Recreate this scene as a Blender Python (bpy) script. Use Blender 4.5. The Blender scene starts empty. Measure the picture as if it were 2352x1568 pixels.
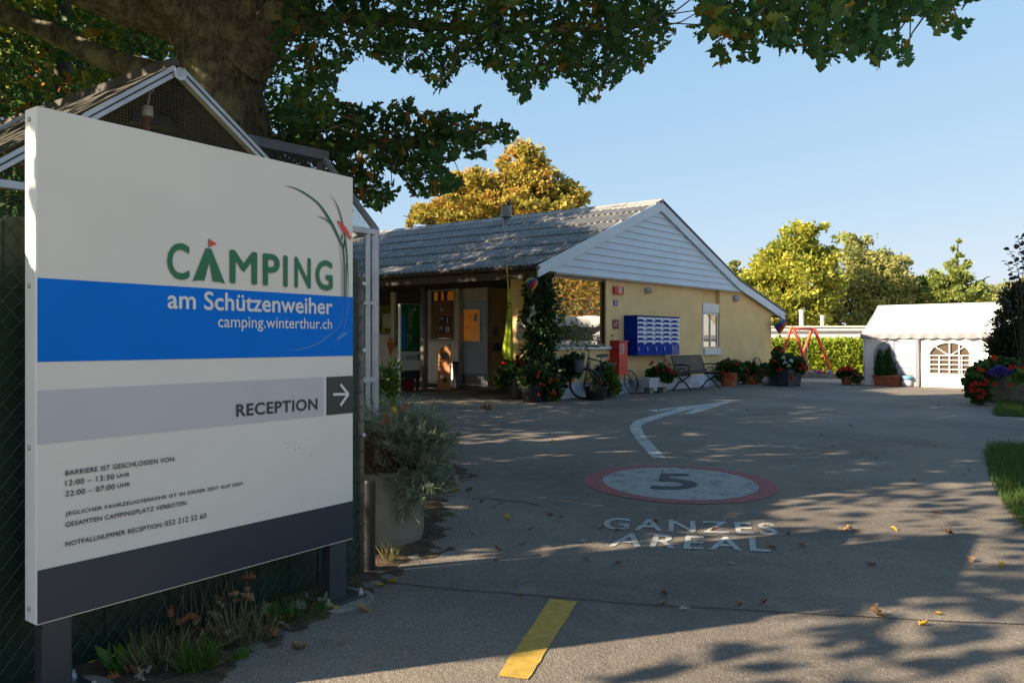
import bpy, math, random
import numpy as np
from mathutils import Matrix, Vector

# ------------------------------------------------------------ camera, sky, sun, exposure
sc = bpy.context.scene
COL = sc.collection
F, CX, CY, H = 1770.0, 1176.0, 784.0, 1.30          # focal length and centre in units of a 2352 px wide frame; eye height
cam = bpy.data.cameras.new('camera')
cam_ob = bpy.data.objects.new('camera', cam)
COL.objects.link(cam_ob)
cam.sensor_width = 36.0
cam.lens = F / 2352.0 * 36.0
cam.clip_start = 0.05
cam.clip_end = 2000.0
cam_ob.location = (0, 0, H)
cam_ob.rotation_euler = (math.radians(90), 0, 0)
sc.camera = cam_ob

SUN_EL = math.radians(27.0)
SUN_AZ = math.atan2(-0.95, -0.31)                    # the sun stands to the left and a little behind the viewer
world = bpy.data.worlds.new('World')
sc.world = world
world.use_nodes = True
wn = world.node_tree
sky = wn.nodes.new('ShaderNodeTexSky')
sky.sky_type = 'NISHITA'
sky.sun_disc = False
sky.sun_elevation = SUN_EL
sky.sun_rotation = SUN_AZ % (2 * math.pi)
sky.air_density = 1.0
sky.dust_density = 0.7
sky.ozone_density = 2.0
# a hazy autumn sky: flatter and paler from the horizon up than the clean model sky
sep = wn.nodes.new('ShaderNodeSeparateColor'); com = wn.nodes.new('ShaderNodeCombineColor')
wn.links.new(sky.outputs[0], sep.inputs[0])
for ch, (ga, k) in enumerate(((0.50, 1.05), (0.30, 1.54), (0.15, 2.3))):
    pw = wn.nodes.new('ShaderNodeMath'); pw.operation = 'POWER'; pw.inputs[1].default_value = ga
    ml = wn.nodes.new('ShaderNodeMath'); ml.operation = 'MULTIPLY'; ml.inputs[1].default_value = k
    wn.links.new(sep.outputs[ch], pw.inputs[0]); wn.links.new(pw.outputs[0], ml.inputs[0]); wn.links.new(ml.outputs[0], com.inputs[ch])
wn.links.new(com.outputs[0], wn.nodes['Background'].inputs[0])
wn.nodes['Background'].inputs[1].default_value = 0.068

sun = bpy.data.lights.new('sun', 'SUN')
sun.energy = 3.4
sun.angle = math.radians(0.5)
sun.color = (1.0, 0.82, 0.58)
sun_ob = bpy.data.objects.new('sun', sun)
COL.objects.link(sun_ob)
sd = Vector((math.sin(SUN_AZ) * math.cos(SUN_EL), math.cos(SUN_AZ) * math.cos(SUN_EL), math.sin(SUN_EL)))
sun_ob.rotation_euler = (-sd).to_track_quat('-Z', 'Y').to_euler()
sun_ob.location = (-30, -10, 25)

sc.view_settings.view_transform = 'Standard'
sc.view_settings.look = 'None'
sc.view_settings.exposure = 2.2
sc.view_settings.gamma = 1.0
sc.render.engine = 'CYCLES'
sc.cycles.max_bounces = 8
sc.cycles.transparent_max_bounces = 24
sc.cycles.use_denoising = True

# ------------------------------------------------------------ helpers
rng = np.random.default_rng(7)
random.seed(7)

def W(px, py, Y):
    return Vector(((px - CX) / F * Y, Y, H - (py - CY) / F * Y))

def G(px, py, z=0.0):
    Y = F * (H - z) / (py - CY)
    return Vector(((px - CX) / F * Y, Y, z))

class Frame:
    """An upright plane: x along the face, y into it, z up."""
    def __init__(self, o, a):
        self.o = Vector((o[0], o[1]))
        self.a = Vector((a[0], a[1])).normalized()
        self.n = Vector((-self.a.y, self.a.x))
        self.ang = math.atan2(self.a.y, self.a.x)
        self.m = Matrix.Translation((o[0], o[1], 0)) @ Matrix.Rotation(self.ang, 4, 'Z')
    def hit(self, px, py, d=0.0):
        r = Vector(((px - CX) / F, 1.0))
        l = (d + self.o.dot(self.n)) / r.dot(self.n)
        p = r * l - self.o
        return p.dot(self.a), H - (py - CY) / F * l
    def loc(self, p):
        q = Vector((p[0], p[1])) - self.o
        return q.dot(self.a), q.dot(self.n)
    def w(self, x, y, z):
        return self.m @ Vector((x, y, z))

MATS = {}
ROOT = {}

def finish(o, parent, M):
    if parent is not None:
        o.parent = parent
    ROOT[o.name] = M

def thing(name, label, cat, loc=(0, 0, 0), rz=0.0, group=None):
    o = bpy.data.objects.new(name, None)
    o.empty_display_size = 0.2
    COL.objects.link(o)
    o.location = loc
    o.rotation_euler = (0, 0, rz)
    o['label'] = label
    o['category'] = cat
    if group: o['group'] = group
    ROOT[o.name] = Matrix.Translation(loc) @ Matrix.Rotation(rz, 4, 'Z')
    return o

def tag(o, label, cat, group=None):
    o['label'] = label
    o['category'] = cat
    if group: o['group'] = group
    return o

def dup(o, dM, label=None, group=None, parent=None):
    """copy a thing with its parts and sub-parts; dM moves it in the world"""
    c = o.copy()
    COL.objects.link(c)
    if parent is None:
        c.matrix_world = dM
        if label: c['label'] = label
        if group: c['group'] = group
    else:
        c.parent = parent
    for ch in list(KIDS.get(o.name, [])):
        k = dup(ch, None, parent=c)
    return c

KIDS = {}

class MB:
    """collects shapes (in world metres, or in a frame given as a matrix) and links them as one mesh"""
    def __init__(self, m=None):
        self.v = []; self.f = []; self.mi = []; self.m = m; self.cur = 0
    def add(self, vs, fs):
        b = len(self.v)
        if self.m is not None:
            vs = [self.m @ Vector(p) for p in vs]
        self.v += [tuple(p) for p in vs]
        self.f += [tuple(b + i for i in f) for f in fs]
        self.mi += [self.cur] * len(fs)
        return self
    def box(self, x0, x1, y0, y1, z0, z1, m=None):
        vs = [(x, y, z) for z in (z0, z1) for x, y in ((x0, y0), (x1, y0), (x1, y1), (x0, y1))]
        if m is not None: vs = [m @ Vector(p) for p in vs]
        return self.add(vs, [(3, 2, 1, 0), (4, 5, 6, 7), (0, 1, 5, 4), (1, 2, 6, 5), (2, 3, 7, 6), (3, 0, 4, 7)])
    def prism(self, poly, vec):
        n = len(poly); vec = Vector(vec)
        a = [Vector(p) for p in poly]; b = [p + vec for p in a]
        fs = [tuple(range(n - 1, -1, -1)), tuple(range(n, 2 * n))]
        fs += [(i, (i + 1) % n, n + (i + 1) % n, n + i) for i in range(n)]
        return self.add(a + b, fs)
    def poly(self, pts):
        return self.add(pts, [tuple(range(len(pts)))])
    def tube(self, pts, r, n=8, cap=True):
        pts = [Vector(p) for p in pts]
        rs = r if hasattr(r, '__len__') else [r] * len(pts)
        vs = []; up = None
        for i, p in enumerate(pts):
            d = (pts[min(i + 1, len(pts) - 1)] - pts[max(i - 1, 0)])
            d = d.normalized() if d.length > 1e-9 else Vector((0, 0, 1))
            if up is None:
                up = Vector((0, 0, 1)) if abs(d.z) < 0.9 else Vector((1, 0, 0))
            x = up.cross(d)
            if x.length < 1e-6: x = Vector((1, 0, 0)).cross(d)
            x.normalize(); y = d.cross(x).normalized(); up = y
            # up is kept perpendicular so the rings do not twist
            for k in range(n):
                t = 2 * math.pi * k / n
                vs.append(p + (x * math.cos(t) + y * math.sin(t)) * rs[i])
            up = y
        fs = []
        for i in range(len(pts) - 1):
            for k in range(n):
                a = i * n + k; b = i * n + (k + 1) % n
                fs.append((a, b, b + n, a + n))
        if cap:
            fs.append(tuple(range(n - 1, -1, -1)))
            fs.append(tuple(range((len(pts) - 1) * n, len(pts) * n)))
        return self.add(vs, fs)
    def ring(self, c, ax, ay, R, r, n=32, k=8, a0=0.0, a1=2 * math.pi):
        c = Vector(c); ax = Vector(ax).normalized(); ay = Vector(ay).normalized()
        full = abs(a1 - a0 - 2 * math.pi) < 1e-6
        az = ax.cross(ay)
        vs = []; fs = []
        m = n if full else n + 1
        for i in range(m):
            t = a0 + (a1 - a0) * i / n
            e = ax * math.cos(t) + ay * math.sin(t)
            for j in range(k):
                s = 2 * math.pi * j / k
                vs.append(c + e * (R + r * math.cos(s)) + az * (r * math.sin(s)))
        for i in range(n):
            i2 = (i + 1) % m
            for j in range(k):
                fs.append((i * k + j, i2 * k + j, i2 * k + (j + 1) % k, i * k + (j + 1) % k))
        return self.add(vs, fs)
    def lathe(self, c, prof, n=24, sx=1.0, sy=1.0):
        c = Vector(c); vs = []; fs = []
        for r, z in prof:
            for k in range(n):
                t = 2 * math.pi * k / n
                vs.append(c + Vector((r * sx * math.cos(t), r * sy * math.sin(t), z)))
        for i in range(len(prof) - 1):
            for k in range(n):
                a = i * n + k; b = i * n + (k + 1) % n
                fs.append((a, b, b + n, a + n))
        fs.append(tuple(range(n - 1, -1, -1)))
        fs.append(tuple(range((len(prof) - 1) * n, len(prof) * n)))
        return self.add(vs, fs)
    def grid(self, P):
        h, w = len(P), len(P[0])
        vs = [p for row in P for p in row]
        fs = [(i * w + j, i * w + j + 1, (i + 1) * w + j + 1, (i + 1) * w + j) for i in range(h - 1) for j in range(w - 1)]
        return self.add(vs, fs)
    def build(self, name, mat, parent=None, smooth=False, bevel=0.0, kind=None, seg=2):
        M = ROOT[parent.name] if parent is not None else None
        if M is None:
            a = np.array(self.v); lo, hi = a.min(0), a.max(0)
            M = Matrix.Translation(((lo[0] + hi[0]) / 2, (lo[1] + hi[1]) / 2, lo[2]))
            loc = M.translation.copy()
        Mi = M.inverted()
        me = bpy.data.meshes.new(name)
        me.from_pydata([tuple(Mi @ Vector(p)) for p in self.v], [], self.f)
        mats = mat if isinstance(mat, (list, tuple)) else [mat]
        for x in mats: me.materials.append(x)
        if len(mats) > 1: me.polygons.foreach_set('material_index', self.mi)
        if smooth: me.polygons.foreach_set('use_smooth', [True] * len(me.polygons))
        me.update()
        o = bpy.data.objects.new(name, me)
        COL.objects.link(o)
        if parent is not None:
            o.parent = parent
            KIDS.setdefault(parent.name, []).append(o)
        else:
            o.location = loc
        ROOT[o.name] = M
        if bevel:
            b = o.modifiers.new('bevel', 'BEVEL'); b.width = bevel; b.segments = seg
            b.limit_method = 'ANGLE'; b.angle_limit = math.radians(35)
        if kind: o['kind'] = kind
        return o

def np_mesh(name, V, FV, FS, mat, parent=None, rnd=None, kind=None, smooth=False):
    """big meshes: V (n,3) world, FV flat vertex indices, FS face sizes, rnd one value per face"""
    V = np.asarray(V, dtype=np.float64)
    M = ROOT[parent.name] if parent is not None else None
    loc = None
    if M is None:
        lo, hi = V.min(0), V.max(0)
        loc = Vector(((lo[0] + hi[0]) / 2, (lo[1] + hi[1]) / 2, lo[2]))
        M = Matrix.Translation(loc)
    Mi = np.array(M.inverted())
    V = V @ Mi[:3, :3].T + Mi[:3, 3]
    me = bpy.data.meshes.new(name)
    me.vertices.add(len(V)); me.vertices.foreach_set('co', V.astype(np.float32).ravel())
    me.loops.add(len(FV)); me.loops.foreach_set('vertex_index', np.asarray(FV, dtype=np.int32))
    FS = np.asarray(FS, dtype=np.int32)
    me.polygons.add(len(FS))
    me.polygons.foreach_set('loop_start', np.concatenate([[0], np.cumsum(FS)[:-1]]).astype(np.int32))
    me.polygons.foreach_set('loop_total', FS)
    if smooth: me.polygons.foreach_set('use_smooth', np.ones(len(FS), dtype=bool))
    me.materials.append(mat)
    if rnd is not None:
        at = me.attributes.new('rnd', 'FLOAT', 'FACE')
        at.data.foreach_set('value', np.asarray(rnd, dtype=np.float32))
    me.update(calc_edges=True)
    me.validate()
    o = bpy.data.objects.new(name, me)
    COL.objects.link(o)
    if parent is not None:
        o.parent = parent
        KIDS.setdefault(parent.name, []).append(o)
    else:
        o.location = loc
    ROOT[o.name] = M
    if kind: o['kind'] = kind
    return o

# ------------------------------------------------------------ materials (all procedural)
def hx(s):
    c = [int(s[i:i + 2], 16) / 255 for i in (0, 2, 4)]
    return tuple((x / 12.92 if x <= .04045 else ((x + .055) / 1.055) ** 2.4) for x in c)

def mat(name, col, rough=0.6, metal=0.0, var=0.12, scale=8.0, bump=0.0, bscale=40.0, spec=0.5, col2=None, detail=5.0, thin=0.0, emit=0.0):
    if name in MATS: return MATS[name]
    m = bpy.data.materials.new(name); m.use_nodes = True
    nt = m.node_tree; N = nt.nodes; L = nt.links
    b = N['Principled BSDF']
    tc = N.new('ShaderNodeTexCoord')
    no = N.new('ShaderNodeTexNoise'); no.inputs['Scale'].default_value = scale; no.inputs['Detail'].default_value = detail
    L.new(tc.outputs['Object'], no.inputs['Vector'])
    mr = N.new('ShaderNodeMapRange'); mr.inputs[1].default_value = 0.3; mr.inputs[2].default_value = 0.7
    L.new(no.outputs[0], mr.inputs[0])
    mx = N.new('ShaderNodeMix'); mx.data_type = 'RGBA'
    c2 = col2 if col2 is not None else tuple(min(1, x * (1 + var)) for x in col)
    c1 = col if col2 is not None else tuple(x * (1 - var) for x in col)
    mx.inputs[6].default_value = (*c1, 1); mx.inputs[7].default_value = (*c2, 1)
    L.new(mr.outputs[0], mx.inputs[0])
    L.new(mx.outputs[2], b.inputs['Base Color'])
    b.inputs['Roughness'].default_value = rough
    b.inputs['Metallic'].default_value = metal
    b.inputs['Specular IOR Level'].default_value = spec
    if emit:
        L.new(mx.outputs[2], b.inputs['Emission Color']); b.inputs['Emission Strength'].default_value = emit
    if bump:
        n2 = N.new('ShaderNodeTexNoise'); n2.inputs['Scale'].default_value = bscale; n2.inputs['Detail'].default_value = 4
        L.new(tc.outputs['Object'], n2.inputs['Vector'])
        bp = N.new('ShaderNodeBump'); bp.inputs['Strength'].default_value = bump; bp.inputs['Distance'].default_value = 0.02
        L.new(n2.outputs[0], bp.inputs['Height']); L.new(bp.outputs[0], b.inputs['Normal'])
    if thin:
        tr = N.new('ShaderNodeBsdfTranslucent'); L.new(mx.outputs[2], tr.inputs[0])
        ms = N.new('ShaderNodeMixShader'); ms.inputs[0].default_value = thin
        L.new(b.outputs[0], ms.inputs[1]); L.new(tr.outputs[0], ms.inputs[2])
        L.new(ms.outputs[0], N['Material Output'].inputs[0])
    MATS[name] = m
    return m

def paint_mat(name, col, col2, wear=.60, under=(.10, .095, .09)):
    """road paint: worn through to the asphalt in specks and scuffs"""
    m = mat(name, col, .8, scale=20, col2=col2, bump=.3, bscale=150)
    nt = m.node_tree; N = nt.nodes; L = nt.links; b = N['Principled BSDF']
    src = b.inputs['Base Color'].links[0].from_socket
    tc = N.new('ShaderNodeTexCoord')
    n1 = N.new('ShaderNodeTexNoise'); n1.inputs['Scale'].default_value = 75; n1.inputs['Detail'].default_value = 3
    n2 = N.new('ShaderNodeTexNoise'); n2.inputs['Scale'].default_value = 4.5; n2.inputs['Detail'].default_value = 7
    L.new(tc.outputs['Object'], n1.inputs['Vector']); L.new(tc.outputs['Object'], n2.inputs['Vector'])
    a = N.new('ShaderNodeMath'); a.operation = 'ADD'; L.new(n1.outputs[0], a.inputs[0]); L.new(n2.outputs[0], a.inputs[1])
    r = N.new('ShaderNodeMapRange'); r.inputs[1].default_value = 2 * wear - .10; r.inputs[2].default_value = 2 * wear + .06; r.inputs[4].default_value = .85; L.new(a.outputs[0], r.inputs[0])
    mx = N.new('ShaderNodeMix'); mx.data_type = 'RGBA'; mx.inputs[7].default_value = (*under, 1); L.new(r.outputs[0], mx.inputs[0]); L.new(src, mx.inputs[6]); L.new(mx.outputs[2], b.inputs['Base Color'])
    return m

def leaf_mat(name, ramp, thin=0.35, rough=0.55, spec=0.35):
    """colour of each leaf from its own stored value; thin so the sun glows through"""
    if name in MATS: return MATS[name]
    m = bpy.data.materials.new(name); m.use_nodes = True
    nt = m.node_tree; N = nt.nodes; L = nt.links
    b = N['Principled BSDF']
    at = N.new('ShaderNodeAttribute'); at.attribute_name = 'rnd'
    cr = N.new('ShaderNodeValToRGB')
    e = cr.color_ramp.elements
    while len(e) > 1: e.remove(e[-1])
    e[0].position = ramp[0][0]; e[0].color = (*ramp[0][1], 1)
    for p, c in ramp[1:]:
        x = e.new(p); x.color = (*c, 1)
    L.new(at.outputs['Fac'], cr.inputs[0])
    L.new(cr.outputs[0], b.inputs['Base Color'])
    b.inputs['Roughness'].default_value = rough
    b.inputs['Specular IOR Level'].default_value = spec
    tr = N.new('ShaderNodeBsdfTranslucent'); L.new(cr.outputs[0], tr.inputs[0])
    ms = N.new('ShaderNodeMixShader'); ms.inputs[0].default_value = thin
    L.new(b.outputs[0], ms.inputs[1]); L.new(tr.outputs[0], ms.inputs[2])
    L.new(ms.outputs[0], N['Material Output'].inputs[0])
    MATS[name] = m
    return m

def glass_mat(name, tint=(0.02, 0.02, 0.02), refl=0.45):
    m = bpy.data.materials.new(name); m.use_nodes = True
    nt = m.node_tree; N = nt.nodes; L = nt.links
    b = N['Principled BSDF']; b.inputs['Base Color'].default_value = (*tint, 1); b.inputs['Roughness'].default_value = 0.25
    g = N.new('ShaderNodeBsdfGlossy'); g.inputs['Roughness'].default_value = 0.012
    tc = N.new('ShaderNodeTexCoord'); no = N.new('ShaderNodeTexNoise'); no.inputs['Scale'].default_value = 1.5
    L.new(tc.outputs['Object'], no.inputs['Vector'])
    bp = N.new('ShaderNodeBump'); bp.inputs['Strength'].default_value = 0.02; bp.inputs['Distance'].default_value = 0.1
    L.new(no.outputs[0], bp.inputs['Height']); L.new(bp.outputs[0], g.inputs['Normal'])
    ms = N.new('ShaderNodeMixShader'); ms.inputs[0].default_value = refl
    L.new(b.outputs[0], ms.inputs[1]); L.new(g.outputs[0], ms.inputs[2]); L.new(ms.outputs[0], N['Material Output'].inputs[0])
    MATS[name] = m
    return m

def mesh_mat(name, col, pitch=0.022, wire=0.16, metal=0.5):
    """woven wire mesh: a grid of wires with open holes, in object space of the panel (u, v from UV-free generated axes)"""
    m = bpy.data.materials.new(name); m.use_nodes = True
    nt = m.node_tree; N = nt.nodes; L = nt.links
    b = N['Principled BSDF']; b.inputs['Base Color'].default_value = (*col, 1); b.inputs['Roughness'].default_value = 0.5; b.inputs['Metallic'].default_value = metal
    uv = N.new('ShaderNodeUVMap')
    sp = N.new('ShaderNodeSeparateXYZ'); L.new(uv.outputs[0], sp.inputs[0])
    outs = []
    for i in (0, 1):
        d = N.new('ShaderNodeMath'); d.operation = 'DIVIDE'; d.inputs[1].default_value = pitch; L.new(sp.outputs[i], d.inputs[0])
        f = N.new('ShaderNodeMath'); f.operation = 'FRACT'; L.new(d.outputs[0], f.inputs[0])
        c = N.new('ShaderNodeMath'); c.operation = 'LESS_THAN'; c.inputs[1].default_value = wire; L.new(f.outputs[0], c.inputs[0])
        outs.append(c)
    mx = N.new('ShaderNodeMath'); mx.operation = 'MAXIMUM'; L.new(outs[0].outputs[0], mx.inputs[0]); L.new(outs[1].outputs[0], mx.inputs[1])
    t = N.new('ShaderNodeBsdfTransparent')
    ms = N.new('ShaderNodeMixShader'); L.new(mx.outputs[0], ms.inputs[0]); L.new(t.outputs[0], ms.inputs[1]); L.new(b.outputs[0], ms.inputs[2])
    L.new(ms.outputs[0], N['Material Output'].inputs[0])
    MATS[name] = m
    return m

# ------------------------------------------------------------ leaves
def leaf_tmpl(kind):
    if kind == 'oak':
        ys = [0, .10, .22, .34, .46, .60, .72, .86, 1.0]
        ws = [.015, .05, .17, .09, .27, .13, .30, .19, .03]
    elif kind == 'round':
        ys = [0, .12, .4, .7, .92, 1.0]; ws = [.05, .34, .52, .50, .28, .08]
    elif kind == 'needle':
        ys = [0, .5, 1.0]; ws = [.035, .06, .01]
    elif kind == 'blade':
        ys = [0, .5, 1.0]; ws = [.014, .020, .003]
    elif kind == 'lance':
        ys = [0, .3, .65, 1.0]; ws = [.03, .17, .14, .01]
    elif kind == 'maple':
        ys = [0, .18, .30, .45, .62, .8, 1.0]; ws = [.03, .38, .24, .50, .20, .24, .02]
    else:
        ys = [0, .5, 1.0]; ws = [.10, .36, .06]
    V = []; Fc = []
    for i, (y, w) in enumerate(zip(ys, ws)):
        c = -.22 * (y - .45) ** 2
        V += [(-w, y, c + w * .28), (0, y, c), (w, y, c + w * .28)]
    for i in range(len(ys) - 1):
        a = 3 * i
        Fc += [(a, a + 1, a + 4, a + 3), (a + 1, a + 2, a + 5, a + 4)]
    return np.array(V), np.array(Fc)

TM = {k: leaf_tmpl(k) for k in ('oak', 'round', 'needle', 'blade', 'lance', 'maple', 'plain')}

def unit(a):
    return a / np.maximum(np.linalg.norm(a, axis=1, keepdims=True), 1e-9)

def leaves(name, P, D, S, kind, mt, parent=None, rnd=None, nup=0.8, kindtag=None):
    """P leaf bases (n,3), D directions (n,3), S sizes (n)"""
    V, Fc = TM[kind]
    n = len(P)
    D = unit(D)
    R = rng.normal(size=(n, 3)); R[:, 2] += nup
    X = unit(np.cross(D, R)); Z = np.cross(X, D)
    S = np.asarray(S).reshape(n, 1, 1)
    out = P[:, None, :] + S * (V[None, :, 0:1] * X[:, None, :] + V[None, :, 1:2] * D[:, None, :] + V[None, :, 2:3] * Z[:, None, :])
    k = len(V); f = len(Fc)
    FV = (Fc[None] + (np.arange(n) * k)[:, None, None]).reshape(-1)
    if rnd is None: rnd = rng.random(n)
    return np_mesh(name, out.reshape(-1, 3), FV, np.full(n * f, 4), mt, parent, np.repeat(rnd, f), kind=kindtag)

def in_poly(x, y, poly):
    p = np.array(poly, float); c = np.zeros(len(x), bool)
    j = len(p) - 1
    for i in range(len(p)):
        t = ((p[i, 1] > y) != (p[j, 1] > y))
        with np.errstate(divide='ignore', invalid='ignore'):
            xi = (p[j, 0] - p[i, 0]) * (y - p[i, 1]) / (p[j, 1] - p[i, 1]) + p[i, 0]
        c ^= t & (x < xi); j = i
    return c

def blob_points(blobs, n, shell=0.55):
    """points in a set of ellipsoids (cx,cy,cz,rx,ry,rz), denser towards their skins"""
    b = np.array(blobs, float)
    vol = b[:, 3] * b[:, 4] * b[:, 5]
    idx = rng.choice(len(b), n, p=vol ** .8 / (vol ** .8).sum())
    d = unit(rng.normal(size=(n, 3)))
    r = (shell ** 3 + (1 - shell ** 3) * rng.random(n)) ** (1 / 3) * (1 + .10 * rng.normal(size=n))
    return b[idx, :3] + d * r[:, None] * b[idx, 3:], d, idx

# ------------------------------------------------------------ writing
def text_mesh(body, space=1.0):
    cu = bpy.data.curves.new('lettering', 'FONT'); cu.body = body; cu.size = 1.0
    cu.space_character = space; cu.resolution_u = 4
    o = bpy.data.objects.new('lettering_source', cu); COL.objects.link(o)
    dg = bpy.context.evaluated_depsgraph_get(); dg.update()
    me = bpy.data.meshes.new_from_object(o.evaluated_get(dg))
    v = np.array([x.co[:2] for x in me.vertices]); fs = [tuple(p.vertices) for p in me.polygons]
    bpy.data.objects.remove(o); bpy.data.curves.remove(cu); bpy.data.meshes.remove(me)
    return v, fs

def put_text(mb, body, f, bold=0.0, space=1.0, dn=None):
    """f maps (0..1, 0..1) of the lettering's own box to a point"""
    v, fs = text_mesh(body, space)
    lo, hi = v.min(0) - bold, v.max(0) + bold
    sh = ((0, 0), (bold, 0), (-bold, 0), (0, bold), (0, -bold)) if bold else ((0, 0),)
    for k, s in enumerate(sh):                      # a bold face: the same letter struck again a hair to each side
        q = (v + np.array(s) - lo) / (hi - lo)
        mb.add([Vector(f(x, y)) + (dn * k if dn is not None else Vector((0, 0, .0002 * k))) for x, y in q], fs)
# ------------------------------------------------------------ ground, road, lawns
def asphalt_mat():
    m = bpy.data.materials.new('asphalt'); m.use_nodes = True
    nt = m.node_tree; N = nt.nodes; L = nt.links; b = N['Principled BSDF']
    tc = N.new('ShaderNodeTexCoord')
    def noise(s, d=4.0):
        x = N.new('ShaderNodeTexNoise'); x.inputs['Scale'].default_value = s; x.inputs['Detail'].default_value = d
        L.new(tc.outputs['Object'], x.inputs['Vector']); return x
    big = noise(.5, 9); mid = noise(5, 6)
    vo = N.new('ShaderNodeTexVoronoi'); vo.inputs['Scale'].default_value = 150; L.new(tc.outputs['Object'], vo.inputs['Vector'])
    vo2 = N.new('ShaderNodeTexVoronoi'); vo2.inputs['Scale'].default_value = 42; L.new(tc.outputs['Object'], vo2.inputs['Vector'])
    r1 = N.new('ShaderNodeValToRGB'); r1.color_ramp.elements[0].position = .33; r1.color_ramp.elements[0].color = (.108, .094, .083, 1)
    r1.color_ramp.elements[1].position = .68; r1.color_ramp.elements[1].color = (.205, .176, .150, 1)
    L.new(big.outputs[0], r1.inputs[0])
    # aggregate: each little stone its own grey
    bw = N.new('ShaderNodeRGBToBW'); L.new(vo.outputs['Color'], bw.inputs[0])
    r2 = N.new('ShaderNodeValToRGB'); e = r2.color_ramp.elements
    e[0].position = .15; e[0].color = (.74, .74, .74, 1); e[1].position = .82; e[1].color = (1.22, 1.21, 1.2, 1)
    x = e.new(.95); x.color = (2.1, 2.05, 1.95, 1)
    L.new(bw.outputs[0], r2.inputs[0])
    mu = N.new('ShaderNodeMix'); mu.data_type = 'RGBA'; mu.blend_type = 'MULTIPLY'; mu.inputs[0].default_value = 1.0
    L.new(r1.outputs[0], mu.inputs[6]); L.new(r2.outputs[0], mu.inputs[7])
    # dusty worn patches
    r3 = N.new('ShaderNodeValToRGB'); r3.color_ramp.elements[0].position = .52; r3.color_ramp.elements[0].color = (0, 0, 0, 1)
    r3.color_ramp.elements[1].position = .74; r3.color_ramp.elements[1].color = (.55, .55, .55, 1)
    L.new(mid.outputs[0], r3.inputs[0])
    m2 = N.new('ShaderNodeMix'); m2.data_type = 'RGBA'; m2.inputs[7].default_value = (.21, .19, .165, 1)
    L.new(r3.outputs[0], m2.inputs[0]); L.new(mu.outputs[2], m2.inputs[6])
    L.new(m2.outputs[2], b.inputs['Base Color'])
    b.inputs['Roughness'].default_value = .82; b.inputs['Specular IOR Level'].default_value = .35
    ad = N.new('ShaderNodeMath'); ad.operation = 'ADD'; L.new(vo.outputs['Distance'], ad.inputs[0]); L.new(vo2.outputs['Distance'], ad.inputs[1])
    bp = N.new('ShaderNodeBump'); bp.inputs['Strength'].default_value = .45; bp.inputs['Distance'].default_value = .006
    L.new(ad.outputs[0], bp.inputs['Height']); L.new(bp.outputs[0], b.inputs['Normal'])
    return m

M_ASPH = asphalt_mat()
M_SOIL = mat('soil', (.055, .040, .028), .95, var=.5, scale=14, bump=.8, bscale=60, spec=.1, col2=(.12, .085, .06))
M_GROUND = mat('meadow_ground', (.06, .08, .022), .95, var=.4, scale=3, spec=.1, col2=(.10, .11, .04))
M_PAVE = mat('pale_gravel', (.36, .32, .26), .95, var=.2, scale=25, bump=.5, bscale=120, spec=.1)
M_PAINT = paint_mat('road_paint_white', (.34, .34, .335), (.47, .47, .46), .58)
M_PAINT2 = paint_mat('road_paint_worn_white', (.26, .26, .26), (.37, .37, .36), .57)
M_PRED = paint_mat('road_paint_red', (.24, .06, .06), (.33, .085, .085), .59)
M_PBLK = mat('road_paint_dark', (.028, .03, .035), .8, scale=25, col2=(.05, .05, .055))
M_PYEL = paint_mat('road_paint_yellow', (.34, .22, .03), (.48, .31, .055), .62)
M_CRACK = mat('bitumen_joint', (.035, .033, .032), .9, scale=30, var=.5)

def sheet(name, pts, z, m, kind='structure'):
    mb = MB(); mb.poly([(p[0], p[1], z) for p in pts])
    return mb.build(name, m, kind=kind)

sheet('ground', [(-600, -300), (600, -300), (600, 900), (-600, 900)], -.012, M_GROUND)
edge = [G(470, 1600), G(560, 1545), G(700, 1440), G(800, 1395), G(868, 1340), G(900, 1300), G(985, 1265), G(1040, 1180), G(1050, 1080), G(1020, 1000)]
road = [(-1.2, -6.0)] + [(-.93, 1.5)] + [(p.x - .4, p.y) for p in edge] + [(-2.2, 12), (-6, 16), (-14, 21), (-14, 30), (4, 31), (9.5, 26.4), (14, 23.4), (22, 20), (34, 14), (34, -6)]
sheet('road', road, 0.0, M_ASPH)
sheet('playground', [(6, 25.4), (9.6, 24.7), (14.2, 22.0), (24, 17), (40, 30), (40, 60), (4, 60)], .004, M_PAVE)
M_BOUNCE = mat('added_bounce_ground', (.46, .39, .29), .95, var=.15, scale=20, spec=.1)  # unseen pale ground, added to bounce warm sunlight into the shade
sheet('added_bounce_ground', [(-14, -45), (45, -45), (45, -1.5), (-2.5, -1.5), (-14, -6)], .006, M_BOUNCE)
sheet('added_bounce_ground', [(12.5, -1.5), (45, -1.5), (45, 12), (22, 13.5), (17, 9)], .006, M_BOUNCE)
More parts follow.
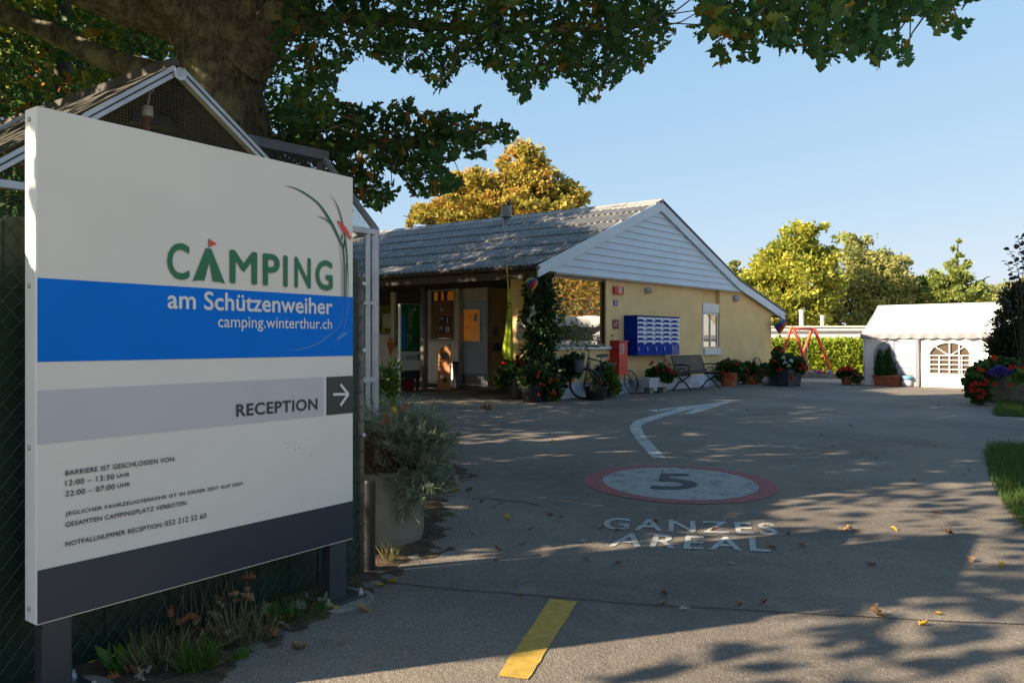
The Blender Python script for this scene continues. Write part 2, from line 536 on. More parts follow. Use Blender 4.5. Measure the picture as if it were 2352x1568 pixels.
# strip of bare soil along the fence, with lumps
def lumpy(name, poly, z, amp, m, step=.06, zf=None):
    p = np.array([(q[0], q[1]) for q in poly]); lo = p.min(0); hi = p.max(0)
    nx = int((hi[0] - lo[0]) / step) + 2; ny = int((hi[1] - lo[1]) / step) + 2
    X, Y = np.meshgrid(lo[0] + np.arange(nx) * step, lo[1] + np.arange(ny) * step)
    ins = in_poly(X.ravel(), Y.ravel(), p).reshape(X.shape)
    Z = np.full(X.shape, z) if zf is None else zf(X, Y)
    ph = rng.random(12) * 6.28
    for k in range(6):
        fr = (1.7 ** k) * 1.3
        Z += amp / (1.5 ** k) * np.sin(X * fr * (1 + .3 * math.sin(ph[k])) + ph[k]) * np.sin(Y * fr * 1.1 + ph[k + 6])
    idx = np.arange(nx * ny).reshape(ny, nx); FV = []; n = 0
    for j in range(ny - 1):
        for i in range(nx - 1):
            if ins[j, i] and ins[j + 1, i] and ins[j, i + 1] and ins[j + 1, i + 1]:
                FV += [idx[j, i], idx[j, i + 1], idx[j + 1, i + 1], idx[j + 1, i]]; n += 1
    return np_mesh(name, np.stack([X.ravel(), Y.ravel(), Z.ravel()], 1), FV, np.full(n, 4), m, kind='structure', smooth=True)

soil_poly = [(-3.4, 1.4), (-.75, 1.4)] + [(p.x + .22, p.y) for p in edge] + [(-1.6, 9.5), (-4.5, 9.5), (-4.5, 5.5)]
ex_ = np.array([(p.x, p.y) for p in edge])
def soil_z(X, Y):                                     # the soil banks up to the fence and dips under the asphalt edge
    xe = np.interp(Y, ex_[:, 1], ex_[:, 0])
    fine = sum(.011 / k * np.sin(X * 23 * k + 1.7 * k + 2 * np.sin(Y * 9 * k)) * np.sin(Y * 19 * k + k) for k in (1, 2, 3.1))
    return np.clip((xe - X) * .10, -.03, .022) + fine * .8
lumpy('soil_strip', soil_poly, 0, .011, M_SOIL, .025, soil_z)

LAWN_A = [G(2500, 1330), G(2352, 1222), G(2303, 1165), G(2273, 1105), G(2258, 1045), G(2272, 1022), G(2352, 1024), G(2700, 1030), (14, 6)]
LAWN_B = [G(2278, 955), G(2292, 926), (10.6, 16.4), (13, 18), (30, 15.5), (30, 11.0), G(2420, 962)]
M_TURF = mat('turf', (.045, .075, .012), .95, var=.4, scale=12, bump=.8, bscale=90, spec=.1, col2=(.075, .10, .025))
lumpy('lawn', LAWN_A, .014, .008, M_TURF, .07)
lumpy('lawn', LAWN_B, .014, .008, M_TURF, .10)
M_BLADE = leaf_mat('grass_blade', [(0, (.030, .085, .008)), (.6, (.055, .13, .014)), (.85, (.10, .15, .03)), (1, (.16, .13, .05))], thin=.3)

def grass(name, poly, n, s0, s1, weight=None):
    p = np.array([(q[0], q[1]) for q in poly]); lo = p.min(0); hi = p.max(0)
    hi = np.minimum(hi, (12.5, 18.5))
    P = lo + rng.random((n * 3, 2)) * (hi - lo)
    P = P[in_poly(P[:, 0], P[:, 1], p)][:n]
    P3 = np.column_stack([P, np.full(len(P), .012)])
    D = rng.normal(size=(len(P), 3)) * .45; D[:, 2] = 1
    S = s0 + (s1 - s0) * rng.random(len(P))
    return leaves(name, P3, D, S, 'blade', M_BLADE, nup=0, kindtag='stuff')
grass('grass', LAWN_A, 60000, .05, .11)
grass('grass', LAWN_B, 20000, .06, .13)

# ------------------------------------------------------------ painted markings and joints in the road
def strip(path, w0, w1=None):
    w1 = w0 if w1 is None else w1
    P = [Vector((p[0], p[1])) for p in path]; L = []; R = []
    for i, p in enumerate(P):
        d = (P[min(i + 1, len(P) - 1)] - P[max(i - 1, 0)]).normalized(); n = Vector((-d.y, d.x))
        w = (w0 + (w1 - w0) * i / (len(P) - 1)) / 2
        L.append(p + n * w); R.append(p - n * w)
    return L, R

mk = thing('speed_limit_marking', 'round red ringed painted 5 on the asphalt with GANZES AREAL lettered before it', 'road marking', (1.54, 7.12, 0))
c0 = (1.541, 7.12); th = math.radians(-3)
def ell(rx, ry, n=72):
    return [(c0[0] + rx * math.cos(t) * math.cos(th) - ry * math.sin(t) * math.sin(th), c0[1] + rx * math.cos(t) * math.sin(th) + ry * math.sin(t) * math.cos(th)) for t in np.linspace(0, 2 * math.pi, n, endpoint=False)]
jit = 1 + .006 * rng.normal(size=72)
a = [(c0[0] + (x - c0[0]) * j, c0[1] + (y - c0[1]) * j) for (x, y), j in zip(ell(.875, .955), jit)]; b = ell(.70, .82)
mb = MB()
for i in range(72):
    j = (i + 1) % 72
    mb.poly([(*a[i], .004), (*a[j], .004), (*b[j], .004), (*b[i], .004)])
mb.build('red_ring', M_PRED, mk)
mb = MB(); mb.poly([(*p, .0042) for p in ell(.697, .817)]); mb.build('white_disc', M_PAINT2, mk)
def quadmap(tl, tr, bl, br, z):
    q = [G(*p) for p in (tl, tr, bl, br)]
    return lambda x, y: (q[2] * (1 - x) * (1 - y) + q[3] * x * (1 - y) + q[0] * (1 - x) * y + q[1] * x * y) + Vector((0, 0, z))
mb = MB(); put_text(mb, '5', quadmap((1508, 1088), (1588, 1089), (1492, 1125), (1609, 1125), .008), .012); mb.build('digit', M_PBLK, mk)
mb = MB(); put_text(mb, 'GANZES', quadmap((1391, 1189), (1777, 1202), (1382, 1216), (1789, 1230), .004), .018, 1.22); mb.build('lettering', M_PAINT, mk)
mb = MB(); put_text(mb, 'AREAL', quadmap((1417, 1224), (1766, 1237), (1398, 1255), (1772, 1268), .004), .018, 1.25); mb.build('lettering', M_PAINT, mk)

mb = MB()
outer = [(1499.5, 1051.8), (1470.7, 1020.8), (1457, 1003), (1448.6, 990), (1446.4, 978.8), (1455.3, 968.7), (1479.6, 959.5), (1506, 952.5), (1535, 944.5), (1562, 936.5)]
inner = [(1530, 1051.8), (1499.5, 1020.8), (1486, 1005), (1477.4, 992.5), (1472, 981), (1479.6, 973), (1503, 964.4), (1530, 956), (1565, 946), (1602, 936.0)]
for i in range(len(outer) - 1):
    mb.poly([G(*outer[i], .0) + Vector((0, 0, .004)), G(*inner[i]) + Vector((0, 0, .004)), G(*inner[i + 1]) + Vector((0, 0, .004)), G(*outer[i + 1]) + Vector((0, 0, .004))])
Z4 = Vector((0, 0, .004))
mb.poly([G(1686, 921) + Z4, G(1602, 936) + Z4, G(1571, 950) + Z4, G(1593, 950.4) + Z4][::-1])
mb.poly([G(1686, 921) + Z4, G(1488, 942.5) + Z4, G(1508, 946.5) + Z4, G(1562, 936.5) + Z4, G(1602, 936) + Z4])
o = mb.build('arrow_marking', M_PAINT); tag(o, 'curved white arrow painted on the asphalt bending towards the white tent', 'road marking')
mb = MB()
ye = [(1263, 1376), (1327, 1382), (1214, 1561), (1143, 1553)]
Lp = [G(*ye[0]).lerp(G(*ye[3]), t) for t in np.linspace(0, 1, 22)]; Rp = [G(*ye[1]).lerp(G(*ye[2]), t) for t in np.linspace(0, 1, 22)]
Lp = [p + Vector((random.gauss(0, .0025), 0, .004)) for p in Lp]; Rp = [p + Vector((random.gauss(0, .0025), 0, .004)) for p in Rp]
for i in range(21): mb.poly([Lp[i], Lp[i + 1], Rp[i + 1], Rp[i]])
o = mb.build('lane_dash', M_PYEL); tag(o, 'yellow painted dash on the asphalt in the foreground', 'road marking')
def crack(name, pts, w, jitter=.006):
    P = [G(*p) for p in pts]; Q = []
    for a_, b_ in zip(P[:-1], P[1:]):
        n = max(2, int((b_ - a_).length / .05))
        Q += [a_.lerp(b_, i / n) for i in range(n)]
    Q.append(P[-1])
    Q = [(q.x + random.gauss(0, jitter), q.y + random.gauss(0, jitter)) for q in Q]
    L_, R_ = strip(Q, w); mb = MB()
    for i in range(len(L_) - 1):
        mb.poly([(*R_[i], .0045), (*R_[i + 1], .0045), (*L_[i + 1], .0045), (*L_[i], .0045)])
    return mb.build(name, M_CRACK, kind='structure')
crack('road_seam', [(885, 1336), (1000, 1350), (1214, 1366), (1480, 1389), (1691, 1400), (1913, 1413), (2188, 1428), (2420, 1436)], .009, .003)
crack('road_crack', [(1085, 1146), (1120, 1143), (1160, 1150), (1200, 1152), (1235, 1160)], .016, .006)
crack('road_crack', [(1160, 1150), (1145, 1158), (1130, 1168)], .010, .006)
# ------------------------------------------------------------ entrance sign
SG = Frame((-1.669, 2.706), (.8650, 1.194))
SWID = 1.474; ZT, ZB = 2.128, .302
M_SWHITE = mat('sign_enamel', (.66, .62, .55), .38, var=.03, scale=3, bump=.015, bscale=300)
M_SSIDE = mat('sign_edge_white', (.78, .78, .78), .4, var=.03, scale=5)
M_SBLUE = mat('sign_blue', (.0, .150, .60), .32, var=.03, scale=4, bump=.01, bscale=300, spec=.08)
M_SLILAC = mat('sign_lilac_grey', (.46, .445, .47), .30, var=.03, scale=4)
M_SDARK = mat('sign_anthracite', (.022, .032, .048), .35, var=.06, scale=5)
M_SDK2 = mat('sign_arrow_field', (.022, .030, .033), .35, var=.06, scale=5)
M_SGREEN = mat('sign_green', (.0, .125, .045), .35, var=.06, scale=9)
M_SLET = mat('sign_letter_white', (.62, .62, .60), .4, var=.02)
M_SRED = mat('sign_red', (.62, .045, .04), .4, var=.05)
M_SLINE = mat('sign_print_faint_blue', (.03, .22, .56), .35, var=.05)
M_STEXT = mat('sign_text_dark', (.022, .030, .036), .45, var=.05)
M_STEM = mat('sign_stem_green', (.0, .105, .06), .4, var=.1, scale=20)
M_POST = mat('post_anthracite', (.030, .036, .044), .42, var=.12, scale=6, bump=.05, bscale=200)
M_STEEL = mat('galvanised_steel', (.42, .43, .44), .45, .8, var=.18, scale=12, bump=.05)
M_ALU = mat('aluminium', (.62, .63, .65), .35, .75, var=.08, scale=8)
M_CONC = mat('concrete', (.20, .185, .155), .92, var=.35, scale=5, bump=.5, bscale=45, detail=8)

sg = thing('entrance_sign', 'large white camping sign board with blue band and reception arrow on two dark posts', 'sign', (*SG.w(SWID / 2, .05, 0)[:2], 0), SG.ang)
mb = MB(SG.m); mb.box(0, SWID, 0, .09, ZB, ZT)
mb.build('panel', M_SWHITE, sg, bevel=.004)
mb = MB(SG.m); mb.box(-.0025, 0, .004, .086, ZB + .004, ZT - .004); mb.build('side_cap', M_SSIDE, sg)
def sz(px, py): return SG.hit(px, py)
def band(name, m, x0, x1, zt, zb, off=-.0022):
    mb = MB(SG.m); mb.box(x0, x1, off, -.0006, zb, zt); return mb.build(name, m, sg)
z1 = sz(86, 638)[1]; z2 = sz(86, 831)[1]
band('blue_band', M_SBLUE, .002, SWID - .002, z1, z2)
z3 = sz(86, 897)[1]; z4 = sz(86, 1020)[1]; xr = sz(743, 900)[0]
band('reception_band', M_SLILAC, .002, xr, z3, z4)
xa = sz(749.5, 900)[0]
af = band('arrow_field', M_SDK2, xa, SWID - .002, sz(749, 865.5)[1], sz(749, 953.5)[1])
z5 = sz(86, 1310)[1]
band('base_band', M_SDARK, .002, SWID - .002, z5, ZB + .006)
def sp(px, py, off=-.0045):
    x, z = SG.hit(px, py); return SG.w(x, off, z)
def splines(pts, w, off=-.0045):
    """a brush stroke through image points, tapered: w list of widths in metres"""
    P = [Vector(SG.hit(*p)) for p in pts]
    Q = []
    for i in range(len(P) - 1):
        p0 = P[max(i - 1, 0)]; p1 = P[i]; p2 = P[i + 1]; p3 = P[min(i + 2, len(P) - 1)]
        for t in np.linspace(0, 1, 6, endpoint=False):
            Q.append(.5 * ((2 * p1) + (p2 - p0) * t + (2 * p0 - 5 * p1 + 4 * p2 - p3) * t * t + (3 * p1 - p0 - 3 * p2 + p3) * t ** 3))
    Q.append(P[-1])
    wi = np.interp(np.linspace(0, 1, len(Q)), np.linspace(0, 1, len(w)), w)
    L_ = []; R_ = []
    for i, q in enumerate(Q):
        d = (Q[min(i + 1, len(Q) - 1)] - Q[max(i - 1, 0)]).normalized(); n = Vector((-d.y, d.x)) * wi[i] / 2
        L_.append(q + n); R_.append(q - n)
    vs = [SG.w(p.x, off, p.y) for p in L_ + R_]; n = len(Q)
    return vs, [(i, n + i, n + i + 1, i + 1) for i in range(n - 1)]
mb = MB()
for pts in ([(700 + 2053 * .37203, 700 + 552 * .37203), (700 + 2143 * .37203, 700 + 550 * .37203)],):
    mb.add(*splines([(x, y) for x, y in pts], [.0125, .0125]))
A_ = lambda x, y: (x * .37203, 700 + y * .37203)
mb = MB()
mb.add(*splines([A_(2053, 552), A_(2140, 550.5)], [.0125, .0125]))
mb.add(*splines([A_(2098, 490), A_(2147, 551)], [.0135, .0135], -.0050))
mb.add(*splines([A_(2147, 550), A_(2098, 620)], [.0135, .0135], -.0048))
mb.build('arrow', M_SLET, sg)

# lettering; px rect: left, right, a point on the top line, a point on the base line
def sign_text(name, body, m, xl, xr_, top, bot, bold=0.0, space=1.0, off=-.0045):
    x0 = SG.hit(*xl)[0]; x1 = SG.hit(*xr_)[0]; zt = SG.hit(*top)[1]; zb = SG.hit(*bot)[1]
    mb = MB(); put_text(mb, body, lambda u, v: SG.w(x0 + (x1 - x0) * u, off, zb + (zt - zb) * v), bold, space, SG.m.to_3x3() @ Vector((0, -.00015, 0)))
    return mb.build(name, m, sg)
B_ = lambda x, y: (350 + .22321 * x, 495.83 + .22321 * y)
zt = B_(818, 348); zb = B_(795, 692)
for ch, l, r, t, bt in (('C', 148, 378, (270, 279), (295, 659)), ('M', 790, 1073, (818, 348), (795, 692)), ('P', 1132, 1305, (818, 348), (795, 692)),
                        ('I', 1343, 1387, (818, 348), (795, 692)), ('N', 1458, 1625, (818, 348), (795, 692)), ('G', 1673, 1850, (1760, 455), (1770, 768))):
    ym = 520
    sign_text('letter', ch, M_SGREEN, B_(l, ym), B_(r, ym), B_(*t), B_(*bt), .022)
mb = MB(); mb.poly([sp(*B_(x, y)) for x, y in ((545, 332), (410, 672), (470, 663), (530, 667), (582, 470))])
mb.poly([sp(*B_(x, y)) for x, y in ((545, 332), (582, 470), (617, 675), (682, 681), (743, 698), (600, 338))])
mb.build('tent_letter', M_SGREEN, sg)
mb = MB(); mb.add(*splines([B_(575, 236), B_(576, 334)], [.003, .003])); mb.build('flag_pole', M_STEXT, sg)
mb = MB(); mb.poly([sp(*B_(x, y)) for x, y in ((581, 240), (582, 321), (658, 288))]); mb.build('flag', M_SRED, sg)
sign_text('lettering', 'am Schützenweiher', M_SLET, B_(148, 900), B_(1848, 900), B_(762, 787), B_(300, 960), .020)
sign_text('lettering', 'camping.winterthur.ch', M_SLET, B_(668, 1100), B_(1843, 1100), B_(1808, 1057), B_(935, 1187), .010)
A2 = lambda x, y: (x * .37203, 700 + y * .37203)
sign_text('lettering', 'RECEPTION', M_STEXT, A2(1455, 640), A2(1957, 610), A2(1455, 612), A2(1455, 691), .026, 1.08)
for body, l, r, t, bt, bo in (
        ('BARRIERE IST GESCHLOSSEN VON:', 401, 1080, 1021, 1053, .014), ('12:00 – 13:30', 401, 702, 1082, 1117, .010), ('UHR', 718, 797, 1086.5, 1113, .014),
        ('22:00 – 07:00', 400, 705, 1147, 1182, .010), ('UHR', 720, 800, 1151, 1178, .014),
        ('JEGLICHER FAHRZEUGVERKEHR IST IN DIESER ZEIT AUF DEM', 401, 1495, 1276, 1308, .014), ('GESAMTEN CAMPINGPLATZ VERBOTEN.', 401, 1156, 1340, 1370, .014),
        ('NOTFALLNUMMER RECEPTION:', 401, 1003, 1459, 1490, .014), ('052 212 52 60', 1015, 1271, 1453, 1490, .006)):
    sign_text('lettering', body, M_STEXT, A2(l, 1200), A2(r, 1200), A2(401, t), A2(401, bt), bo, 1.08)
# reeds and the red bird, and their faint mirror image on the blue
R_5 = lambda x, y: (630 + .28661 * x, 396.67 + .28661 * y)
def stroke(pts, w, mb_): mb_.add(*splines([R_5(*p) for p in pts], w, mb_.off))
mb = MB(); mb.off = -.0046
stroke([(82, 106), (160, 125), (250, 172), (340, 240), (400, 315), (460, 415), (510, 520), (545, 600), (555, 700), (556, 800), (556, 997)], [.001, .008, .011, .016, .012, .009, .007], mb)
mb.off = -.0049
stroke([(342, 350), (400, 370), (462, 420)], [.001, .006, .008], mb)
mb.off = -.0052
stroke([(445, 178), (490, 245), (520, 320), (540, 400), (556, 480), (570, 580), (578, 700), (572, 850), (570, 997)], [.001, .007, .009, .010, .008, .006], mb)
mb.off = -.0055
stroke([(512, 540), (525, 640), (535, 760), (536, 997)], [.002, .003, .003], mb)
stroke([(590, 660), (575, 720), (568, 800)], [.001, .004, .003], mb)
stroke([(578, 690), (588, 800), (585, 997)], [.002, .004, .003], mb)
mb.build('reed_stems', M_STEM, sg)
mb = MB(); mb.off = -.0058
stroke([(538, 487), (536, 520), (536, 545)], [.002, .010, .002], mb); stroke([(557, 540), (554, 575), (552, 608)], [.002, .011, .002], mb)
mb.build('reed_heads', M_STEXT, sg)
mb = MB(); mb.poly([sp(*R_5(*p), -.0061) for p in ((515, 386), (503, 403), (513, 412), (522, 430), (540, 470), (562, 490), (600, 535), (617, 527), (592, 492), (599, 488), (570, 442), (548, 414), (530, 402))])
mb.build('bird_print', M_SRED, sg)
mb = MB(); mb.poly([sp(*R_5(*p), -.0061) for p in ((492, 388), (508, 396), (512, 388))]); mb.poly([sp(*R_5(*p), -.0061) for p in ((496, 405), (508, 402), (504, 397))])
mb.build('bird_beak', M_STEXT, sg)
mb = MB(); mb.off = -.0042
stroke([(536, 1003), (540, 1100), (545, 1160), (520, 1225), (440, 1300), (360, 1360), (260, 1400), (170, 1418), (90, 1422)], [.003, .003, .004, .006, .006, .004, .001], mb)
mb.off = -.0045
stroke([(572, 1003), (578, 1100), (560, 1220), (540, 1300), (500, 1370), (450, 1412)], [.003, .004, .004, .003, .001], mb)
mb.off = -.0048
stroke([(588, 1003), (588, 1080), (566, 1170), (530, 1250)], [.003, .003, .003, .001], mb); stroke([(440, 1303), (400, 1313), (355, 1319)], [.003, .003, .001], mb)
mb.poly([sp(*R_5(*p), -.0051) for p in ((490, 1338), (515, 1334), (548, 1314), (572, 1296), (597, 1274), (556, 1280), (520, 1302), (497, 1322))])
mb.build('reed_reflection', M_SLINE, sg)
# scratches and bolts
mb = MB()
for x, y, w, h in ((1768, 884, 12, 3), (1780, 883, 10, 2), (1820, 893, 6, 4), (1846, 884, 6, 5), (1852, 888, 5, 4), (1917, 876, 4, 4), (1919, 887, 4, 3), (1918, 905, 4, 3), (1920, 925, 7, 6), (1873, 921, 3, 4), (1253, 1007, 3, 4), (960, 447, 4, 3)):
    mb.poly([sp(*A2(x + dx * w / 2, y + dy * h / 2), -.0008) for dx, dy in ((-1, -.6), (.6, -1), (1, .5), (-.4, 1))])
mb.build('scratches', M_STEXT, sg)
for py in (270, 655, 1030, 1403):
    z = SG.hit(84, py)[1]
    mb = MB(SG.m @ Matrix.Translation((-.0025, .048, z)) @ Matrix.Rotation(-math.pi / 2, 4, 'Y'))
    mb.lathe((0, 0, 0), [(.009, 0), (.009, .002), (.007, .005), (.003, .007)], 12); mb.build('bolt', M_STEEL, sg, smooth=True)
pw = .105
for xc in (.075, SWID - .085):
    mb = MB(SG.m); mb.box(xc - pw / 2, xc + pw / 2, .012, .078, 0.012, ZB - .001)
    po = mb.build('post', M_POST, sg, bevel=.008)
    mb = MB(SG.m); mb.box(xc - .13, xc + .13, -.055, .145, .012, .026); mb.build('base_plate', M_POST, po, bevel=.003)
    for dx, dy in ((-.105, -.035), (.105, -.035), (-.105, .125), (.105, .125)):
        mb = MB(SG.m); mb.lathe((xc + dx, dy, .026), [(.014, 0), (.014, .012), (.008, .013), (.008, .03)], 6); mb.build('anchor_bolt', M_ALU, po)
    mb = MB(SG.m); mb.lathe((xc + .02, .045, -.03), [(.18, 0), (.18, .038), (.172, .042)], 40); mb.build('footing', M_CONC, sg)

# ------------------------------------------------------------ fence behind the sign: wire netting with green privacy strips
FN = Frame((-1.669 - .81 * .24 - .587 * .42, 2.706 + .587 * .24 - .81 * .42), (.8650, 1.194))
FLEN = FN.hit(828, 1000)[0]
fz = 1.76
fn = thing('privacy_fence', 'dark green strip fence with wire netting behind the entrance sign', 'fence', (*FN.w(FLEN / 2, 0, 0)[:2], 0), FN.ang)
M_STRIP = mat('green_strip', (.006, .022, .012), .45, var=.5, scale=3, bump=.1, bscale=20, col2=(.012, .040, .022))
M_WIRE = mat('fence_wire', (.045, .055, .05), .6, .2, var=.3, scale=10)
M_PIPE = mat('weathered_pipe', (.15, .135, .10), .6, .3, var=.35, scale=9, bump=.2, bscale=60)
M_BLACK = mat('black_plastic', (.012, .012, .013), .45, var=.2)
mb = MB(FN.m)
x = 0.0
while x < FLEN - .03:
    w = .046
    yo = random.choice((.014, .020)); mb.box(x, x + w + .004, yo, yo + .003 + random.random() * .002, .01, fz + random.uniform(-.012, .008)); x += w
mb.build('privacy_strips', M_STRIP, fn)
mb = MB(FN.m)
pitch = .062
def diag(s):
    k = -40
    while k * pitch < FLEN + fz:
        x0 = k * pitch; z0 = .05; x1 = x0 + s * (fz - .05) * .82; z1_ = fz
        if s < 0: x0, x1 = x0 + 0, x1
        t0, t1 = 0, 1
        dx = x1 - x0
        lo, hi = sorted(((0 - x0) / dx, (FLEN - x0) / dx))
        t0 = max(0, lo); t1 = min(1, hi)
        if t1 > t0:
            a_ = (x0 + dx * t0, 0 if s > 0 else .004, z0 + (z1_ - z0) * t0); b_ = (x0 + dx * t1, 0 if s > 0 else .004, z0 + (z1_ - z0) * t1)
            mb.tube([a_, b_], .0016, 4, False)
        k += 1
diag(1)
k = 0
while k * pitch < FLEN + 2.2:
    x0 = k * pitch; dx = -(fz - .05) * .82
    lo, hi = sorted(((0 - x0) / dx, (FLEN - x0) / dx)); t0 = max(0, lo); t1 = min(1, hi)
    if t1 > t0: mb.tube([(x0 + dx * t0, .004, .05 + (fz - .05) * t0), (x0 + dx * t1, .004, .05 + (fz - .05) * t1)], .0016, 4, False)
    k += 1
for z in (.35, .72, 1.02, 1.28, 1.5): mb.tube([(0, .012, z), (FLEN, .012, z)], .0022, 5, False)
mb.build('wire_netting', M_WIRE, fn)
mb = MB(FN.m); mb.tube([(0, .06, 1.16), (FLEN, .06, 1.16)], .024, 10); mb.build('rail', M_BLACK, fn, smooth=True)
mb = MB(FN.m); mb.tube([(FLEN + .02, .03, 0), (FLEN + .02, .03, 1.66)], .026, 14); ep = mb.build('end_post', M_PIPE, fn, smooth=True)
for k in range(19):
    z = .10 + k * .083
    mb = MB(FN.m); mb.tube([(FLEN - .012, .0, z), (FLEN + .005, -.004, z + .006), (FLEN + .046, .012, z + .016), (FLEN + .05, .035, z + .02)], .0024, 5); mb.build('wire_tie', M_WIRE, ep)
for z in (1.62, 1.25, .78):
    mb = MB(FN.m @ Matrix.Translation((FLEN + .02, .0, z)) @ Matrix.Rotation(math.pi / 2, 4, 'X')); mb.lathe((0, 0, 0), [(.012, -.01), (.012, .008), (.006, .010), (.006, .018)], 6); mb.build('clamp_bolt', M_ALU, ep)
pp = G(839, 1316)
mb = MB(); mb.lathe((pp.x + .015, pp.y + .05, 0), [(.033, 0), (.033, .50), (.030, .515), (.020, .515)], 20); o = mb.build('plastic_sleeve', M_BLACK, smooth=False)
tag(o, 'short black plastic pipe standing beside the fence end post', 'pipe')
# ------------------------------------------------------------ reception building
FB = Frame((.912, 17.17), (.6761, .7368))           # the gable front; y runs into the building
vl = Vector((-.1345, .991))                          # direction of the eaves in that frame
Dp = (-.76, 22.1)
FV = Frame(Dp, (.821, -.5708))                       # the porch back wall, seen frontally from the left
M_YEL = mat('yellow_render', (.76, .53, .25), .92, var=.06, scale=2.5, bump=.5, bscale=170, spec=.2, col2=(.84, .61, .31))
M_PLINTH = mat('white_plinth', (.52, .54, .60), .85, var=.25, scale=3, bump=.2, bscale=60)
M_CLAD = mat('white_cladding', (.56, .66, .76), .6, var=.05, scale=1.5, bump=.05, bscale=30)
M_CLADP = mat('porch_cladding', (.70, .68, .63), .7, var=.12, scale=4, bump=.1, bscale=40)
M_FASC = mat('brown_gutter', (.030, .018, .015), .5, var=.25, scale=6)
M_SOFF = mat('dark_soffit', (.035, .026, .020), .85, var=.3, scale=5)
M_DOOR = mat('grey_blue_door', (.32, .40, .52), .55, var=.1, scale=3)
M_FRAME = mat('window_frame_white', (.66, .66, .66), .5, var=.05, scale=5)
M_FRAMEG = mat('window_frame_grey', (.30, .28, .25), .5, var=.1, scale=5)
M_DARK = mat('dark_interior', (.018, .015, .012), .9, var=.3)
M_GLASS = glass_mat('shop_window_glass', (.035, .026, .015), .52)
M_GLASSP = glass_mat('porch_window_glass', (.055, .028, .012), .16)
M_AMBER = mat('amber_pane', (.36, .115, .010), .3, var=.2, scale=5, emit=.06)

def roof_mat():
    m = bpy.data.materials.new('fibre_cement'); m.use_nodes = True
    nt = m.node_tree; N = nt.nodes; L = nt.links; b = N['Principled BSDF']
    tc = N.new('ShaderNodeTexCoord')
    n1 = N.new('ShaderNodeTexNoise'); n1.inputs['Scale'].default_value = 1.1; n1.inputs['Detail'].default_value = 8; n1.inputs['Roughness'].default_value = .7
    n2 = N.new('ShaderNodeTexNoise'); n2.inputs['Scale'].default_value = 14; n2.inputs['Detail'].default_value = 6
    for n in (n1, n2): L.new(tc.outputs['Object'], n.inputs['Vector'])
    r = N.new('ShaderNodeValToRGB'); e = r.color_ramp.elements
    e[0].position = .30; e[0].color = (.13, .13, .13, 1); e[1].position = .72; e[1].color = (.42, .42, .43, 1)
    x = e.new(.5); x.color = (.25, .25, .255, 1)
    mx = N.new('ShaderNodeMath'); mx.operation = 'MULTIPLY_ADD'; mx.inputs[1].default_value = .55
    L.new(n2.outputs[0], mx.inputs[0]); 
    s = N.new('ShaderNodeMath'); s.operation = 'MULTIPLY'; s.inputs[1].default_value = .45; L.new(n1.outputs[0], s.inputs[0]); L.new(s.outputs[0], mx.inputs[2])
    L.new(mx.outputs[0], r.inputs[0])
    # lichen
    n3 = N.new('ShaderNodeTexNoise'); n3.inputs['Scale'].default_value = 5; n3.inputs['Detail'].default_value = 9; L.new(tc.outputs['Object'], n3.inputs['Vector'])
    r3 = N.new('ShaderNodeValToRGB'); r3.color_ramp.elements[0].position = .58; r3.color_ramp.elements[0].color = (0, 0, 0, 1); r3.color_ramp.elements[1].position = .66; r3.color_ramp.elements[1].color = (.45, .45, .45, 1)
    L.new(n3.outputs[0], r3.inputs[0])
    m2 = N.new('ShaderNodeMix'); m2.data_type = 'RGBA'; m2.inputs[7].default_value = (.11, .10, .065, 1)
    L.new(r3.outputs[0], m2.inputs[0]); L.new(r.outputs[0], m2.inputs[6]); L.new(m2.outputs[2], b.inputs['Base Color'])
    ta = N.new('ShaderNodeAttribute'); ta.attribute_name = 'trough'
    m3 = N.new('ShaderNodeMix'); m3.data_type = 'RGBA'; m3.blend_type = 'MULTIPLY'; m3.inputs[7].default_value = (.10, .10, .09, 1)  # shading between ribs and grooves, multiplied into the colour
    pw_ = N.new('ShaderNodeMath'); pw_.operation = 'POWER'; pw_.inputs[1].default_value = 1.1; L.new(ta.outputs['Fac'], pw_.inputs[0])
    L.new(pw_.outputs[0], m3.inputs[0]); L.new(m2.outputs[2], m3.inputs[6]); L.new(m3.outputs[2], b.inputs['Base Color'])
    b.inputs['Roughness'].default_value = .85
    bp = N.new('ShaderNodeBump'); bp.inputs['Strength'].default_value = .4; bp.inputs['Distance'].default_value = .01
    L.new(n2.outputs[0], bp.inputs['Height']); L.new(bp.outputs[0], b.inputs['Normal'])
    return m
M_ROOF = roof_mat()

bd = thing('reception_building', 'low yellow reception building with white clad gable and grey corrugated roof', 'building', (*FB.w(5, 1, 0)[:2], 0), FB.ang)
ET, EZ, RT, RZ, KT, KZ, ST, SZ = -.62, 2.94, 4.31, 4.93, 8.82, 3.09, 12.17, 2.216
LEN = 13.0
def roof_z(t):
    return float(np.interp(t, [ET, RT, KT, ST], [EZ, RZ, KZ, SZ]))
